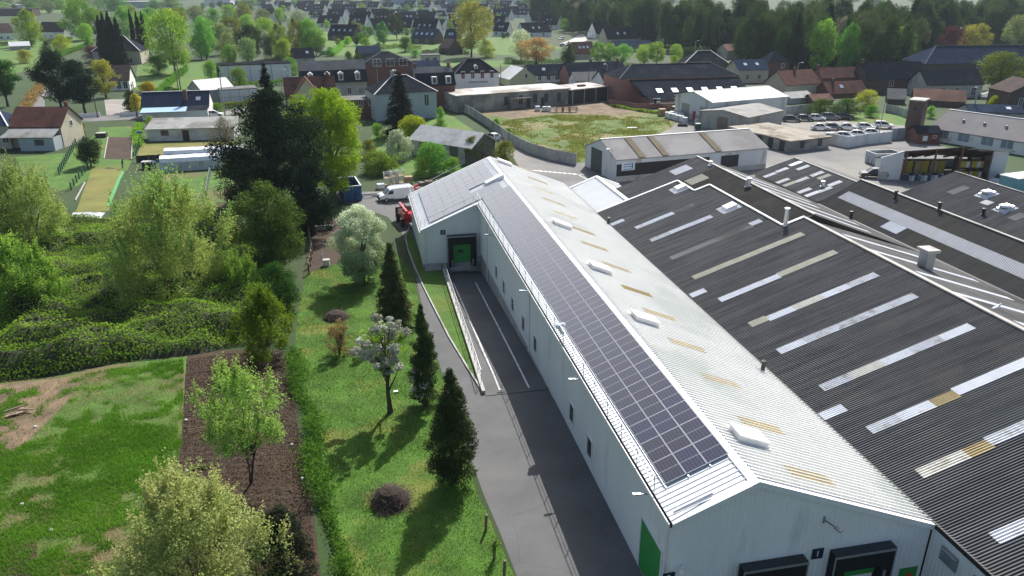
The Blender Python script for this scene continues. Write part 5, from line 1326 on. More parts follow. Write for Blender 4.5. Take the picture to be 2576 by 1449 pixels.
h = House('red_gabled_house', 'house with dark red tiled roof behind a pale yellow gable', 'house', (728, 312), (850, 306), 8, ey=247, ry=194, wall=render_cream, roof=tile_red); h.chim(.88, .55)
h = House('yellow_gable_house', 'pale yellow gable-fronted house wing with one small window under red tiles', 'house', (738, 318), (822, 314), 6.5, ey=255, ry=199, wall=render_cream, roof=tile_red, kind='front', over=.18); h.win(.42, 3.9, 1.1, 1.2)
h = House('dormer_house', 'long house with grey roof, slate mansard and a row of white dormers', 'house', (764, 262), (926, 255), 10, ey=207, ry=153, wall=render_grey, roof=slate_grey)
h.extra('mansard_slope', slate, lambda b, s: b.hexa([(-.3, -.9, s.h - .3), (s.w + .3, -.9, s.h - .3), (s.w + .3, 1.2, s.h + 2.6), (-.3, 1.2, s.h + 2.6)], [(-.3, -.75, s.h - .2), (s.w + .3, -.75, s.h - .2), (s.w + .3, 1.3, s.h + 2.75), (-.3, 1.3, s.h + 2.75)]))
for u in (.14, .4, .6, .86):
    x = h.w * u; o = MB().box(x - .6, x + .6, -1.15, .8, h.h + .3, h.h + 2.0).prism([(x - .75, 0, h.h + 2.0), (x + .75, 0, h.h + 2.0), (x, 0, h.h + 2.55)], (0, -1.2, 0), (0, .9, 0)).build('dormer', win_frame, h.roofo)
    MB().box(x - .4, x + .4, -1.2, -1.16, h.h + .5, h.h + 1.85).build('pane', pane_m, o)
h.wins((.72, .9), 2.2, 1, 1.6)
h = House('hipped_brick_hall', 'brick building with slate hipped roof and three wide windows', 'building', (920, 232), (1039, 228), 12, ey=160, ry=129, wall=brick, roof=slate, kind='hip', cap_m=slate_grey)
h.wins((.27, .55, .82), 7.3, 2.2, 2.0)
h = House('grey_hipped_house', 'blue-grey rendered house with big hipped slate roof behind a dark conifer', 'house', (948, 306), (1100, 296), 11, ey=238, ry=190, wall=render_blue, roof=slate, kind='hip', cap_m=render_white)
h.win(.83, 3.0, 1.1, 2.6).chim(.38, .5, concrete, .8, 1.2)
h = House('brick_mansard_house', 'brick house with slate mansard storey and two white windows', 'house', (1052, 276), (1146, 271), 8.5, ey=216, ry=169, wall=brick, roof=slate_grey)
h.extra('mansard_slope', slate, lambda b, s: b.hexa([(-.2, -.5, s.h - .2), (s.w + .2, -.5, s.h - .2), (s.w + .2, 1.3, s.h + 2.8), (-.2, 1.3, s.h + 2.8)], [(-.2, -.38, s.h - .1), (s.w + .2, -.38, s.h - .1), (s.w + .2, 1.4, s.h + 2.9), (-.2, 1.4, s.h + 2.9)]))
for u in (.45, .82):
    x = h.w * u; o = MB().box(x - .65, x + .65, -.6, .6, h.h + .35, h.h + 2.1).build('dormer', win_frame, h.roofo); MB().box(x - .45, x + .45, -.65, -.61, h.h + .5, h.h + 1.95).build('pane', pane_m, o)
h.wins((.35, .85), 1.2, 1.1, 2.1).chim(.05, .5).chim(.95, .5)
h = House('white_hipped_house', 'tall white house with black slate hipped roof and red shutters', 'house', (1146, 236), (1255, 232), 9, ey=186, ry=148, wall=render_white, roof=slate_dark, kind='hip', cap_m=slate_grey)
for u, m_ in ((.18, shutter_red), (.4, pane_m), (.62, shutter_red), (.84, pane_m)): h.win(u, 4.2, .95, 2.0, m_)
h.dormer((.5,), .25, 1.0, .9)
h.extra('name_board', render_grey, lambda b, s: b.box(s.w * .3, s.w * .75, -.08, -.02, 2.9, 3.4))
# ---- derelict block round the waste lot
der = mat('derelict_wall', (.24, .235, .225), .95, .3, .35, col2=(.42, .39, .35), amt=.4, scale2=.18, bump=.4, bscale=4, fine=3)
h = House('derelict_block', 'long derelict flat-roofed building with peeling grey walls beside the waste lot', 'building', (1150, 284), (1432, 262), 11, ey=243, wall=der, roof=mat('roof_white_worn', (.5, .48, .45), .9, .15, .4, col2=(.25, .22, .19), amt=.5, scale2=.15), kind='flat', over=.25)
h.wins((.42, .55, .68, .78, .9), 1.0, 1.1, 2.2, dark_metal, der).door(.62, 1.2, 2.3, dark_metal).door(.75, 1.1, 2.3, dark_metal)
h.extra('porch', der, lambda b, s: b.box(s.w * .44, s.w * .62, -1.6, -.03, 2.6, 2.8).box(s.w * .44, s.w * .46, -1.6, -.03, -.3, 2.6))
h = House('open_cart_shed', 'open-fronted shed with pale flat roof at the end of the derelict building', 'shed', (1434, 263), (1530, 252), 9, ey=228, wall=dark_metal, roof=mat('roof_white_worn', (.6, .58, .54)), kind='flat', over=.3)
for u in (.05, .35, .65, .97): h.extra('post', render_grey, lambda b, s: b.box(s.w * u - .1, s.w * u + .1, -.25, -.06, 0, s.h))
h.extra('roof_vent', rust_roof, lambda b, s: b.box(s.w * .42, s.w * .58, 3, 4.2, s.h + .25, s.h + .7))
bk = g(1113, 345)
h = House('slate_barn', 'old barn with pale grey slate roof and dark open gable by the concrete fence', 'barn', (1186, 414), (1246, 396), 8, ey=372, ry=336, wall=mat('barn_boards', (.12, .11, .1), .9, .3, .8), roof=mat('slate_pale', (.36, .37, .38), .7, .14, .7, col2=(.25, .25, .25), amt=.3, fine=3), kind='front', back=(1118, 368), over=.4)
for u in (.1, .35, .6, .85): h.extra('barn_panel', render_grey, lambda b, s: b.box(-.06, -.01, s.d * u, s.d * (u + .11), 0, s.h * .9))
# ---- mill and works buildings right of the lot
h = House('brick_mill', 'long pink brick mill with dark hipped slate roof and a row of six roof windows', 'mill', (1556, 262), (1852, 252), 13, ey=199, ry=160, wall=brick_pink, roof=slate, kind='hip', hip=5.5, cap_m=slate_grey)
def lt(b, s):
    z0, z1 = s.h - 4.6, s.h - .5
    b.hexa([(s.w * .15, -9, z0), (s.w, -9, z0), (s.w, -.05, z1), (s.w * .08, -.05, z1)], [(s.w * .15, -9, z0 + .2), (s.w, -9, z0 + .2), (s.w, -.05, z1 + .2), (s.w * .08, -.05, z1 + .2)])
h.extra('lean_to_roof', slate, lt)
h.extra('lean_to_wall', brick_pink, lambda b, s: b.box(s.w * .16, s.w - .2, -8.6, -.06, -.5, s.h - 4.5))
h.extra('cornice', render_white, lambda b, s: b.box(s.w * .155, s.w * .6, -8.7, -8.62, s.h - 5.4, s.h - 5.2))
for k in range(6):
    u = .27 + k * .125; z0 = h.h - 4.6; k_ = (4.1) / 8.95; y0 = -6.0; zz = z0 + (y0 + 9) * k_ + .22
    MB().hexa([(h.w * u - .8, y0, zz), (h.w * u + .8, y0, zz), (h.w * u + .8, y0 + 1.7, zz + 1.7 * k_), (h.w * u - .8, y0 + 1.7, zz + 1.7 * k_)], [(h.w * u - .8, y0, zz + .12), (h.w * u + .8, y0, zz + .12), (h.w * u + .8, y0 + 1.7, zz + 1.7 * k_ + .12), (h.w * u - .8, y0 + 1.7, zz + 1.7 * k_ + .12)]).build('roof_window', strip_white, h.root)
for u in (.21, .38): 
    o = MB().box(h.w * u - 1, h.w * u + 1, -8.7, -8.62, 1.1, 2.5).build('window', win_frame, h.root); MB().box(h.w * u - .85, h.w * u - .05, -8.73, -8.71, 1.2, 2.4).build('pane', pane_m, o)
sheet_grey = mat('sheet_pale', (.6, .63, .65), .5, .08, .3, col2=(.42, .41, .38), amt=.3, scale2=.4, stretch=(1, 1, .2))
roof_pale = mat('roof_sheet_pale', (.6, .62, .62), .6, .07, .4, col2=(.5, .5, .47), amt=.3, scale2=.2)
roof_mid = mat('roof_sheet_grey', (.29, .28, .275), .75, .1, .5, spec=.05, col2=(.35, .34, .33), amt=.4, scale2=.15)
def ribs(hs, m, front_from=0, front_to=1.0, pitch=1.0, name='roof_rib'):
    """standing ribs on the front slope, one part"""
    k = hs.r / (hs.d / 2); b = MB(); n = int(hs.w / pitch)
    for i in range(n):
        x = (i + .5) * hs.w / n
        b.bar((x, -.25, hs.h - .25 * k + .21), (x, hs.d / 2, hs.h + hs.r + .21), .04, .03)
    b.build(name, m, hs.roofo)
h = House('white_metal_shed', 'white metal shed with shallow grey roof and brown rooflight bands beside the yard road', 'shed', (1549, 458), (1925, 424), 12, ey=404, ry=340, wall=sheet_grey, roof=roof_mid, back=(1447, 420), over=.15, cap_m=white_trim)
S1 = h; ribs(h, roof_mid, pitch=.4)
h.door(.62, 4.2, 4.0, mat('roller_dark', (.06, .08, .08), .6), 'l').door(.2, 1.0, 2.2, sheet_grey, 'l')
h.extra('dark_band', mat('dark_recess', (.035, .03, .028), .8), lambda b, s: b.box(.02, s.w * .6, -.06, -.01, .9, 2.9))
h.extra('dark_opening', dark_metal, lambda b, s: b.box(s.w * .68, s.w * .8, -.06, -.01, .2, 2.9))
h.extra('base_wall', concrete_pale, lambda b, s: b.box(-.05, s.w, -.1, -.02, -.4, .85))
sg = MB().box(.9, 3.3, -.1, -.05, h.h - 1.75, h.h - .35).build('company_board', mat('board_blue_white', (.7, .74, .8), .5), h.root)
b = MB(); zb_ = h.h - 1.6
for i in range(3): b.box(1.2, 2.7, -.13, -.11, zb_ + i * .42, zb_ + i * .42 + .12)
b.box(2.75, 2.95, -.13, -.11, zb_ + .1, zb_ + 1.05); b.build('board_lettering', plain('board_blue', (.05, .18, .36)), sg)
for u in (.16, .31, .66):
    k = h.r / (h.d / 2); x = h.w * u
    MB().hexa([(x - .55, -.1, h.h + .2), (x + .55, -.1, h.h + .2), (x + .55, h.d / 2 - .3, h.h + h.r + .14), (x - .55, h.d / 2 - .3, h.h + h.r + .14)], [(x - .55, -.1, h.h + .27), (x + .55, -.1, h.h + .27), (x + .55, h.d / 2 - .3, h.h + h.r + .21), (x - .55, h.d / 2 - .3, h.h + h.r + .21)]).build('rooflight_band', mat('rooflight_brown', (.17, .14, .095), .8, spec=.05), h.roofo)
h = House('white_gabled_store', 'white ribbed store with bright sheet roof, two roller doors and a red door', 'store', (1788, 314), (1975, 296), 12, ey=259, ry=226, wall=sheet_grey, roof=roof_pale, back=(1702, 291), over=.2, cap_m=white_trim); ribs(h, roof_pale, pitch=1.1)
S2 = h; h.door(.7, 3.0, 3.6, grey_metal, 'l').door(.2, 3.0, 3.6, grey_metal, 'l').door(.45, 1.0, 2.2, plain('door_red', (.4, .04, .04)), 'l')
h.extra('lower_wall', concrete_pale, lambda b, s: b.box(-.05, -.01, .1, s.d - .1, -.3, 1.5))
h = House('grey_gabled_store', 'weathered grey store with dark roof in front of the bright white store', 'store', (1878, 338), (1965, 318), 9, ey=297, ry=272, wall=mat('sheet_weathered', (.4, .4, .37), .8, .2, .4, col2=(.24, .22, .19), amt=.45, scale2=.4, stretch=(1, 1, .2)), roof=mat('roof_old_grey', (.22, .215, .205), .8, .2, .4, col2=(.15, .14, .12), amt=.4), back=(1790, 312), over=.2)
h.door(.5, 2.6, 2.9, mat('door_rust', (.22, .17, .13), .8), 'l')
h = House('low_flat_shed', 'low derelict shed with mossy flat roof and dark door openings in the yard', 'shed', (1985, 384), (2084, 372), 5.5, ey=357, wall=der, roof=mat('roof_concrete', (.3, .27, .22), .9, .2, .4, col2=(.13, .11, .07), amt=.4), kind='flat', back=(1888, 340), over=.35)
h.wins((.3, .75), .6, 1.1, 1.6, dark_metal, der)
for u in (.12, .3, .48, .66, .84): h.door(u, 1.3, 2.2, dark_metal, 'l')
# long low building with a grey roof on the right
h = House('long_low_workshop', 'long low workshop with mauve-grey roof and four small roof vents', 'workshop', (2336, 352), (2640, 402), 13, ey=322, ry=293, wall=render_white, roof=mat('roof_mauve', (.19, .18, .185), .8, .1, .5, spec=.05), over=.3, cap_m=white_trim)
h.wins((.12, .3, .5, .66), .8, 2.2, 1.6, mat('pane_blue', (.2, .26, .34), .3))
k = h.r / (h.d / 2)
for u in (.2, .38, .56, .74): MB().box(h.w * u - .2, h.w * u + .2, 3.1, 3.5, h.h + 3 * k, h.h + 3 * k + .7).build('roof_vent', grey_metal, h.roofo)
tw = House('brick_tower', 'square brown brick tower with flat cap and a small opening', 'tower', (2270, 348), (2306, 352), 4.4, ey=252, wall=brick_brown, roof=concrete, kind='flat', over=.15)
tw.extra('opening', dark_metal, lambda b, s: b.box(s.w * .35, s.w * .6, -.05, .02, s.h - 1.9, s.h - 1.2))
h = House('tower_lodge', 'small brick lodge with dark tin roof and red door beside the brick tower', 'lodge', (2304, 362), (2362, 362), 4, ey=335, ry=318, wall=brick, roof=slate, over=.25)
h.door(.75, 1.0, 2.0, shutter_red).win(.75, 1.2, .5, .5).extra('white_panel', white_trim, lambda b, s: b.box(s.w * .25, s.w * .45, -.06, -.01, .6, 1.6))
# open barn full of drums
A = g(2262, 452); B = g(2520, 452)
ang = math.atan2((B - A).y, (B - A).x)
OB = thing('drum_barn', 'open-fronted metal barn with white end walls, storing drums and yellow crates', 'barn', A, ang)
wB = (B - A).length; hB = h_at(A, 2262, 378); dB = 9.0; rB = .7; bkB = 3.2; uB = .55
barn_roof = mat('barn_roof_brown', (.1, .085, .075), .85, .2, .5)
def brz(u): return hB + rB * (1 - abs(u - uB) / (uB if u < uB else 1 - uB))
b = MB()
for u0, u1 in ((0, uB), (uB, 1)):
    e0 = -.4 if u0 == 0 else 0; e1 = .4 if u1 == 1 else 0
    P4 = [(wB * u0 + e0, -.9, brz(u0)), (wB * u1 + e1, -.9, brz(u1)), (wB * u1 + e1, dB, brz(u1) - bkB), (wB * u0 + e0, dB, brz(u0) - bkB)]
    b.hexa(P4, [(x, y, z + .12) for x, y, z in P4])
b.build('roof', barn_roof, OB)
x0, x1 = wB * .62, wB * .98
MB().hexa([(x0, -1.6, brz(.62) + .16), (x1, -1.6, brz(.98) + .16), (x1, 2.0, brz(.98) - .9), (x0, 2.0, brz(.62) - .9)], [(x0, -1.6, brz(.62) + .22), (x1, -1.6, brz(.98) + .22), (x1, 2.0, brz(.98) - .84), (x0, 2.0, brz(.62) - .84)]).build('canopy_sheet', roof_pale, OB)
b = MB(); b.hexa([(-3.5, .3, -.3), (0, -.1, -.3), (0, .05, -.3), (-3.5, .45, -.3)], [(-3.5, .3, hB - 1.2), (0, -.1, hB), (0, .05, hB), (-3.5, .45, hB - 1.2)])
b.box(wB * .84, wB, -.1, .02, -.3, hB).hexa([(wB, -.1, -.3), (wB + .1, -.1, -.3), (wB + .1, dB, -.3), (wB, dB, -.3)], [(wB, -.1, hB - .05), (wB + .1, -.1, hB - .05), (wB + .1, dB, hB - bkB - .05), (wB, dB, hB - bkB - .05)]).box(0, wB, dB - .1, dB, -.3, hB - bkB).hexa([(-.1, .06, -.3), (0, .06, -.3), (0, dB, -.3), (-.1, dB, -.3)], [(-.1, .06, hB - .05), (0, .06, hB - .05), (0, dB, hB - bkB - .05), (-.1, dB, hB - bkB - .05)]); b.build('wall', sheet_grey, OB)
MB().box(-3.5, -.1, .12, .25, -.3, 1.3).build('base_wall', concrete_pale, OB)
for u in (.02, .3, .55, .84):
    MB().box(wB * u - .12, wB * u + .12, -.35, -.12, -.2, brz(u) - .02).build('post', rust_roof, OB)
for u in (.12, .24, .36, .48, .68, .8):
    MB().bar((wB * u, -.5, brz(u) - .25), (wB * u, dB - .2, brz(u) - bkB - .22), .12, .3).build('rafter', rust_roof, OB)
# ---- houses at the right of the village
def vh(label, a, b_, dep, ey, ry, wl, rf, name='village_house', kind='along', wins=(), sky=(), chim=(), **kw):
    h = House(name, label, 'house', a, b_, dep, ey=ey, ry=ry, wall=wl, roof=rf, kind=kind, **kw)
    for w_ in wins: h.win(*w_)
    if sky: h.sky(sky, .4, .9, 1.2)
    for c_ in chim: h.chim(c_)
    return h
vh('house with dark slate double pitch behind the brick mill', (1720, 172), (1835, 172), 12, 165 - 3, 128, brick_brown, slate, kind='hip', cap_m=render_white)
vh('pale house with blue slate roof and two roof windows next to the mill', (1856, 210), (1930, 208), 9, 176, 151, render_beige, slate_blue, wins=((.3, 1.2, 1, 1.5), (.7, 1.2, 1, 1.5)), sky=(.3, .7))
vh('small brick house with pointed slate roof at the wood edge', (1930, 195), (1980, 194), 8, 158, 127, brick, slate, kind='hip', wins=((.7, 3, 1, 1.5),))
vh('low house with rusty brown roof in front of the wood', (1828, 150), (1905, 148), 9, 128, 111, render_beige, rust_roof)
vh('rusty red cottage with white canopy among the yards', (1975, 246), (2060, 240), 9, 214, 178, render_beige, tile_red, wins=((.35, .6, 1.2, 1.2),), chim=(.5,))
vh('tall brown brick cottage with dark red roof and grey gable', (2062, 235), (2155, 232), 6, 196, 171, brick_brown, tile_red, chim=(.02,))
vh('orange brick cottage with tiled roof beside the yellow bush', (2085, 248), (2180, 244), 7, 236, 206, brick, tile_red, sky=(.4,), chim=(.25,))
vh('dark brick house with large slate roof and two white windows', (2178, 238), (2326, 234), 9, 200, 158, brick_brown, slate, wins=((.4, 2.2, 1.2, 1.7), (.82, 2.0, 1.2, 1.9)), chim=(.02,))
vh('long grey stone house with dark slate roof and white windows', (2326, 248), (2466, 246), 9, 213, 176, render_grey, slate, wins=((.3, 1.2, 1.1, 1.6), (.55, 1.0, 1.1, 1.8), (.85, .8, 1.3, 2.0)))
vh('rusty roofed barn behind the brick tower', (2296, 265), (2425, 272), 8, 252 - 2, 226, brick_brown, rust_roof, name='rusty_barn')
vh('small outbuilding with lichen-grey pantile roof behind the car park', (2232, 262), (2275, 264), 7, 248, 224, brick_brown, slate_grey, name='outbuilding')
vh('long three-storey brick building with blue slate hipped roof before the wood', (2320, 200), (2680, 196), 14, 160, 115, brick_brown, slate_blue, kind='hip', cap_m=slate_grey, wins=tuple((.37 + k * .065, 3.5, 1.2, 2.0) for k in range(5)) + tuple((.37 + k * .065, .4, 1.2, 1.6) for k in range(5)), name='long_brick_building')
vh('brown brick gable house at the right edge with one white window', (2530, 285), (2640, 285), 9, 232, 203, brick_brown, tile_brown, kind='front', wins=((.28, 1.8, .9, 1.8),))
vh('dark blue slate shed behind the mauve workshop', (2440, 296), (2575, 300), 8, 282, 265, render_grey, slate_blue, name='slate_shed', sky=(.75,))
vh('white-walled hut with tent-like grey roof', (2466, 250), (2530, 254), 6, 243, 224, render_grey, fibro_grey, name='grey_hut', kind='hip')
vh('low grey lean-to in the yards behind the white store', (1988, 262), (2045, 258), 6, 248, 232, render_grey, fibro_grey, name='lean_to_shed')
vh('small rusty-roofed shed by the yard wall', (2045, 264), (2095, 262), 5, 254, 238, brick_brown, rust_roof, name='rusty_shed')
vh('low dark-roofed house beside the green lime trees', (1330, 208), (1420, 206), 8, 190, 163, render_white, slate, wins=((.3, .8, 1, 1.4), (.55, .8, 1.2, 1.4), (.8, .8, 1.4, 1.4)), sky=(.45,))
vh('cream gabled cottage with white metal roof beside the derelict block', (1283, 218), (1350, 214), 9, 200, 172, render_cream, roof_pale, kind='front', wins=((.6, 2.4, .8, 1.2),), sky=())
vh('long dark-roofed house with white chimney behind the open shed', (1432, 214), (1575, 208), 9, 190, 157, brick_pink, slate, chim=(.45, .93))
vh('small white cottage with grey slate roof next to the open shed', (1448, 222), (1510, 220), 7, 204, 182, render_white, slate_grey)
vh('white gabled cottage with dark roof against the brick mill', (1520, 232), (1558, 230), 8, 206, 178, render_white, slate, wins=((.5, 2, .9, 1.6),))
vh('red roofed house with three roof windows beside the lime trees', (1448, 150), (1497, 148), 8, 135, 106, render_beige, tile_red, sky=(.3, .5, .7))
vh('low slate terrace behind the lime trees', (1550, 132), (1640, 130), 8, 118, 102, render_grey, slate_blue)
vh('grey barn with dark pitched roof behind the dormer house', (742, 158), (792, 156), 8, 146, 121, render_grey, slate_dark, name='grey_barn', sky=(.7,))
vh('pale shed with mono roof in the back gardens', (808, 138), (830, 138), 5, 128, 119, render_grey, fibro_grey, name='garden_shed')
vh('grey barn with long ridge behind the brick hall', (905, 148), (960, 146), 8, 136, 116, brick_brown, slate_blue, name='ridge_barn')
vh('brown gabled barn beside the plane tree', (1128, 138), (1165, 136), 9, 122, 100, brick_brown, tile_brown, name='brown_barn', kind='front')
vh('dark slate annexe next to the white hipped house', (1030, 190), (1110, 186), 8, 176, 153, render_grey, slate_blue, name='slate_annexe')
vh('flat-roofed garage with two dark doors in the back yards', (1062, 158), (1108, 157), 6, 140, 137, render_beige, slate_grey, name='garage', kind='flat', wins=((.3, .1, 1.6, 1.9), (.7, .1, 1.6, 1.9)))
vh('low brick outbuilding between the yellow gable and the grey house', (850, 300), (950, 296), 7, 255, 240, brick, slate_grey, name='flat_annexe', kind='flat', wins=((.35, 3.0, 1.0, 1.3), (.6, 3.0, 1.0, 1.3), (.85, 3.0, 1.0, 1.3)))
# ---- the estate of steep white-gabled houses
EST = 'steep white-gabled houses of the estate'
_placed = [(870, 103), (1075, 112), (1138, 114), (1458, 78), (1550, 113)]
NUM = ['no', 'one', 'two', 'three', 'four']
def estate(x0, x1, ry, yb, side='R', wl=None, rf=None, nsky=2, lab=None, fr=.7, tw=R(28)):
    """steep house turned so that one gable end shows"""
    p = g((x0 + x1) / 2, yb); k = mpp(p); az = math.atan2(p.x, p.y); wd = (x1 - x0) * k
    sg_ = -1 if side == 'R' else 1
    an = -az + sg_ * tw; ax_ = Vector((math.cos(an), math.sin(an), 0)); ln = wd * fr / math.cos(tw); dep = wd * (1 - fr) / math.sin(tw)
    dep = min(max(dep, 6.5), 11)
    A = g(x0 if side == 'R' else x0 + (x1 - x0) * (1 - fr), yb - (6 if side == 'R' else 0) * 4.0 / max(k * 60, 4)); B = A + ax_ * ln
    lab_ = lab or 'steep dark-roofed estate house with white gable and %s roof window%s' % (NUM[nsky], '' if nsky == 1 else 's')
    rp = A + ax_ * ln / 2 + Vector((-ax_.y, ax_.x, 0)) * dep / 2
    rise = min(max(h_at(rp, (x0 + x1) / 2, ry) - 2.7, 3.6), 7.0)
    h = House('estate_house', lab_, 'house', A, B, dep, eave=2.7, rise=rise, wall=wl or render_white, roof=rf or slate_dark, over=.12, group=None if lab else EST)
    if nsky: h.sky([.5 + (i - (nsky - 1) / 2) * .22 for i in range(nsky)], .35, 1.0, 1.5)
    h.wins((.25, .7), .9, 1.2, 1.3); h.chim(.12 if side == 'R' else .88, .5, render_grey, .6, .5)
    return h
for q in ((685, 722, 27, 56, 'L', 1), (797, 872, 39, 70, 'R', 2), (876, 934, 35, 74, 'R', 2), (1000, 1048, 46, 83, 'R', 1), (1060, 1135, 49, 75, 'R', 2), (1041, 1086, 25, 50, 'L', 2), (1084, 1124, 27, 50, 'L', 2), (1124, 1150, 35, 62, 'L', 0), (1092, 1158, 10, 28, 'L', 0), (1238, 1280, 40, 73, 'R', 1), (1240, 1292, 10, 32, 'R', 2),
          (1293, 1358, 22, 46, 'R', 3), (1355, 1420, 33, 74, 'R', 2), (1290, 1388, 57, 95, 'L', 2), (1476, 1555, 56, 98, 'L', 0), (1608, 1666, 77, 112, 'R', 2), (804, 834, 2, 22, 'R', 0), (866, 922, 3, 22, 'L', 1), (922, 962, 4, 26, 'R', 1), (1000, 1042, 8, 28, 'L', 0), (859, 932, 20, 42, 'L', 0), (776, 824, 28, 47, 'R', 1), (960, 1030, 24, 45, 'L', 2),
          (700, 742, 6, 28, 'R', 0), (742, 778, 8, 27, 'R', 0), (650, 690, 10, 30, 'L', 0), (1160, 1215, 6, 24, 'R', 1), (1296, 1330, 10, 30, 'L', 1), (1124, 1165, 48, 80, 'L', 1), (1240, 1290, 56, 92, 'R', 2), (1150, 1200, 28, 52, 'R', 2), (1200, 1240, 24, 48, 'L', 1), (590, 640, 4, 22, 'R', 0), (560, 590, 8, 22, 'L', 0), (960, 1000, 6, 24, 'R', 1), (1050, 1092, 8, 26, 'R', 1), (740, 790, 14, 36, 'L', 1), (660, 700, 22, 44, 'R', 0), (1395, 1430, 22, 44, 'R', 1), (1340, 1392, 6, 26, 'R', 1)):
    estate(*q[:5], nsky=q[5]); _placed.append(((q[0] + q[1]) / 2, q[3]))
re_ = random.Random(31)
for yb in (18, 25, 33, 42, 52, 63, 76, 90):
    x = 560.0 if yb < 30 else 690.0
    while x < 1440:
        x += re_.uniform(24, 40) + yb * .35; wpx = 26 + yb * .62 + re_.uniform(-4, 6)
        lo = 560 if yb < 30 else 690 if yb < 50 else 800 if yb < 80 else 935
        hi = 1440 if yb < 70 else 1300 if yb < 80 else 1130
        if not (lo < x < hi) or (1150 < x < 1235 and yb > 60): continue
        if any(abs(x - a) < wpx * .62 and abs(yb - b) < 5 + yb * .09 for a, b in _placed): continue
        estate(x - wpx / 2, x + wpx / 2, yb - (10 + yb * .38), yb + re_.uniform(-2, 2), re_.choice('RRL'), nsky=re_.choice((0, 1, 2, 2, 3))); _placed.append((x, yb))
estate(825, 915, 62, 103, 'R', brick_brown, slate_dark, 4, 'brick terrace with four small roof windows at the estate edge')
estate(1034, 1117, 72, 112, 'R', brick_brown, slate_blue, 4, 'long brick terrace under a blue-grey slate roof by the plane tree')
estate(1117, 1160, 73, 114, 'R', brick_brown, slate_blue, 2, 'short brick terrace end next to the plane tree')
estate(1424, 1492, 40, 78, 'R', brick_brown, slate_dark, 2, 'brick estate house with two dormer-like windows near the road bend')
estate(1494, 1606, 68, 113, 'L', render_cream, slate_dark, 2, 'long estate house with cream gable and red brick chimney')
estate(944, 962, 43, 68, 'R', shutter_red, shutter_red, 0, 'small house with bright red painted wall on the estate')
# far large buildings at the top edge
def bigbox(x0, x1, yt, yb, dep, m, rf, label, name='factory_building'):
    return House(name, label, 'building', (x0, yb), (x1, yb), dep, ey=yt, wall=m, roof=rf, kind='flat', over=.2)
bigbox(268, 400, 4, 20, 18, render_grey, roof_pale, 'long low grey factory far behind the gardens').wins([.08 + .05 * k for k in range(8)], 2.0, 2, 1.6)
bigbox(985, 1150, -8, 12, 30, mat('far_blue', (.25, .34, .5), .7), mat('far_blue', (.25, .34, .5)), 'far pale blue hall on the horizon')
bigbox(515, 580, 0, 14, 16, render_white, slate_grey, 'far white flat building beyond the trees')
bigbox(1160, 1300, -6, 8, 30, render_white, roof_pale, 'far white warehouse beyond the estate')
bigbox(20, 60, 12, 22, 14, render_white, roof_pale, 'far white shed near the park lawn')
bigbox(2515, 2640, 22, 28, 20, render_white, roof_pale, 'far white strip building beyond the wood')
bigbox(-40, 84, 22, 40, 12, brick_brown, tile_brown, 'far brown-roofed row at the left edge')
# ============================================================ VEHICLES
glass_car = plain('car_glass', (.02, .025, .03), .06, 0, .8)
tyre_m = plain('tyre', (.015, .015, .016), .85)
rim_m = plain('rim', (.4, .4, .42), .35, .8)
lamp_m = plain('headlight', (.75, .77, .8), .15)
tail_m = plain('taillight', (.35, .02, .02), .3)
def paint(name, col): return mat(name, col, .25, .02, 1, spec=.5, coat=.6)
CARP = {'white': paint('paint_white', (.76, .77, .78)), 'black': paint('paint_black', (.012, .013, .016)), 'grey': paint('paint_grey', (.12, .14, .16)), 'darkgreen': paint('paint_darkgreen', (.03, .042, .045)), 'silver': paint('paint_silver', (.45, .47, .5)), 'blue': paint('paint_blue', (.03, .045, .09))}
# side outlines: (x, z) from front to back; roof and belt lines
CARS = {
    'hatch': dict(L=4.0, W=1.74, body=[(0, .35), (.05, .62), (.25, .75), (1.05, .9), (1.2, .95), (3.65, .98), (3.9, .92), (4.0, .6), (3.97, .33)], cab=[(.95, .92), (1.75, 1.42), (2.3, 1.48), (3.3, 1.42), (3.85, .97)], wb=(.75, 3.25)),
    'suv': dict(L=4.4, W=1.84, body=[(0, .4), (.05, .75), (.2, .92), (1.15, 1.03), (1.3, 1.06), (4.1, 1.1), (4.3, 1.02), (4.4, .65), (4.36, .4)], cab=[(1.1, 1.04), (1.85, 1.58), (2.5, 1.65), (3.8, 1.58), (4.25, 1.08)], wb=(.82, 3.5)),
    'coupe': dict(L=4.2, W=1.8, body=[(0, .35), (.06, .6), (.3, .78), (1.1, .9), (1.25, .93), (3.4, .95), (3.95, .82), (4.2, .58), (4.18, .33)], cab=[(1.15, .9), (1.85, 1.4), (2.35, 1.47), (3.0, 1.38), (3.9, .86)], wb=(.78, 3.35)),
}
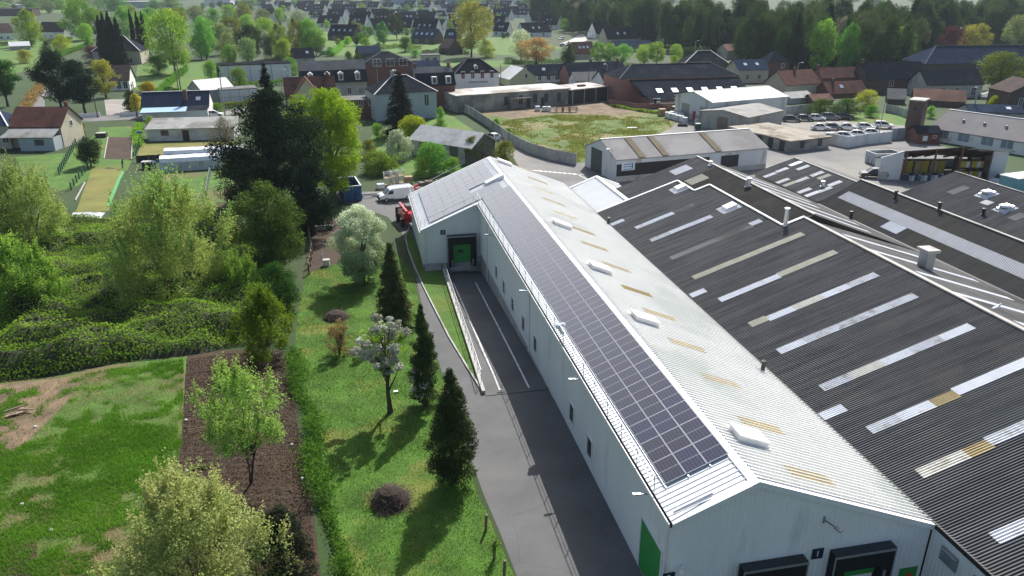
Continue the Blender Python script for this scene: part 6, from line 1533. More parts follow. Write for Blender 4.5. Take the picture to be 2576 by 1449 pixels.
def make_car(kind, col, label, loc, rz, group=None):
    S_ = CARS[kind]; W2 = S_['W'] / 2; L_ = S_['L']
    T_ = thing('parked_car', label, 'car', loc, rz, group)
    def body():
        b = MB(); top = S_['body']; n = len(top)
        secs = [(-W2 + .02, .0), (-W2, .12), (-W2 + .0, 1.0)]
        # loft across the width: sides slightly tucked in at the top
        rows = []
        for y, tuck in ((-W2 + .05, .05), (-W2, .0), (-W2 + .09, -.0), (W2 - .09, -.0), (W2, 0), (W2 - .05, .05)): pass
        ys = [(-W2, .09), (-W2 + .1, 0), (W2 - .1, 0), (W2, .09)]
        vs = []
        for y, dn in ys:
            for x, z in top: vs.append((x - L_ / 2 + (0.03 if dn and x < .2 else 0) - (0.03 if dn and x > L_ - .2 else 0), y, max(.3, z - dn * (1 if z > .55 else 0))))
        fs = []
        for r_ in range(3):
            for i in range(n - 1): fs.append((r_ * n + i, r_ * n + i + 1, (r_ + 1) * n + i + 1, (r_ + 1) * n + i))
        fs.append(tuple(range(n))); fs.append(tuple(3 * n + i for i in reversed(range(n))))
        for r_ in range(3): fs.append((r_ * n, (r_ + 1) * n, (r_ + 1) * n + n - 1, r_ * n + n - 1))
        b.raw(vs, fs); return b
    bo = body().build('body', CARP[col], T_, smooth=False, bevel=.03)
    c = S_['cab']; b = MB(); n = len(c); cw = W2 - .06; tw_ = W2 - .3
    def yy(z): zb, zt_ = c[0][1], max(q[1] for q in c); return cw + (tw_ - cw) * max(0, (z - zb)) / (zt_ - zb)
    vs = [(x - L_ / 2, -yy(z), z) for x, z in c] + [(x - L_ / 2, yy(z), z) for x, z in c]
    fs = [tuple(range(n)), tuple(2 * n - 1 - i for i in range(n))] + [(i, n + i, n + i + 1, i + 1) for i in range(n - 1)]
    b.raw(vs, fs).build('windows', glass_car, T_)
    b = MB(); r0, r1 = c[1], c[-2]
    rt = [q for q in c[1:-1]]
    for (xa, za_), (xb, zb_) in zip(rt[:-1], rt[1:]):
        b.hexa([(xa - L_ / 2, -yy(za_), za_ + .004), (xb - L_ / 2, -yy(zb_), zb_ + .004), (xb - L_ / 2, yy(zb_), zb_ + .004), (xa - L_ / 2, yy(za_), za_ + .004)], [(xa - L_ / 2, -yy(za_) + .02, za_ + .03), (xb - L_ / 2, -yy(zb_) + .02, zb_ + .03), (xb - L_ / 2, yy(zb_) - .02, zb_ + .03), (xa - L_ / 2, yy(za_) - .02, za_ + .03)])
    for sgn in (-1, 1):
        for (xa, za_), (xb, zb_) in ((c[0], c[1]), (c[-2], c[-1])):
            b.bar((xa - L_ / 2, sgn * (yy(za_) + .005), za_), (xb - L_ / 2, sgn * (yy(zb_) + .005), zb_), .09, .05)
        xm = (c[1][0] + c[-2][0]) / 2; b.bar((xm - L_ / 2, sgn * (yy(c[0][1]) + .01), c[0][1]), (xm - L_ / 2, sgn * (yy(1.4) + .005), min(1.42, c[2][1])), .1, .03)
    b.build('roof', CARP[col], T_)
    for x in S_['wb']:
        for sgn in (-1, 1):
            w_ = MB(); w_.tube([(x - L_ / 2, sgn * (W2 - .2), .32), (x - L_ / 2, sgn * (W2 + .01), .32)], .32, 14); wo_ = w_.build('wheel', tyre_m, T_)
            MB().tube([(x - L_ / 2, sgn * (W2 + .005), .32), (x - L_ / 2, sgn * (W2 + .03), .32)], .19, 10).build('rim', rim_m, wo_)
    for sgn in (-1, 1):
        MB().box(-L_ / 2 - .005, -L_ / 2 + .25, sgn * (W2 - .28) - .2, sgn * (W2 - .28) + .2, .6, .72).build('headlight', lamp_m, T_)
        MB().box(L_ / 2 - .12, L_ / 2 + .01, sgn * (W2 - .2) - .12, sgn * (W2 - .2) + .12, .68, .86).build('taillight', tail_m, T_)
    return T_
PK = 'cars parked on the gravel car park'
hd = R(152)        # bonnets towards the lower right
for kind, col, x, y, lab in (('hatch', 'black', 1991, 306, 'black hatchback at the wall end of the back row in the car park'), ('hatch', 'darkgreen', 2024, 304, 'dark green hatchback between a black and a white car in the car park'), ('hatch', 'white', 2054, 303, 'only white car in the back row under the big hedge'), ('suv', 'grey', 2087, 301, 'grey estate car with roof rails in the back row of the car park'), ('suv', 'black', 2123, 300, 'black off-roader at the grass end of the back row in the car park'),
                             ('coupe', 'white', 2064, 327, 'white rounded coupe in the middle row beside the grey car, wall side'), ('hatch', 'grey', 2096, 326, 'grey hatchback between the two white coupes in the car park'), ('coupe', 'white', 2131, 326, 'white rounded coupe in the middle row beside a white hatchback'), ('hatch', 'white', 2177, 326, 'white hatchback in the middle row between a coupe and an estate'), ('suv', 'white', 2221, 323, 'white estate car at the gate end of the middle row'),
                             ('hatch', 'white', 2094, 352, 'white car close behind the pale panel fence, farthest from the gate'), ('hatch', 'white', 2124, 349, 'white car behind the pale panel fence, second from the far end'), ('hatch', 'white', 2160, 345, 'white car behind the pale panel fence, second from the gate'), ('hatch', 'white', 2194, 341, 'white car behind the pale panel fence, next to the gate')):
    p = g(x, y); make_car(kind, col, lab, p, hd - math.pi if False else R(-28) + math.pi, PK)
make_car('suv', 'black', 'black off-roader driving in front of the drum barn', g(2196, 447), R(-22), None)
make_car('suv', 'silver', 'silver car parked beside the drum barn', g(2518, 462), R(20), None)
make_car('hatch', 'white', 'white car nosing out beside the blue-green cabin', g(2532, 473), R(10), None)
make_car('hatch', 'white', 'white car parked behind the old slate barn', g(1238, 352), R(-62), None)
make_car('suv', 'blue', 'dark blue car on the street before the brick mansard house', g(1111, 268), R(70), None)
make_car('hatch', 'white', 'white car beside the blue-roofed house', g(540, 293), R(180), None)
make_car('hatch', 'grey', 'dark car parked beside the red tiled house', g(171, 330), R(80), None)
make_car('hatch', 'white', 'white car on the estate road bend', g(1412, 100), R(40), None)
make_car('hatch', 'silver', 'silver car parked in the estate near the road bend', g(1418, 117), R(150), None)

# white panel van
pv = g(996, 502); hv = math.atan2((g(945, 500) - g(1042, 490)).y, (g(945, 500) - g(1042, 490)).x)
V = thing('panel_van', 'white panel van with roof rack parked in the rear yard', 'van', pv, hv)
L2, W2 = 2.6, .97
b = MB(); side = [(2.6, .35), (2.58, .75), (2.4, 1.0), (1.75, 1.18), (1.05, 1.82), (.7, 1.95), (-2.5, 1.98), (-2.6, 1.85), (-2.6, .35)]
b.prism([(x, 0, z) for x, z in side], (0, -W2, 0), (0, W2, 0)); b.build('body', CARP['white'], V, bevel=.05)
b = MB(); b.hexa([(1.78, -.8, 1.2), (1.78, .8, 1.2), (1.1, .8, 1.8), (1.1, -.8, 1.8)], [(1.82, -.8, 1.23), (1.82, .8, 1.23), (1.14, .8, 1.83), (1.14, -.8, 1.83)]); b.build('windscreen', glass_car, V)
for s_ in (-1, 1):
    b = MB(); b.prism([(1.5, 0, 1.15), (.55, 0, 1.15), (.55, 0, 1.68), (1.05, 0, 1.68)], (0, s_ * (W2 - .01), 0), (0, s_ * (W2 + .015), 0)); b.build('side_window', glass_car, V)
    for x in (1.65, -1.6):
        wo_ = MB().tube([(x, s_ * (W2 - .2), .33), (x, s_ * (W2 + .01), .33)], .33, 14).build('wheel', tyre_m, V); MB().tube([(x, s_ * (W2 + .005), .33), (x, s_ * (W2 + .03), .33)], .2, 10).build('rim', rim_m, wo_)
    MB().box(2.45, 2.62, s_ * .68 - .18, s_ * .68 + .18, .75, .95).build('headlight', lamp_m, V)
    MB().box(.5, 2.5, s_ * W2 - .015, s_ * W2 + .015, .38, .5).build('sill', black_rubber, V)
    MB().box(-2.63, -2.58, s_ * .85 - .08, s_ * .85 + .08, .9, 1.5).build('taillight', tail_m, V)
MB().box(2.5, 2.66, -.9, .9, .32, .62).build('bumper', black_rubber, V)
b = MB()
for x in np.linspace(.5, -2.3, 6): b.bar((x, -.85, 2.1), (x, .85, 2.1), .05)
for y in (-.85, .85): b.bar((.5, y, 2.08), (-2.4, y, 2.08), .05)
b.build('roof_rack', galv, V)

# open blue container
def skip(name, label, a, b_, back, zt_px, m, m_in):
    A = g(*a); B = g(*b_); d = B - A; rz = math.atan2(d.y, d.x); w = math.hypot(d.x, d.y); hh = h_at(A, a[0], zt_px); C_ = Vector(atz(back[0], back[1], A.z + hh)); ay = Vector((-math.sin(rz), math.cos(rz), 0)); D_ = (C_ - A).dot(ay)
    T_ = thing(name, label, 'container', A, rz); t = .1
    b1 = MB(); b1.box(0, w, 0, t, .1, hh).box(0, w, D_ - t, D_, .1, hh).box(0, t, t, D_ - t, .1, hh).box(w - t, w, t, D_ - t, .1, hh); b1.build('side', m, T_)
    MB().box(t, w - t, t, D_ - t, .1, .25).build('floor', m_in, T_)
    for y0, y1, x0, x1 in ((-.06, t + .04, -.06, w + .06), (D_ - t - .04, D_ + .06, -.06, w + .06)): MB().box(x0, x1, y0, y1, hh, hh + .1).build('rim', galv if 'blue' in label else m, T_)
    for x0, x1 in ((-.06, t + .04), (w - t - .04, w + .06)): MB().box(x0, x1, t + .04, D_ - t - .04, hh, hh + .1).build('rim', galv if 'blue' in label else m, T_)
    for x in (w * .3, w * .7): MB().box(x - .07, x + .07, -.18, -.01, .1, hh * .55).build('rib', m, T_)
    MB().box(0, w, -.12, -.01, hh * .52, hh * .52 + .15).build('cross_rib', m, T_)
    for k in range(5): 
        for xx in (-.1, w): MB().box(xx, xx + .1, D_ * (k + .5) / 5 - .08, D_ * (k + .5) / 5 + .08, .1, hh).build('rib', m, T_)
    return T_
skip('open_container', 'open-topped blue steel waste container at the edge of the rear yard', (866, 509), (911, 505), (853, 448), 471, mat('container_blue', (.02, .085, .22), .6, .2, 1.2, col2=(.05, .07, .1), amt=.3, scale2=1), mat('container_inside', (.09, .12, .14), .8))
skip('open_container', 'pale grey open-topped steel container next to the drum barn', (2174, 407), (2200, 417), (2246, 378), 379, mat('container_grey', (.42, .45, .48), .6, .15, 1, col2=(.28, .26, .23), amt=.3), mat('container_rust', (.07, .04, .03), .9))

# red telehandler
pt = g(1024, 562); T_ = thing('telehandler', 'red telescopic handler with black tyres beside the annex wall', 'telehandler', pt, R(100))
red = paint('machine_red', (.5, .012, .025))
b = MB(); b.prism([(-1.9, 0, .75), (1.6, 0, .75), (1.75, 0, 1.15), (1.5, 0, 1.75), (.2, 0, 1.9), (-1.8, 0, 1.95), (-2.05, 0, 1.4)], (0, -.85, 0), (0, .85, 0)); b.build('body', red, T_, bevel=.12)
MB().box(-1.3, 1.3, -.5, .5, .5, .8).build('chassis', red, T_, bevel=.05)
for x in (-1.35, 1.25):
    for s_ in (-1, 1):
        w_ = MB().tube([(x, s_ * .75, .55), (x, s_ * 1.15, .55)], .55, 16).build('wheel', tyre_m, T_, bevel=.04); MB().tube([(x, s_ * 1.15, .55), (x, s_ * 1.18, .55)], .26, 12).build('rim', red, w_)
b = MB(); b.box(-.2, .9, -.75, .1, 1.85, 2.5); b.build('engine_cover', dark_metal, T_, bevel=.08)
MB().bar((-1.7, .35, 2.05), (2.2, .35, 2.3), .3, .35).build('boom', red, T_)
MB().box(2.1, 2.3, -.6, 1.0, .6, 1.8).build('fork_carriage', dark_metal, T_)
pt = g(1052, 488); T_ = thing('lift_jib', 'red lifting jib showing behind the white van', 'jib', pt, R(20))
MB().bar((-1.4, 0, .9), (.6, 0, 1.7), .28).build('arm', red, T_); MB().box(-.4, .5, -.5, .5, .2, 1.0).build('body', red, T_, bevel=.06); MB().box(.2, 1.0, -.6, .6, 1.3, 1.8).build('head', dark_metal, T_)

# ============================================================ YARD STOCK
steel_cage = plain('cage_steel', (.5, .52, .55), .4, .7)
wrap = mat('stretch_wrap', (.62, .66, .68), .35, .12, 2, col2=(.4, .46, .46), amt=.3, scale2=2)
wood_m = mat('pallet_wood', (.42, .3, .17), .85, .2, 2); wood_old = mat('old_wood', (.2, .15, .11), .9, .25, 2)
def cage(label, p, rz=0, s=(1.2, 1.0, 1.1), m=steel_cage, group=None, fill=None):
    T_ = thing('wire_cage', label, 'cage', p, rz, group); w, d, h_ = s
    b = MB()
    for x in (0, w):
        for y in (0, d): b.bar((x, y, .05), (x, y, h_), .06)
    for z in (.12, h_): 
        b.bar((0, 0, z), (w, 0, z), .05); b.bar((0, d, z), (w, d, z), .05); b.bar((0, 0, z), (0, d, z), .05); b.bar((w, 0, z), (w, d, z), .05)
    b.build('frame', m, T_)
    b = MB()
    for k in range(1, 6):
        for y in (0, d): b.bar((w * k / 6, y, .1), (w * k / 6, y, h_), .025)
        for x in (0, w): b.bar((x, d * k / 6, .1), (x, d * k / 6, h_), .025)
    b.build('mesh_bars', m, T_); MB().box(.02, w - .02, .02, d - .02, .1, .18).build('floor', wood_m, T_)
    if fill: MB().box(.06, w - .06, .06, d - .06, .18, h_ * .8).build('liner', fill, T_, bevel=.05)
def pallet_stack(label, p, rz=0, n=3, m=wrap, group=None, w=1.2, d=.95, lh=.36, name='wrapped_pallet'):
    T_ = thing(name, label, 'pallet', p, rz, group)
    b = MB()
    for k in range(3): b.box(0, w, k * d / 2.3, k * d / 2.3 + .12, 0, .1)
    b.box(0, w, 0, d, .1, .15); b.build('pallet', wood_m, T_)
    rr = random.Random(int(p.x * 10) % 97)
    for k in range(n):
        e = rr.uniform(0, .05); MB().box(.02 + e, w - .02 - e, .02, d - .02, .155 + k * lh, .145 + (k + 1) * lh).build('load', m, T_, bevel=.03)
G1 = 'wire cages stacked behind the van'
for i, (x, y) in enumerate(((968, 470), (984, 466), (998, 464))):
    cage('steel wire cage behind the van', g(x, y), R(5), (1.3, 1.1, 1.15), group=G1); q = g(x, y) + Vector((.03, .02, 1.18)); cage('steel wire cage on top of another behind the van', q, R(6), (1.25, 1.05, 1.0), group=G1)
T_ = thing('wooden_crate', 'pale wooden crate beside the wire cages', 'crate', g(1020, 464), R(4))
for z in (.15, .5, .85): MB().box(0, 1.2, -.03, 0, z, z + .28).box(0, 1.2, .9, .93, z, z + .28).build('board', wood_m, T_)
MB().box(0, .05, 0, .9, .1, 1.15).box(1.15, 1.2, 0, .9, .1, 1.15).box(0, 1.2, 0, .9, 1.15, 1.2).build('side', wood_m, T_)
pallet_stack('white plastic tank on a pallet next to the blue container', g(950, 478), R(8), 2, plain('tank_white', (.7, .72, .74), .3), name='plastic_tank')
T_ = thing('stacked_beams', 'long pale beams stacked between the blue container and the van', 'beams', g(930, 494), R(3))
for k in range(5): MB().box(-1.4 + k * .05, 1.7, -.4 + k * .22, -.24 + k * .22, .02, .3 + (k % 2) * .18).build('beam', concrete_pale if k % 2 else steel_cage, T_)
MB().box(-1.0, .3, -.9, -.5, 0, .12).build('manhole_slab', concrete_pale, T_)
pallet_stack('pile of old wooden pallets by the warehouse end', g(1068, 468), R(-8), 3, wood_old, name='pallet_pile', lh=.2)
b = MB()
# waste lot stock
T_ = None
pallet_stack('white cube tank on the waste lot', g(1348, 280), R(6), 3, plain('tank_white', (.7, .72, .74)), name='plastic_tank')
pallet_stack('white wrapped pallet beside the cube tank', g(1365, 281), R(-4), 3, wrap, w=1.3)
pallet_stack('second white wrapped pallet beside the wire cage', g(1375, 281), R(9), 3, wrap)
cage('pale wire cage on the waste lot', g(1386, 284), R(3), (1.3, 1.1, 1.2))
rust_m = mat('rusty_steel', (.1, .05, .035), .9, .3, 2)
for x, lab in ((1402, 'rusty wire cage beside the pale one on the waste lot'), (1417, 'rusty wire cage between two others on the waste lot'), (1436, 'rusty low wire cage at the end of the row')): cage(lab, g(x, 283), R(2), (1.7, 1.2, 1.2), rust_m, fill=None)
T_ = thing('timber_stack', 'tall stack of bare wooden frames on the waste lot edge', 'frames', g(1660, 292), R(4))
for k in range(5): MB().box(0, 1.6, 0, .06, .1 + k * .28, .2 + k * .28).box(0, 1.6, 1.2, 1.26, .1 + k * .28, .2 + k * .28).build('slat', wood_m, T_)
for x in (0, .75, 1.5): MB().box(x, x + .1, .06, 1.2, 0, 1.5).build('upright', wood_m, T_)
MB().box(-.05, 1.65, -.05, 1.3, 1.52, 1.62).build('top', wood_m, T_)
WP = 'white wrapped pallets lined up on the lot edge'
for x, y in ((1672, 298), (1681, 301), (1690, 303), (1699, 306), (1708, 308), (1716, 312), (1684, 296), (1695, 298), (1706, 301)): pallet_stack('white stretch-wrapped pallet in the row on the lot edge', g(x, y), R(-20), 4, wrap, WP, lh=.33)
pallet_stack('grey wrapped pallet by the mill wall', g(1692, 280), R(0), 3, wrap); pallet_stack('brown pallet load by the mill wall', g(1706, 284), R(0), 3, wood_old, name='pallet_load')
pallet_stack('white layered stack on top of the yard corner pallet', g(1750, 313), R(0), 4, wrap, lh=.25)
T_ = thing('waste_bin', 'green wheeled waste bin at the yard corner', 'bin', g(1750, 328), R(0)); MB().box(0, 1.2, 0, .9, .2, 1.3).build('body', plain('bin_green', (.015, .09, .05), .5), T_, bevel=.06); MB().hexa([(-.05, -.05, 1.3), (1.25, -.05, 1.3), (1.25, .95, 1.3), (-.05, .95, 1.3)], [(.02, .1, 1.42), (1.18, .1, 1.42), (1.18, .85, 1.48), (.02, .85, 1.48)]).build('lid', plain('bin_green', (.015, .09, .05)), T_)
for x in (.15, 1.05): MB().tube([(x, .05, .1), (x, .12, .1)], .1, 8).build('wheel', tyre_m, T_)
T_ = thing('scrap_sheet', 'pale scrap sheet lying in the waste lot grass', 'sheet', g(1590, 322), R(-15)); MB().hexa([(-1.2, -.4, .02), (1.2, -.5, .02), (1.1, .4, .02), (-1.0, .4, .02)], [(-1.2, -.4, .12), (1.2, -.5, .2), (1.1, .4, .14), (-1.0, .4, .1)]).build('sheet', strip_white, T_)
T_ = thing('metal_trough', 'dark metal trough lying beside the wrapped pallets', 'trough', g(1705, 318), R(-20)); MB().box(0, 2.2, 0, .08, 0, .5).box(0, 2.2, .9, .98, 0, .5).box(0, .08, .08, .9, 0, .5).box(2.12, 2.2, .08, .9, 0, .5).box(.08, 2.12, .08, .9, 0, .08).build('trough', dark_metal, T_)
# drums and crates in the open barn
drum_cols = [plain('drum_blue', (.03, .06, .14), .45), plain('drum_silver', (.4, .42, .45), .4, .5), plain('drum_white', (.6, .6, .6), .5)]
def drum(lab, p, m, group):
    T_ = thing('steel_drum', lab, 'drum', p, 0, group); MB().lathe([(.29, 0), (.3, .02), (.29, .28), (.305, .3), (.29, .32), (.29, .58), (.305, .6), (.29, .62), (.3, .88), (.28, .9)], (0, 0, 0), 12).build('barrel', m, T_); MB().lathe([(.27, .9), (.26, .93)], (0, 0, 0), 12).build('lid', dark_metal, T_)
def bp_(x, y, z=0): return OB.matrix_world @ Vector((x, y, z)) if False else Vector(OB.location) + Vector((math.cos(ang) * x - math.sin(ang) * y, math.sin(ang) * x + math.cos(ang) * y, z))
rr = random.Random(12)
for i in range(26):
    x = wB * (.04 + .5 * ((i % 13) / 13.0)) + rr.uniform(-.2, .2); y = -.6 + (i // 13) * 1.2 + rr.uniform(-.2, .2); c_ = i % 3
    drum(('dark blue', 'bare steel', 'white')[c_] + ' drum standing in the open barn', bp_(x, y), drum_cols[c_], ('dark blue', 'bare steel', 'white')[c_] + ' drums in the open barn')
yel = plain('crate_yellow', (.45, .33, .03), .6)
for i in range(14):
    x = wB * (.58 + .24 * (i % 7) / 7); z = (i // 7) * 1.7 + .1
    T_ = thing('yellow_crate', 'yellow crate in the barn rack', 'crate', bp_(x, 1.0, z), ang, 'yellow crates in the barn rack'); MB().box(0, .8, 0, .8, 0, 1.0).build('box', yel if i % 3 else wrap, T_, bevel=.03); MB().box(-.02, .82, -.02, .82, 1.0, 1.05).build('lid', yel, T_)
T_ = thing('storage_rack', 'dark steel rack holding the yellow crates in the barn', 'rack', bp_(wB * .57, .8), ang)
for x in (0, wB * .13, wB * .26): MB().box(x - .06, x + .06, 0, 1.4, 0, 3.4).build('upright', rust_m, T_)
for z in (0, 1.65): MB().box(0, wB * .26, 0, 1.4, z, z + .1).build('shelf', rust_m, T_)
for i, (u, y) in enumerate(((.06, 3.0), (.14, 3.2), (.22, 3.0), (.3, 3.3), (.38, 3.0), (.46, 3.2))): pallet_stack('stacked brown and yellow load at the back of the open barn', bp_(wB * u, y), ang, 5, yel if i % 2 else wood_m, 'loads at the back of the open barn', name='pallet_load', lh=.45)
T_ = thing('site_cabin', 'small blue-green cabin at the right edge of the works', 'cabin', g(2552, 492), R(10)); MB().box(0, 5, 0, 3, 0, 2.5).build('wall', plain('cabin_teal', (.13, .33, .36), .6), T_); MB().box(-.1, 5.1, -.1, 3.1, 2.5, 2.65).build('roof', sheet_grey, T_)

# ============================================================ FENCES, WALLS, POLES
def panel_fence(name, label, pts, hgt, step, pm, om, group=None, rails=False):
    P_ = [g(*q) for q in pts]; T_ = thing(name, label, 'fence', P_[0]); O_ = P_[0]
    for a, c in zip(P_[:-1], P_[1:]):
        ln = (c - a).length; n = max(1, round(ln / step))
        for k in range(n):
            q0 = a.lerp(c, k / n) - O_; q1 = a.lerp(c, (k + 1) / n) - O_; d = (q1 - q0).normalized()
            MB().box(q0.x - .09, q0.x + .09, q0.y - .09, q0.y + .09, q0.z - .3, q0.z + hgt + .06).build('post', om, T_)
            if rails:
                for z in np.linspace(.15, hgt, rails): MB().bar(q0 + Vector((0, 0, z)), q1 + Vector((0, 0, z)), .03, .03).build('wire', om, T_)
            else:
                MB().bar(q0 + d * .09 + Vector((0, 0, hgt / 2 - .05)), q1 - d * .09 + Vector((0, 0, hgt / 2 - .05)), .07, hgt).build('panel', pm, T_)
    e = P_[-1] - O_; MB().box(e.x - .09, e.x + .09, e.y - .09, e.y + .09, e.z - .3, e.z + hgt + .06).build('post', om, T_)
    return T_
panel_fence('concrete_fence', 'pale concrete panel fence along the yard road and waste lot', [(1148, 272), (1185, 292), (1232, 322), (1280, 358), (1330, 385), (1385, 402), (1449, 415)], 2.1, 2.6, concrete_pale, concrete)
panel_fence('panel_fence', 'pale sheet panel fence in front of the parked cars', [(2082, 362), (2130, 372), (2176, 364), (2240, 357)], 2.2, 2.4, sheet_grey, galv)
panel_fence('sliding_gate', 'grey metal gate between fence and brick tower', [(2240, 352), (2272, 350)], 2.4, 2.0, mat('gate_grey', (.38, .41, .43), .5), galv)
panel_fence('brick_wall_fence', 'low old brick wall below the mill', [(1532, 262), (1600, 274), (1655, 272), (1700, 284)], 1.4, 3.2, brick_pink, brick_pink)
panel_fence('yard_wall', 'grey rendered wall behind the car park', [(1972, 292), (2010, 288), (2042, 284)], 2.3, 3.0, render_grey, render_grey)
panel_fence('garden_wall', 'grey stone wall behind the car park lawn', [(2228, 282), (2256, 288), (2278, 296)], 2.0, 2.4, render_grey, render_grey)
panel_fence('street_wall', 'low white wall with gate pillars along the village street', [(168, 300), (252, 293)], 1.0, 3.0, render_white, render_white)
panel_fence('street_wall', 'short white street wall before the gravel drive', [(302, 294), (350, 291)], 1.0, 3.0, render_white, render_white)
green_mesh = plain('fence_green', (.03, .09, .05), .6)
panel_fence('wire_fence', 'green wire fence beside the dark topiary tree', [(150, 440), (172, 400), (192, 365)], 1.3, 2.4, None, green_mesh, rails=4)
panel_fence('wire_fence', 'green wire fence along the cut lawn', [(180, 478), (200, 450), (222, 425)], 1.2, 2.2, None, green_mesh, rails=4)
panel_fence('wire_fence', 'blue-green mesh fence between bed and pale lawn', [(338, 400), (352, 372), (358, 345)], 1.3, 2.4, None, green_mesh, rails=4)
panel_fence('wire_fence', 'old wire fence beside the shaded orchard floor', [(778, 690), (786, 640), (776, 585), (790, 560)], 1.3, 2.4, None, wood_old, rails=3)
panel_fence('wire_fence', 'wire fence of the allotment behind the willow', [(520, 500), (525, 465), (530, 440)], 1.3, 2.4, None, galv, rails=3)
panel_fence('board_fence', 'dark board fence behind the polytunnels', [(345, 408), (405, 404)], 1.2, 2.0, mat('board_dark', (.03, .03, .04), .8), wood_old)
for (x, y, hh, lab) in ((1268, 1452, 1.1, 'weathered wooden post at the lane edge, bare-topped'), (1243, 1405, 1.2, 'ivy-topped old wooden post at the lane edge'), (1222, 1335, 1.1, 'leaning old wooden post at the lane edge below the holly')):
    p = g(x, y); T_ = thing('fence_post', lab, 'post', p); MB().tube([(0, 0, -.1), (.02, 0, hh * .5), (.06, .02, hh)], [.09, .085, .075], 8).build('stake', wood_old, T_)
    if 'ivy' in lab:
        rs2 = np.random.RandomState(3); C = rs2.normal(size=(260, 3)) * np.array([.13, .13, .3]) + np.array([.03, 0, hh * .75]); link(bpy.data.objects.new('ivy', cards('ivy', C, rs2.normal(size=C.shape), np.full(260, .1), np.full(260, .08), rs2.rand(260), LF['mid'], rs2)), T_)
def pole(lab, xt, yt, xb, yb, r_=.1, lamp=0, wood_=True, name='utility_pole', cat='pole', arm=None):
    p = g(xb, yb); hh = h_at(p, xt, yt); T_ = thing(name, lab, cat, p)
    MB().tube([(0, 0, -.2), (0, 0, hh)], [r_ * 1.25, r_ * .8], 8).build('shaft', concrete if not wood_ else wood_old, T_)
    if lamp:
        MB().tube([(0, 0, hh - .1), (lamp * .5, -.2, hh + .15), (lamp * 1.1, -.4, hh + .2)], .05, 6).build('arm', galv, T_); MB().box(lamp * 1.1 - .3, lamp * 1.1 + .3, -.55, -.25, hh + .1, hh + .25).build('lantern', white_trim, T_, bevel=.05)
    if arm: MB().box(-arm, arm, -.06, .06, hh - .5, hh - .38).build('crossarm', galv, T_)
    return T_
pole('wooden utility pole by the white street wall', 235, 243, 246, 296, .13, arm=.5); pole('wooden utility pole behind the clipped hedge', 331, 210, 345, 294, .13, arm=.5)
pole('wooden pole beside the garden path', 440, 166, 450, 232, .13, arm=.4); pole('tall pale concrete pole near the panelled store', 561, 182, 567, 294, .14, wood_=False)
pole('tall twin power pole among the hedges', 454, 148, 455, 226, .15, arm=.9); pole('slim lamp post before the dormer house', 710, 176, 713, 232, .08, .9, False, 'street_lamp', 'street lamp')
pole('utility pole beside the white hipped house', 1260, 160, 1260, 236, .12, arm=.4); pole('lamp pole beside the small white cottage', 1480, 148, 1480, 222, .12, .9, True, 'street_lamp', 'street lamp')
pole('street lamp behind the open shed roof', 1524, 162, 1525, 225, .09, -.9, False, 'street_lamp', 'street lamp'); pole('street lamp at the wood edge', 1745, 103, 1746, 152, .12, .9, False, 'street_lamp', 'street lamp')
pole('leaning grey pole among the parked cars', 2222, 262, 2210, 345, .1, wood_=False); pole('concrete lamp pole behind the mauve workshop', 2452, 220, 2446, 290, .14, -.9, False, 'street_lamp', 'street lamp')
pole('thin lamp post at the corner of the white metal shed', 1536, 376, 1537, 462, .06, -.9, False, 'street_lamp', 'street lamp'); pole('street lamp beside the rusty cottage', 2002, 158, 2000, 226, .1, .9, False, 'street_lamp', 'street lamp')
pole('thin white flag pole by the brick hall', 953, 172, 952, 235, .07, wood_=False); pole('thin dark flue pole beside the grey store', 1904, 255, 1903, 300, .07, wood_=False, name='flue_pole')
p0 = g(1080, 478); T_ = thing('barrier_pole', 'long pale barrier pole sloping up behind the warehouse', 'barrier', p0); MB().tube([(0, 0, 0), (0, 0, 1.6)], .06, 6).build('stand', galv, T_); MB().tube([(0, 0, 1.5), (5.6, 1.5, 3.6)], .05, 6).build('arm', galv, T_)

# ============================================================ GARDEN THINGS
T_ = thing('ground_tarp', 'pale grey tarpaulin spread over the end of the cut lawn', 'tarpaulin', g(222, 553), 0)
q4 = [g(*q) - Vector(T_.location) for q in ((172, 556), (245, 562), (270, 540), (262, 531), (185, 536))]
rs2 = np.random.RandomState(7); b = MB(); n = 10; vs = []
for j in range(n + 1):
    for i in range(n + 1):
        u, v = i / n, j / n; a = q4[0].lerp(q4[1], u); c = q4[4].lerp(q4[3].lerp(q4[2], .5), u); q = a.lerp(c, v); vs.append((q.x, q.y, .04 + .12 * rs2.rand()))
b.raw(vs, [(j * (n + 1) + i, j * (n + 1) + i + 1, (j + 1) * (n + 1) + i + 1, (j + 1) * (n + 1) + i) for j in range(n) for i in range(n)]); b.build('sheet', mat('tarp_grey', (.5, .5, .52), .5, .15, 1.5, col2=(.33, .33, .36), amt=.4, scale2=1), T_, smooth=True)
bl = plain('barrel_blue', (.015, .06, .3), .45)
def barrel(lab, x, y, m=bl, r_=.33, h_=.95):
    T_ = thing('water_barrel', lab, 'barrel', g(x, y)); MB().lathe([(r_ * .88, 0), (r_, .1), (r_, h_ * .9), (r_ * .9, h_)], (0, 0, 0), 12).build('body', m, T_); MB().lathe([(r_ * .8, h_), (r_ * .78, h_ + .03)], (0, 0, 0), 12).build('lid', m, T_)
barrel('blue plastic barrel left of the front polytunnel', 389, 424, h_=1.3, r_=.45); barrel('blue barrel at the corner of the front polytunnel', 411, 438); barrel('blue barrel beside the long garden shed', 352, 346, h_=1.3, r_=.5); barrel('small blue barrel under the trees by the rear yard', 877, 548)
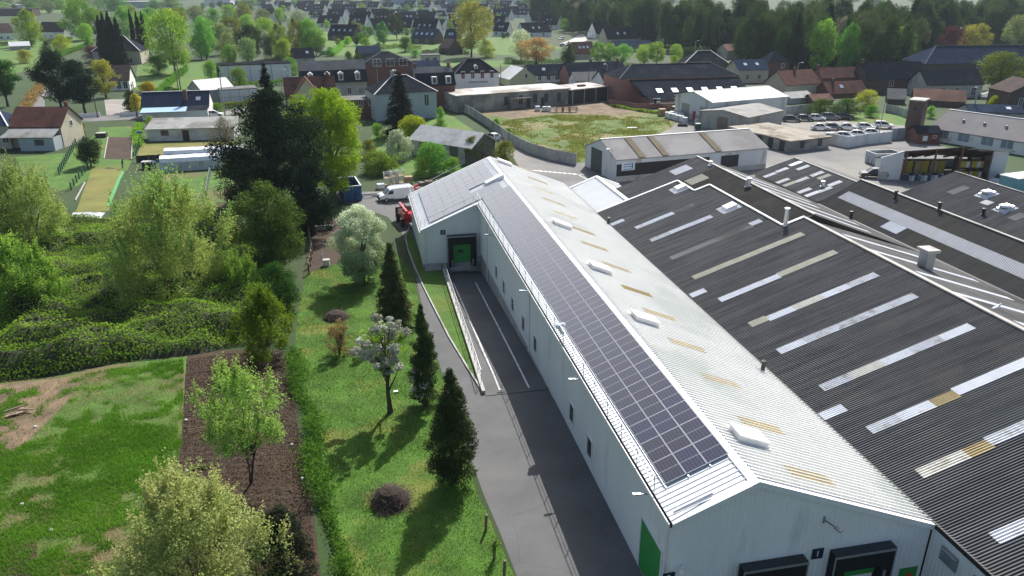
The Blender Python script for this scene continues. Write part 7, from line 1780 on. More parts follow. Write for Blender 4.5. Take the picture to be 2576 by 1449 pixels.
T_ = thing('compost_bin', 'dark square compost bin beside the allotment path', 'compost bin', g(371, 424)); MB().box(-.7, .7, -.6, .6, 0, 1.2).build('body', dark_metal, T_, bevel=.05); MB().box(-.75, .75, -.65, .65, 1.2, 1.3).build('rim', render_grey, T_)
T_ = thing('cold_frame', 'low dark cold frame at the vegetable plots', 'cold frame', g(256, 345)); MB().box(-1, 1, -.8, .8, 0, .9).build('body', dark_metal, T_, bevel=.04); MB().box(-.9, .9, -.7, .7, .9, .95).build('lid', render_grey, T_)
for (x0, y0, x1, y1, lab) in ((262, 400, 272, 346, 'long pale board edging one side of the dark garden bed'), (330, 402, 334, 346, 'long pale board edging the other side of the dark garden bed'), (190, 505, 214, 460, 'thin white board along the cut lawn')):
    A = g(x0, y0); B = g(x1, y1); T_ = thing('edging_board', lab, 'board', A); MB().bar((0, 0, .08), B - A + Vector((0, 0, .08)), .12, .2).build('board', concrete_pale, T_)
T_ = thing('green_edging', 'bright green mat strip along the cut lawn edge', 'mat strip', g(300, 440)); o0 = Vector(T_.location); pts = [g(*q) - o0 for q in ((310, 432), (298, 455), (288, 480), (278, 505), (274, 520))]
b = MB()
for a, c in zip(pts[:-1], pts[1:]): b.bar(a + Vector((0, 0, .05)), c + Vector((0, 0, .05)), .5, .08)
b.build('strip', plain('mat_green', (.09, .3, .1), .8), T_)
for i, (x, y) in enumerate(((794, 590), (800, 598), (812, 642), (811, 650), (827, 586), (845, 592), (813, 616), (798, 575))):
    T_ = thing('white_stake', 'short white marker stake in the shaded orchard floor', 'stake', g(x, y), 0, 'white marker stakes on the orchard floor'); MB().tube([(0, 0, -.05), (.05, .02, .55)], .05, 6).build('stake', white_trim, T_)
T_ = thing('white_box', 'small white box at the end of the shaded orchard', 'box', g(822, 668)); MB().box(-.35, .35, -.3, .3, 0, .7).build('box', render_white, T_, bevel=.03); MB().box(-.38, .38, -.33, .33, .7, .76).build('lid', render_grey, T_)
T_ = thing('stacked_crates', 'row of pale crates under the dark conifers', 'crates', g(815, 578))
for k in range(4): MB().box(-1.2 + k * .62, -.65 + k * .62, -.3, .3, 0, .6).build('crate', render_grey, T_)
T_ = thing('paper_sheet', 'white sheet of paper lying on the shaded lawn', 'paper', g(996, 987)); MB().hexa([(-.17, -.12, .1), (.17, -.12, .1), (.17, .12, .1), (-.17, .12, .1)], [(-.17, -.12, .11), (.17, -.12, .13), (.17, .12, .115), (-.17, .12, .12)]).build('sheet', white_trim, T_)
T_ = thing('plank_pile', 'loose pile of weathered planks on the dry soil', 'planks', g(42, 1042)); rr = random.Random(2)
for k in range(9):
    a = rr.uniform(-.5, .6); l = rr.uniform(.6, 1.5); c = Vector((rr.uniform(-.9, .9), rr.uniform(-.5, .5), .06 + k * .025)); d = Vector((math.cos(a), math.sin(a), rr.uniform(-.05, .1))) * l / 2; MB().bar(c - d, c + d, .14, .05).build('plank', wood_old if k % 3 else wood_m, T_)
for i, (x, y) in enumerate(((471, 1186), (468, 1058), (735, 1120), (770, 1150), (760, 1205), (55, 1270), (128, 1335), (88, 1075))):
    T_ = thing('pale_stone', 'pale stone lying on the garden soil', 'stone', g(x, y), i, 'pale stones scattered in the garden'); MB().lathe([(.02, 0), (.12, .02), (.14, .07), (.08, .12), (.02, .13)], (0, 0, 0), 7).build('stone', concrete_pale, T_)
for i, (x, y) in enumerate(((447, 1190), (483, 1181), (513, 1176))):
    p = g(x, y); T_ = thing('cabbage_plant', 'small grey-green cabbage plant in the dug bed', 'plant', p, 0, 'cabbage plants in the dug bed'); rs2 = np.random.RandomState(i); C = rs2.normal(size=(60, 3)) * np.array([.13, .13, .05]) + np.array([0, 0, .12]); link(bpy.data.objects.new('leaves', cards('leaves', C, rs2.normal(size=C.shape) + np.array([0, 0, 1]), np.full(60, .16), np.full(60, .12), rs2.rand(60), LF['greygreen'], rs2)), T_)
T_ = thing('stick_row', 'thin sticks laid across the dug bed', 'sticks', g(500, 1090))
for k in range(3): MB().tube([(-.7, k * .25, .05), (.7, k * .25 + .3, .06)], .025, 5).build('stick', wood_m, T_)
# soil ridges on the dug bed
rs2 = np.random.RandomState(15); sp = gp((470, 905), (560, 890), (705, 890), (730, 960), (758, 1130), (782, 1300), (810, 1540), (410, 1540), (436, 1240), (458, 1120))
X = rs2.uniform(min(p[0] for p in sp), max(p[0] for p in sp), 90000); Y = rs2.uniform(min(p[1] for p in sp), max(p[1] for p in sp), 90000); k_ = in_poly(X, Y, sp); X, Y = X[k_], Y[k_]
Cc = np.stack([X, Y, gzv(Y) + .03 + .02 * np.sin(Y * 9 + X * 1.5 + 3 * vnoise(X / 1.3, Y / 1.3, 5))], 1); Ls = .03 + .07 * rs2.rand(len(X)) ** 1.5
sm = leafmat('soil_clod', (.035, .022, .014), (.095, .062, .038), 0.0, 0, 0)
o = bpy.data.objects.new('soil_clods', cards('soil_clods', Cc, rs2.normal(size=Cc.shape) * .7 + np.array([0, 0, .8]), Ls, Ls * .8, rs2.rand(len(X)), sm, rs2)); link(o); tag(o, 'crumbly clods of dug soil in the vegetable bed', 'soil', kind='stuff')

lot = gp((1236, 312), (1290, 300), (1400, 290), (1560, 292), (1680, 300), (1690, 320), (1640, 343), (1560, 388), (1455, 408), (1300, 345))
grass('lot_weeds', 'patchy weeds and rough grass over the waste lot', lot, 60000, .1, .5, LF['drygrass'], 81, lambda X, Y: np.clip((vnoise(X / 4.5, Y / 4.5, 90) * .6 + vnoise(X / 1.4, Y / 1.4, 91) * .4 - .42) * 5, .02, 1), .16)
# ============================================================ PEOPLE AND GULLS
def person(lab, loc, rz, stoop, cloth, legs_c, hair):
    T_ = thing('person', lab, 'person', loc, rz)
    s = math.sin(stoop); c = math.cos(stoop)
    def up(y, z): return (y * c + (z - .95) * s, .95 + (z - .95) * c - y * s) if z > .95 else (y, z)
    J = {'pel': (0, 0, .95), 'sp': (0, 0, 1.15), 'ch': (0, 0, 1.38), 'nk': (0, 0, 1.52), 'hd': (0, .02, 1.62), 'ht': (0, .03, 1.74)}
    for sd, k in ((-1, 'l'), (1, 'r')):
        J[k + 'hip'] = (sd * .1, 0, .92); J[k + 'kn'] = (sd * .12, .04, .5); J[k + 'an'] = (sd * .12, -.02, .09); J[k + 'to'] = (sd * .13, .15, .04)
        J[k + 'sh'] = (sd * .19, 0, 1.42); J[k + 'el'] = (sd * .25, .06, 1.15); J[k + 'wr'] = (sd * .2, .25, .98); J[k + 'ha'] = (sd * .19, .31, .93)
    names = list(J); vs = []
    for nme in names:
        x, y, z = J[nme]; y2, z2 = up(y, z) if z > .95 else (y, z)
        if nme[1:] in ('wr', 'ha', 'el') : y2, z2 = up(y, max(z, .951)); z2 += min(0, z - .95)
        vs.append((x, y2, z2))
    E_ = [('pel', 'sp'), ('sp', 'ch'), ('ch', 'nk'), ('nk', 'hd'), ('hd', 'ht')]
    for k in 'lr': E_ += [('pel', k + 'hip'), (k + 'hip', k + 'kn'), (k + 'kn', k + 'an'), (k + 'an', k + 'to'), ('ch', k + 'sh'), (k + 'sh', k + 'el'), (k + 'el', k + 'wr'), (k + 'wr', k + 'ha')]
    me = bpy.data.meshes.new('body'); me.from_pydata(vs, [(names.index(a), names.index(b_)) for a, b_ in E_], [])
    o = bpy.data.objects.new('body', me); link(o, T_)
    o.modifiers.new('skin', 'SKIN'); sv = me.skin_vertices[0].data
    rad = {'pel': .15, 'sp': .14, 'ch': .16, 'nk': .06, 'hd': .095, 'ht': .075}
    for i, nme in enumerate(names):
        r_ = rad.get(nme) or {'hip': .1, 'kn': .07, 'an': .05, 'to': .045, 'sh': .075, 'el': .05, 'wr': .035, 'ha': .04}[nme[1:]]
        sv[i].radius = (r_, r_); sv[i].use_root = nme == 'pel'
    ss = o.modifiers.new('sub', 'SUBSURF'); ss.levels = 1; ss.render_levels = 2
    m, nt, b_ = _nodes('person_' + lab[:12]); tc = nt.nodes.new('ShaderNodeTexCoord'); sx_ = nt.nodes.new('ShaderNodeSeparateXYZ'); nt.links.new(tc.outputs['Object'], sx_.inputs[0])
    cr = nt.nodes.new('ShaderNodeValToRGB'); cr.color_ramp.interpolation = 'CONSTANT'; nt.links.new(sx_.outputs['Z'], cr.inputs[0])
    top = max(v[2] for v in vs)
    mr = nt.nodes.new('ShaderNodeMapRange'); mr.inputs['From Max'].default_value = top; nt.links.new(sx_.outputs['Z'], mr.inputs[0]); nt.links.new(mr.outputs[0], cr.inputs[0])
    el = cr.color_ramp.elements; el[0].position = 0; el[0].color = (.02, .02, .02, 1); el[1].position = .06; el[1].color = (*legs_c, 1)
    e = el.new(.54); e.color = (*cloth, 1); e = el.new(.87); e.color = (.45, .26, .19, 1)
    nt.links.new(cr.outputs[0], b_.inputs['Base Color']); b_.inputs['Roughness'].default_value = .85; me.materials.append(m)
    hb = MB(); hy, hz2 = vs[names.index('ht')][1], vs[names.index('ht')][2]
    hb.lathe([(.1, -.1), (.115, -.02), (.1, .05), (.05, .1), (.01, .11)], (0, hy - .015, hz2 - .01), 10); hb.build('hair', hair, T_, smooth=True)
    fb = MB(); fb.lathe([(.005, -.02), (.018, 0), (.005, .02)], (0, hy + .1, hz2 - .08), 6); fb.build('nose', plain('skin', (.45, .26, .19), .6), T_)
    for k in 'lr':
        wx, wy, wz = vs[names.index(k + 'ha')]; hb = MB()
        for f in range(4): hb.tube([(wx - .03 + f * .02, wy, wz), (wx - .03 + f * .02, wy + .05, wz - .02), (wx - .03 + f * .02, wy + .06 - .004 * f, wz - .06)], [.009, .009, .007], 5)
        hb.tube([(wx, wy - .02, wz), (wx + (.04 if k == 'l' else -.04), wy + .02, wz - .01)], [.01, .008], 5); hb.build('hand', plain('skin', (.45, .26, .19), .6), T_, smooth=True)
person('person in dark clothes stooping at the edge of the garden bed', g(309, 424), R(-60), .35, (.03, .03, .045), (.025, .025, .035), plain('hair_dark', (.03, .022, .018)))
person('person in an orange work jacket standing behind the warehouse end', g(1099, 480), R(170), .05, (.8, .08, .03), (.04, .05, .09), plain('helmet_white', (.75, .75, .73)))
gull_w = plain('gull_white', (.8, .8, .8), .8); gull_g = plain('gull_grey', (.4, .42, .45), .8)
def gull(lab, loc, rz, fly, s=1.0):
    T_ = thing('gull', lab, 'gull', loc, rz); T_.scale = (s, s, s); b = MB()
    if fly: b.tube([(-.3, 0, 0), (-.15, 0, .0), (.05, 0, .02), (.2, 0, .03), (.27, 0, .04), (.34, 0, .03)], [.02, .06, .085, .06, .05, .01], 8)
    else: b.tube([(-.3, 0, .2), (-.12, 0, .24), (.06, 0, .28), (.16, 0, .36), (.19, 0, .44), (.24, 0, .46), (.31, 0, .45)], [.02, .07, .095, .055, .05, .045, .008], 8)
    b.build('body', gull_w, T_, smooth=True)
    if fly:
        for sg_ in (-1, 1): MB().raw([(.12, sg_ * .05, .05), (.17, sg_ * .32, .16), (.05, sg_ * .68, .1), (-.03, sg_ * .66, .1), (.0, sg_ * .32, .15), (-.08, sg_ * .05, .05)], [(0, 1, 4, 5), (1, 2, 3, 4)]).build('wing', gull_g, T_)
    else:
        for sg_ in (-1, 1):
            MB().tube([(.08, sg_ * .075, .29), (-.1, sg_ * .08, .25), (-.36, sg_ * .03, .2)], [.05, .05, .01], 6).build('wing', gull_g, T_, smooth=True); MB().tube([(.02, sg_ * .03, 0), (.0, sg_ * .03, .2)], .012, 4).build('leg', plain('gull_leg', (.6, .35, .2)), T_)
d = ray(2503, 788); t = (z41 - CAM_H + .0 + s1_ * 41.35 * 1) / (d.z + s1_ * d.x) if True else 0
p = Vector((d.x * t, d.y * t, CAM_H + d.z * t)); gull('white gull standing on the dark roof behind the ridge', p + Vector((0, 0, .1)), R(0), False, 1.2)
gull('white gull flying in front of the wood', cam.location + ray(2418, 71) * 200, R(160), True, 1.0)
gull('white gull gliding above the grey hipped roof', cam.location + ray(990, 178) * 105, R(25), True, 1.0)
# ============================================================ TREES OF THE VILLAGE AND THE WOOD
PROTO = {}
def proto(key, fn):
    if key not in PROTO: PROTO[key] = fn()
    return PROTO[key]
def mk(kind, seed):
    if kind == 'cone': return conifer('crown', 1, 1, 7000, .05, LF['mid'], seed, whorls=24, per=9)[0], None
    if kind == 'spire': return conifer('crown', 1, 1, 5000, .09, LF['mid'], seed, prof='column', whorls=30, per=7, droop=.02)[0], None
    kw = dict(round=dict(K=80, br=.13, base=.16), oval=dict(K=90, br=.13, base=.08), bush=dict(K=60, br=.17, base=.02), umbrella=dict(K=46, br=.15, base=.38, shell=.6, flat=.6), open=dict(K=60, br=.1, base=.22, jit=.8, shell=.6), column=dict(K=70, br=.2, base=.04))[kind]
    n = 4200 if kind == 'open' else 8000
    me, BC, BR = crown('crown', 'round' if kind == 'open' else kind, 1, 1, n, .035, LF['mid'], seed, **kw)
    return me, BC
def mk_wood(kind, seed, BC): return wood(1, 1, BC, seed, r0=.024 if kind != 'open' else .03, limbs=10 if kind != 'open' else 26, top=.8).build('trunk', bark)
WOODS = {}
rt = random.Random(77)
def tree(kind, leafname, label, x0, x1, yt, yb, name='tree', cat='tree', group=None, var=None, pos=None, w=None, h=None):
    var = rt.randrange(3) if var is None else var
    me, BC = proto((kind, var), lambda: mk(kind, 500 + var * 17 + len(kind)))
    if (kind, var) not in WOODS:
        wo_ = mk_wood(kind, 600 + var, BC); WOODS[(kind, var)] = wo_.data; bpy.data.objects.remove(wo_)
    if pos is None:
        p, w, h = px_frame(x0, x1, yt, yb); p = p + Vector((0, w * .25, 0)); p.z = gz(p.y); h = h_at(p, (x0 + x1) / 2, yt)
    else: p = pos
    T_ = thing(name, label, cat, p, rt.uniform(0, 6.28), group); T_.scale = (w, w, h)
    c = bpy.data.objects.new('crown' if cat == 'tree' else 'foliage', me); link(c, T_); c.material_slots[0].link = 'OBJECT'; c.material_slots[0].material = LF[leafname]
    link(bpy.data.objects.new('trunk', WOODS[(kind, var)]), T_)
    return T_
T = tree
# the big trees beside the rear yard
def big(kind, leafname, label, x0, x1, yt, yb, **kw): return plant(kind, leafname, label, x0, x1, yt, yb, n=kw.pop('n', 16000), leaf=kw.pop('leaf', .3), **kw)
big('oval', 'pine', 'huge dark spreading pine between the polytunnels and the rear yard', 572, 838, 228, 565, base=.2, K=130, br=.13, flat=.6, shell=.5, inner=.3, n=36000, name='pine_tree')
big('cone', 'pine', 'dark pointed conifer rising behind the huge pine', 640, 735, 160, 400, n=12000, leaf=.45, name='conifer_tree')
big('round', 'lime', 'tall lime-green tree beside the huge dark pine', 742, 934, 226, 515, base=.06, K=150, br=.12, n=32000, leaf=.3, name='broadleaf_tree')
big('bush', 'pine', 'dark clipped evergreen mass beside the blue container', 725, 858, 400, 600, base=.02, n=22000, leaf=.24, name='evergreen_tree')
big('bush', 'holly', 'dark bushes under the huge pine, above the olive tree', 545, 690, 380, 520, base=.02, n=16000, leaf=.26, name='evergreen_bush', cat='bush')
big('cone', 'cypress', 'broad dark conifer in front of the blue-grey hipped house', 962, 1062, 182, 345, n=14000, leaf=.4, name='conifer_tree', base=.02)
big('bush', 'lime', 'yellow-green small tree beside the broad dark conifer', 1002, 1088, 292, 368, n=7000, leaf=.28, name='small_tree')
big('bush', 'blossom_green', 'white flowering bush below the yellow-green small tree', 962, 1048, 328, 408, n=8000, leaf=.24, name='blossom_bush', cat='bush')
big('bush', 'fresh', 'bright bushes beside the old slate barn', 1040, 1135, 358, 440, n=9000, leaf=.24, name='leafy_bush', cat='bush')
big('bush', 'mid', 'green bushes behind the wire cages', 905, 1010, 384, 442, n=8000, leaf=.24, name='leafy_bush', cat='bush')
big('bush', 'olive', 'scrubby bush in front of the old slate barn', 1160, 1222, 345, 410, n=6000, leaf=.22, name='scrub_bush', cat='bush')
big('bush', 'olive', 'scrubby bush at the bend of the yard road', 1240, 1308, 355, 418, n=5000, leaf=.22, name='scrub_bush', cat='bush')
big('oval', 'holly', 'dark rounded topiary tree standing by the green wire fence', 190, 260, 343, 422, n=9000, leaf=.2, base=.02, name='topiary_tree')
big('bush', 'olive', 'small olive bush behind the topiary tree', 178, 216, 300, 346, n=3000, leaf=.25, name='garden_bush', cat='bush')
big('bush', 'bare', 'leafless twiggy bush with pale blossom next to the huge pine', 520, 604, 295, 365, n=4000, leaf=.2, stems=4, limbs=40, name='twiggy_bush', cat='bush', jit=.85)
big('round', 'pine', 'big dark round pine beside the gravel drive', 92, 205, 132, 290, base=.2, n=16000, leaf=.34, K=70, br=.15, name='pine_tree')
big('round', 'pine', 'second dark round pine touching the yellow-green tree', 165, 252, 152, 290, base=.2, n=13000, leaf=.34, name='pine_tree')
big('round', 'gold', 'yellow-green tree behind the two round pines', 228, 298, 150, 248, n=8000, leaf=.32, name='broadleaf_tree')
big('umbrella', 'deep', 'dark cedar with flat boughs at the left edge of the village', -40, 60, 150, 272, base=.25, n=12000, leaf=.34, flat=.5, name='cedar_tree')
big('bush', 'yellow', 'golden yellow bush beside the street wall', 352, 395, 206, 238, n=3000, leaf=.3, name='golden_bush', cat='bush')
big('bush', 'yellow', 'golden yellow hedge bush behind the clipped dark hedge', 326, 362, 236, 285, n=3500, leaf=.3, name='golden_bush', cat='bush')
big('bush', 'holly', 'clipped dark hedge beside the gravel drive', 310, 348, 226, 282, n=4000, leaf=.26, name='clipped_hedge', cat='hedge')
# gardens further back
for a in (('oval', 'lime', 'yellow-green poplar on the far left meadow', 38, 110, 24, 118), ('oval', 'spring', 'tall light green tree behind the meadow', 158, 246, -4, 104), ('round', 'mid', 'round mid-green tree beside the tall light one', 208, 278, 24, 100), ('oval', 'fresh', 'fresh green tree behind the cypresses', 288, 346, 15, 108),
          ('round', 'spring', 'very large rounded green tree beyond the white cottage', 372, 498, 28, 190), ('bush', 'mid', 'dark clipped tree under the large rounded one', 362, 430, 140, 190), ('oval', 'fresh', 'pale green tree next to the large rounded one', 486, 548, 40, 150), ('round', 'greygreen', 'grey-green tree before the far factory', 520, 590, 60, 140), ('bush', 'greygreen', 'pale grey-green bush near the long white building', 545, 605, 84, 158), ('round', 'holly', 'dark round evergreen near the long white building', 598, 670, 64, 162),
          ('oval', 'mid', 'upright green tree left of the dormer house gardens', 676, 732, 58, 150), ('oval', 'olive', 'olive upright tree behind the dormer house', 724, 770, 45, 140), ('round', 'spring', 'light green tree beside the estate terrace', 752, 806, 48, 140), ('bush', 'blossom_green', 'white-flowering tree beside the dark round evergreen', 655, 690, 78, 150), ('round', 'blossom_green', 'pale flowering tree above the olive upright ones', 725, 786, 26, 90),
          ('round', 'gold', 'large golden plane tree standing over the terraces', 1138, 1240, 6, 146), ('round', 'holly', 'dark crowned tree inside the estate', 974, 1024, 34, 100), ('oval', 'mid', 'green upright tree beside the dark crowned one', 948, 982, 54, 112), ('bush', 'mid', 'broad bush in the back gardens of the terrace', 1000, 1044, 92, 132), ('bush', 'fresh', 'garden bush beside the flat garage', 1030, 1060, 124, 145),
          ('round', 'orange', 'copper-orange tree beside the white blossom tree', 1308, 1402, 96, 168), ('round', 'blossom_green', 'white blossoming tree beside the copper-orange one', 1282, 1346, 76, 156), ('column', 'holly', 'dark upright evergreen beside the red roofed house', 1408, 1458, 106, 196), ('round', 'mid', 'dark green tree in the estate by the road bend', 1408, 1436, 48, 84), ('bush', 'gold', 'yellow flowering bush below the plane tree', 1200, 1250, 102, 146),
          ('round', 'fresh', 'green lime tree, first beside the red roofed house', 1484, 1530, 106, 166), ('round', 'fresh', 'green lime tree next to the first one', 1516, 1560, 110, 166), ('round', 'fresh', 'green lime tree nearest the slate terrace', 1548, 1592, 112, 166), ('round', 'fresh', 'green lime tree right of the slate terrace', 1598, 1650, 112, 168), ('round', 'fresh', 'broad green lime tree before the hedge', 1630, 1682, 106, 168), ('round', 'fresh', 'last green lime tree beside the advertising fence', 1682, 1720, 112, 160), ('bush', 'lime', 'small yellow bush under the last lime tree', 1686, 1712, 140, 166),
          ('oval', 'lime', 'slender lime-green tree at the wood edge', 1878, 1918, 44, 128), ('oval', 'spring', 'small light tree below the slender one', 1904, 1928, 100, 146), ('bush', 'copper', 'dark red-leaved bush beside the hipped villa', 204, 262, 116, 158), ('column', 'holly', 'dark conifer on the meadow before the round pines', 100, 152, 104, 175), ('bush', 'lime', 'lime-green bush on the meadow', 132, 178, 88, 132), ('bush', 'gold', 'small pale tree on the meadow', 40, 82, 124, 160),
          ('bush', 'fresh', 'bright bush before the long white building', 508, 556, 152, 214), ('column', 'holly', 'thin dark cypress before the long white building', 548, 562, 160, 226), ('bush', 'mid', 'green bush between the two white buildings', 574, 632, 170, 232), ('bush', 'lime', 'yellow-green bush behind the panelled store', 572, 594, 206, 234), ('bush', 'mid', 'dark hedge bush at the street beside the blue-roofed house', 528, 562, 258, 282),
          ('bush', 'lime', 'light shrub at the end of the blue-roofed house', 365, 392, 292, 322), ('bush', 'mid', 'green shrub before the red gabled houses', 706, 756, 146, 190), ('bush', 'fresh', 'garden shrub in front of the blue-grey house wall', 1096, 1122, 268, 312), ('bush', 'mid', 'shrub at the corner of the concrete fence', 1236, 1262, 298, 330), ('bush', 'mid', 'ivy clump on the concrete fence', 1268, 1290, 322, 352),
          ('bush', 'gold', 'golden bush behind the car park hedge', 2156, 2226, 226, 278), ('bush', 'deep', 'big dark laurel hedge behind the parked cars', 2034, 2110, 250, 296), ('bush', 'deep', 'second dark laurel hedge behind the parked cars', 2096, 2182, 250, 298), ('bush', 'mid', 'low green hedge beside the car park lawn', 2176, 2216, 264, 296), ('bush', 'lime', 'light green bush before the three-storey brick building', 2316, 2382, 138, 190), ('round', 'olive', 'broad olive tree before the three-storey brick building', 2468, 2590, 133, 232), ('bush', 'fresh', 'green bush beside the brick tower', 2330, 2360, 266, 298), ('bush', 'lime', 'light bush by the brown gable house', 2488, 2520, 240, 280),
          ('bush', 'holly', 'dark hedge in front of the wood', 1700, 1790, 118, 148), ('bush', 'holly', 'dark hedge continuing along the wood', 1780, 1860, 120, 146), ('round', 'copper', 'purple-red tree before the wood', 2364, 2422, 68, 150), ('round', 'gold', 'golden green tree beside the purple-red one', 2418, 2502, 62, 146), ('oval', 'fresh', 'light green tree before the dark wood', 2236, 2308, 62, 178), ('oval', 'spring', 'spreading light green tree at the wood edge', 2036, 2110, 48, 190), ('oval', 'mid', 'rounded green tree beside the spreading one', 2100, 2176, 60, 195), ('cone', 'holly', 'dark conifer beyond the golden tree', 2502, 2542, 24, 110), ('round', 'greygreen', 'pale far tree at the right edge', 2530, 2600, 40, 130),
          ('bush', 'mid', 'low bush on the grass behind the old slate barn', 1092, 1128, 300, 335), ('bush', 'fresh', 'bright bush beside the rear yard pallets', 1040, 1090, 395, 446), ('bush', 'spring', 'spring-green bush next to the barrier pole', 1120, 1165, 395, 436), ('bush', 'olive', 'scrub under the lime-green tree', 905, 950, 350, 400), ('bush', 'spring', 'light bush left of the white flowering bush', 930, 972, 310, 352), ('bush', 'fresh', 'clipped green hedge of the back garden', 816, 846, 118, 142), ('column', 'deep', 'first dark rounded yew in the back gardens', 866, 890, 128, 158), ('column', 'deep', 'second dark rounded yew in the back gardens', 890, 914, 130, 160), ('bush', 'spring', 'light bush in the garden behind the brick hall', 905, 936, 94, 126)):
    T(*a, name='garden_tree' if a[0] != 'bush' else 'garden_bush', cat='tree' if a[0] != 'bush' else 'bush')
def hedge_line(label, pts, hh, wd, leafname, n_per=150, leaf=.32):
    P_ = [g(*q) for q in pts]; T_ = thing('garden_hedge', label, 'hedge', P_[0]); rs = np.random.RandomState(len(label)); Cs = []
    for a, c in zip(P_[:-1], P_[1:]):
        m_ = max(20, int((c - a).length * n_per)); t = rs.rand(m_)[:, None]; q = np.array(a - P_[0])[None, :] * (1 - t) + np.array(c - P_[0])[None, :] * t
        q[:, 0] += rs.normal(size=m_) * wd * .4; q[:, 1] += rs.normal(size=m_) * wd * .4; q[:, 2] += rs.rand(m_) ** .7 * hh * (.6 + .7 * vnoise(q[:, 0] * .4 + 9, q[:, 1] * .4 + 9, 5)); Cs.append(q)
    C = np.concatenate(Cs); Ls = leaf * (.6 + .7 * rs.rand(len(C)))
    link(bpy.data.objects.new('foliage', cards('foliage', C, rs.normal(size=C.shape) * .6 + np.array([0, -.2, .7]), Ls, Ls * .7, rs.rand(len(C)), LF[leafname], rs)), T_)
    b = MB()
    for a, c in zip(P_[:-1], P_[1:]):
        for k in range(max(2, int((c - a).length / 1.5))): q = a.lerp(c, (k + .5) / max(2, int((c - a).length / 1.5))) - P_[0]; b.tube([q - Vector((0, 0, .1)), q + Vector((0, 0, hh * .7))], [.06, .03], 4, False)
    tag(b.build('stems', bark, T_), kind='stuff')
for lab, pts, hh, wd, lf in (('long green hedge beside the garden path', [(395, 250), (430, 210), (470, 178)], 2.2, 1.3, 'mid'), ('brown-red hedge at the left side path', [(60, 285), (95, 235), (112, 205)], 2.0, 1.5, 'brown'), ('low hedge along the meadow edge', [(95, 180), (160, 140), (232, 112)], 1.8, 1.4, 'mid'), ('clipped hedge of the terrace garden', [(838, 142), (862, 118), (885, 98)], 2.2, 1.2, 'fresh'), ('hedge before the long white building', [(560, 222), (640, 218), (740, 212)], 1.8, 1.4, 'mid'),
                             ('hedge behind the village gardens', [(690, 160), (760, 128), (800, 112)], 2.4, 1.6, 'deep'), ('hedge round the back lawns by the brick hall', [(930, 128), (1000, 120), (1060, 124)], 1.8, 1.4, 'mid'), ('dark hedge behind the flat garage', [(1060, 140), (1130, 134), (1180, 138)], 2.2, 1.4, 'deep'), ('hedge beside the white cottage lawn', [(350, 232), (420, 236), (470, 246)], 1.8, 1.3, 'deep'), ('scrubby hedge along the street by the panelled store', [(545, 276), (600, 268), (650, 262)], 1.4, 1.2, 'olive'),
                             ('hedge behind the white blossoming tree', [(1270, 158), (1340, 164), (1420, 160)], 2.0, 1.4, 'mid'), ('row of shrubs before the lime trees', [(1500, 172), (1580, 172), (1680, 172)], 1.6, 1.4, 'mid'), ('shrubs behind the polytunnels', [(350, 372), (345, 345), (352, 320)], 1.2, 1.0, 'spring'), ('weedy strip behind the concrete fence', [(1290, 352), (1360, 386), (1440, 408)], .7, .8, 'spring'), ('weeds along the mill wall', [(1540, 268), (1620, 282), (1690, 290)], .6, .9, 'spring'), ('hedge of the far bungalow', [(100, 104), (150, 106), (180, 100)], 1.6, 1.2, 'mid'), ('hedge along the far left gardens', [(-20, 118), (40, 112), (90, 108)], 1.8, 1.3, 'deep')):
    hedge_line(lab, pts, hh, wd, lf)
for i, (x0, x1, yt) in enumerate(((254, 280, 40), (266, 290, 32), (278, 306, 30), (296, 322, 44), (338, 352, 24), (352, 368, 28), (366, 380, 28))):
    T('spire', 'cypress', 'tall thin dark cypress in the row by the hipped villa', x0, x1, yt, 168 if i < 4 else 150, name='cypress_tree', group='cypresses by the hipped villa')
for i, (x0, x1, yt, yb, lf) in enumerate(((300, 352, 14, 60, 'spring'), (352, 400, 18, 62, 'fresh'), (395, 440, 22, 64, 'lime'), (436, 480, 16, 60, 'spring'), (470, 520, 14, 66, 'greygreen'), (516, 560, 20, 70, 'fresh'), (556, 604, 12, 66, 'spring'), (590, 640, 8, 74, 'olive'), (640, 690, 24, 80, 'greygreen'), (100, 140, 0, 34, 'greygreen'), (140, 170, -2, 30, 'fresh'), (60, 95, 2, 30, 'mid'), (690, 720, 20, 60, 'fresh'), (500, 560, 50, 118, 'spring'), (548, 612, 44, 110, 'olive'), (600, 650, 36, 100, 'fresh'), (640, 700, 46, 116, 'spring'), (480, 530, 84, 150, 'fresh'), (660, 704, 92, 150, 'mid'), (690, 740, 96, 156, 'spring'), (600, 652, 96, 170, 'greygreen'), (560, 600, 110, 168, 'fresh'), (420, 470, 20, 80, 'olive'), (340, 392, 30, 100, 'spring'), (770, 820, 70, 142, 'fresh'), (250, 300, 60, 120, 'mid'), (200, 240, 60, 118, 'spring'), (790, 822, 92, 140, 'mid'))):
    T(('round', 'oval')[i % 2], lf, 'light green tree in the belt behind the gardens', x0, x1, yt, yb, name='belt_tree', group='trees in the belt behind the gardens')
for i in range(190):
    x = rt.uniform(-20, 1300); y = rt.uniform(8, 34) if i < 60 else rt.uniform(20, 118)
    if i >= 60 and not (640 < x < 1300): x = rt.uniform(660, 1300)
    p = g(x, y); w = rt.uniform(4, 8) if i < 60 else rt.uniform(2, 5.5)
    T('round', rt.choice(['mid', 'fresh', 'greygreen', 'olive', 'deep', 'spring']), 'small tree between the far houses', 0, 0, 0, 0, name='far_tree', group='small trees between the far houses', pos=p, w=w, h=w * rt.uniform(.9, 1.4))
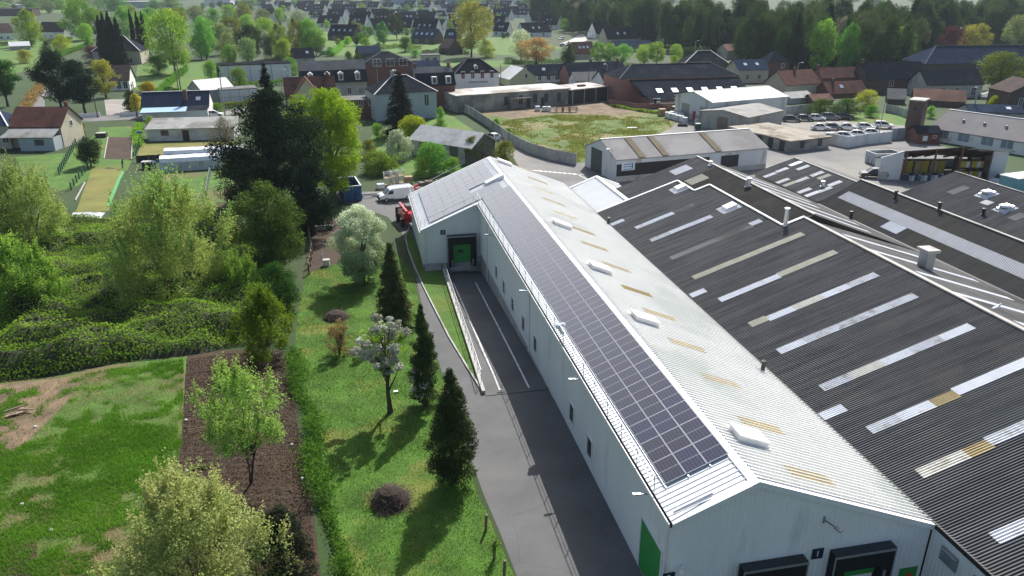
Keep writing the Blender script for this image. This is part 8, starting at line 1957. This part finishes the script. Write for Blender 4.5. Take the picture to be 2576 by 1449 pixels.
# the wood: front edge by picture position, then rows behind it
edge = [(1340, 62), (1480, 92), (1620, 112), (1700, 134), (1790, 142), (1900, 172), (2000, 184), (2140, 190), (2260, 182), (2330, 152), (2420, 122), (2560, 112), (2680, 112)]
def edge_y(x):
    for (xa, ya), (xb, yb) in zip(edge[:-1], edge[1:]):
        if xa <= x <= xb: return ya + (yb - ya) * (x - xa) / (xb - xa)
    return 112
wood_lab = {'round': 'tall broadleaf tree in the wood behind the village', 'oval': 'tall upright tree in the wood behind the village', 'cone': 'dark conifer in the wood behind the village', 'open': 'half-bare tree in the wood behind the village'}
for row in range(9):
    n = 34 - row
    for i in range(n):
        x = 1335 + (i + rt.uniform(.1, .9)) * (1290 / n); ye = edge_y(x); p = g(x, ye) if ye > 8 else g(x, 8)
        d = Vector((p.x, p.y, 0)).normalized(); p = p + d * (row * 9.5 + rt.uniform(-4, 4) + 3); p.z = gz(p.y)
        kind = rt.choice(['round', 'oval', 'oval', 'open', 'round', 'cone', 'oval', 'round'])
        lf = rt.choice(['woodmid', 'wooddeep', 'wooddeep', 'woodmid', 'woodmid', 'woodpale']) if kind != 'cone' else 'pine'
        if kind == 'open': lf = rt.choice(['bare', 'woodpale', 'woodmid'])
        hh = rt.uniform(14, 22) + row * .4; T(kind, lf, wood_lab[kind], 0, 0, 0, 0, name='wood_tree', group='trees of the wood behind the village', pos=p, w=hh * rt.uniform(.42, .62), h=hh)
# far countryside beyond everything
for i in range(70):
    x = rt.uniform(-60, 2640); dist = rt.uniform(900, 1700); d = ray(x, 0); dd = Vector((d.x, d.y, 0)).normalized(); p = Vector((0, 0, 0)) + dd * dist; p.z = gz(999)
    w = rt.uniform(10, 18); T('bush', rt.choice(['mid', 'greygreen', 'deep']), 'far tree clump on the horizon', 0, 0, 0, 0, name='far_tree_clump', group='far tree clumps on the horizon', pos=p, w=w * 2.2, h=w * rt.uniform(.7, 1.1))

# ============================================================ HAZE
hz_m = bpy.data.materials.new('haze_air'); hz_m.use_nodes = True; nt = hz_m.node_tree; nt.nodes.clear()
pvn = nt.nodes.new('ShaderNodeVolumePrincipled'); pvn.inputs['Color'].default_value = (.72, .86, 1.0, 1); pvn.inputs['Density'].default_value = HAZE_D; pvn.inputs['Anisotropy'].default_value = .3
ou = nt.nodes.new('ShaderNodeOutputMaterial'); nt.links.new(pvn.outputs[0], ou.inputs['Volume'])
o = MB().box(-3300, 3300, -200, 5300, -4.5, 60).build('haze', hz_m); tag(o, 'thin pale blue haze over the whole place', 'haze', kind='stuff')
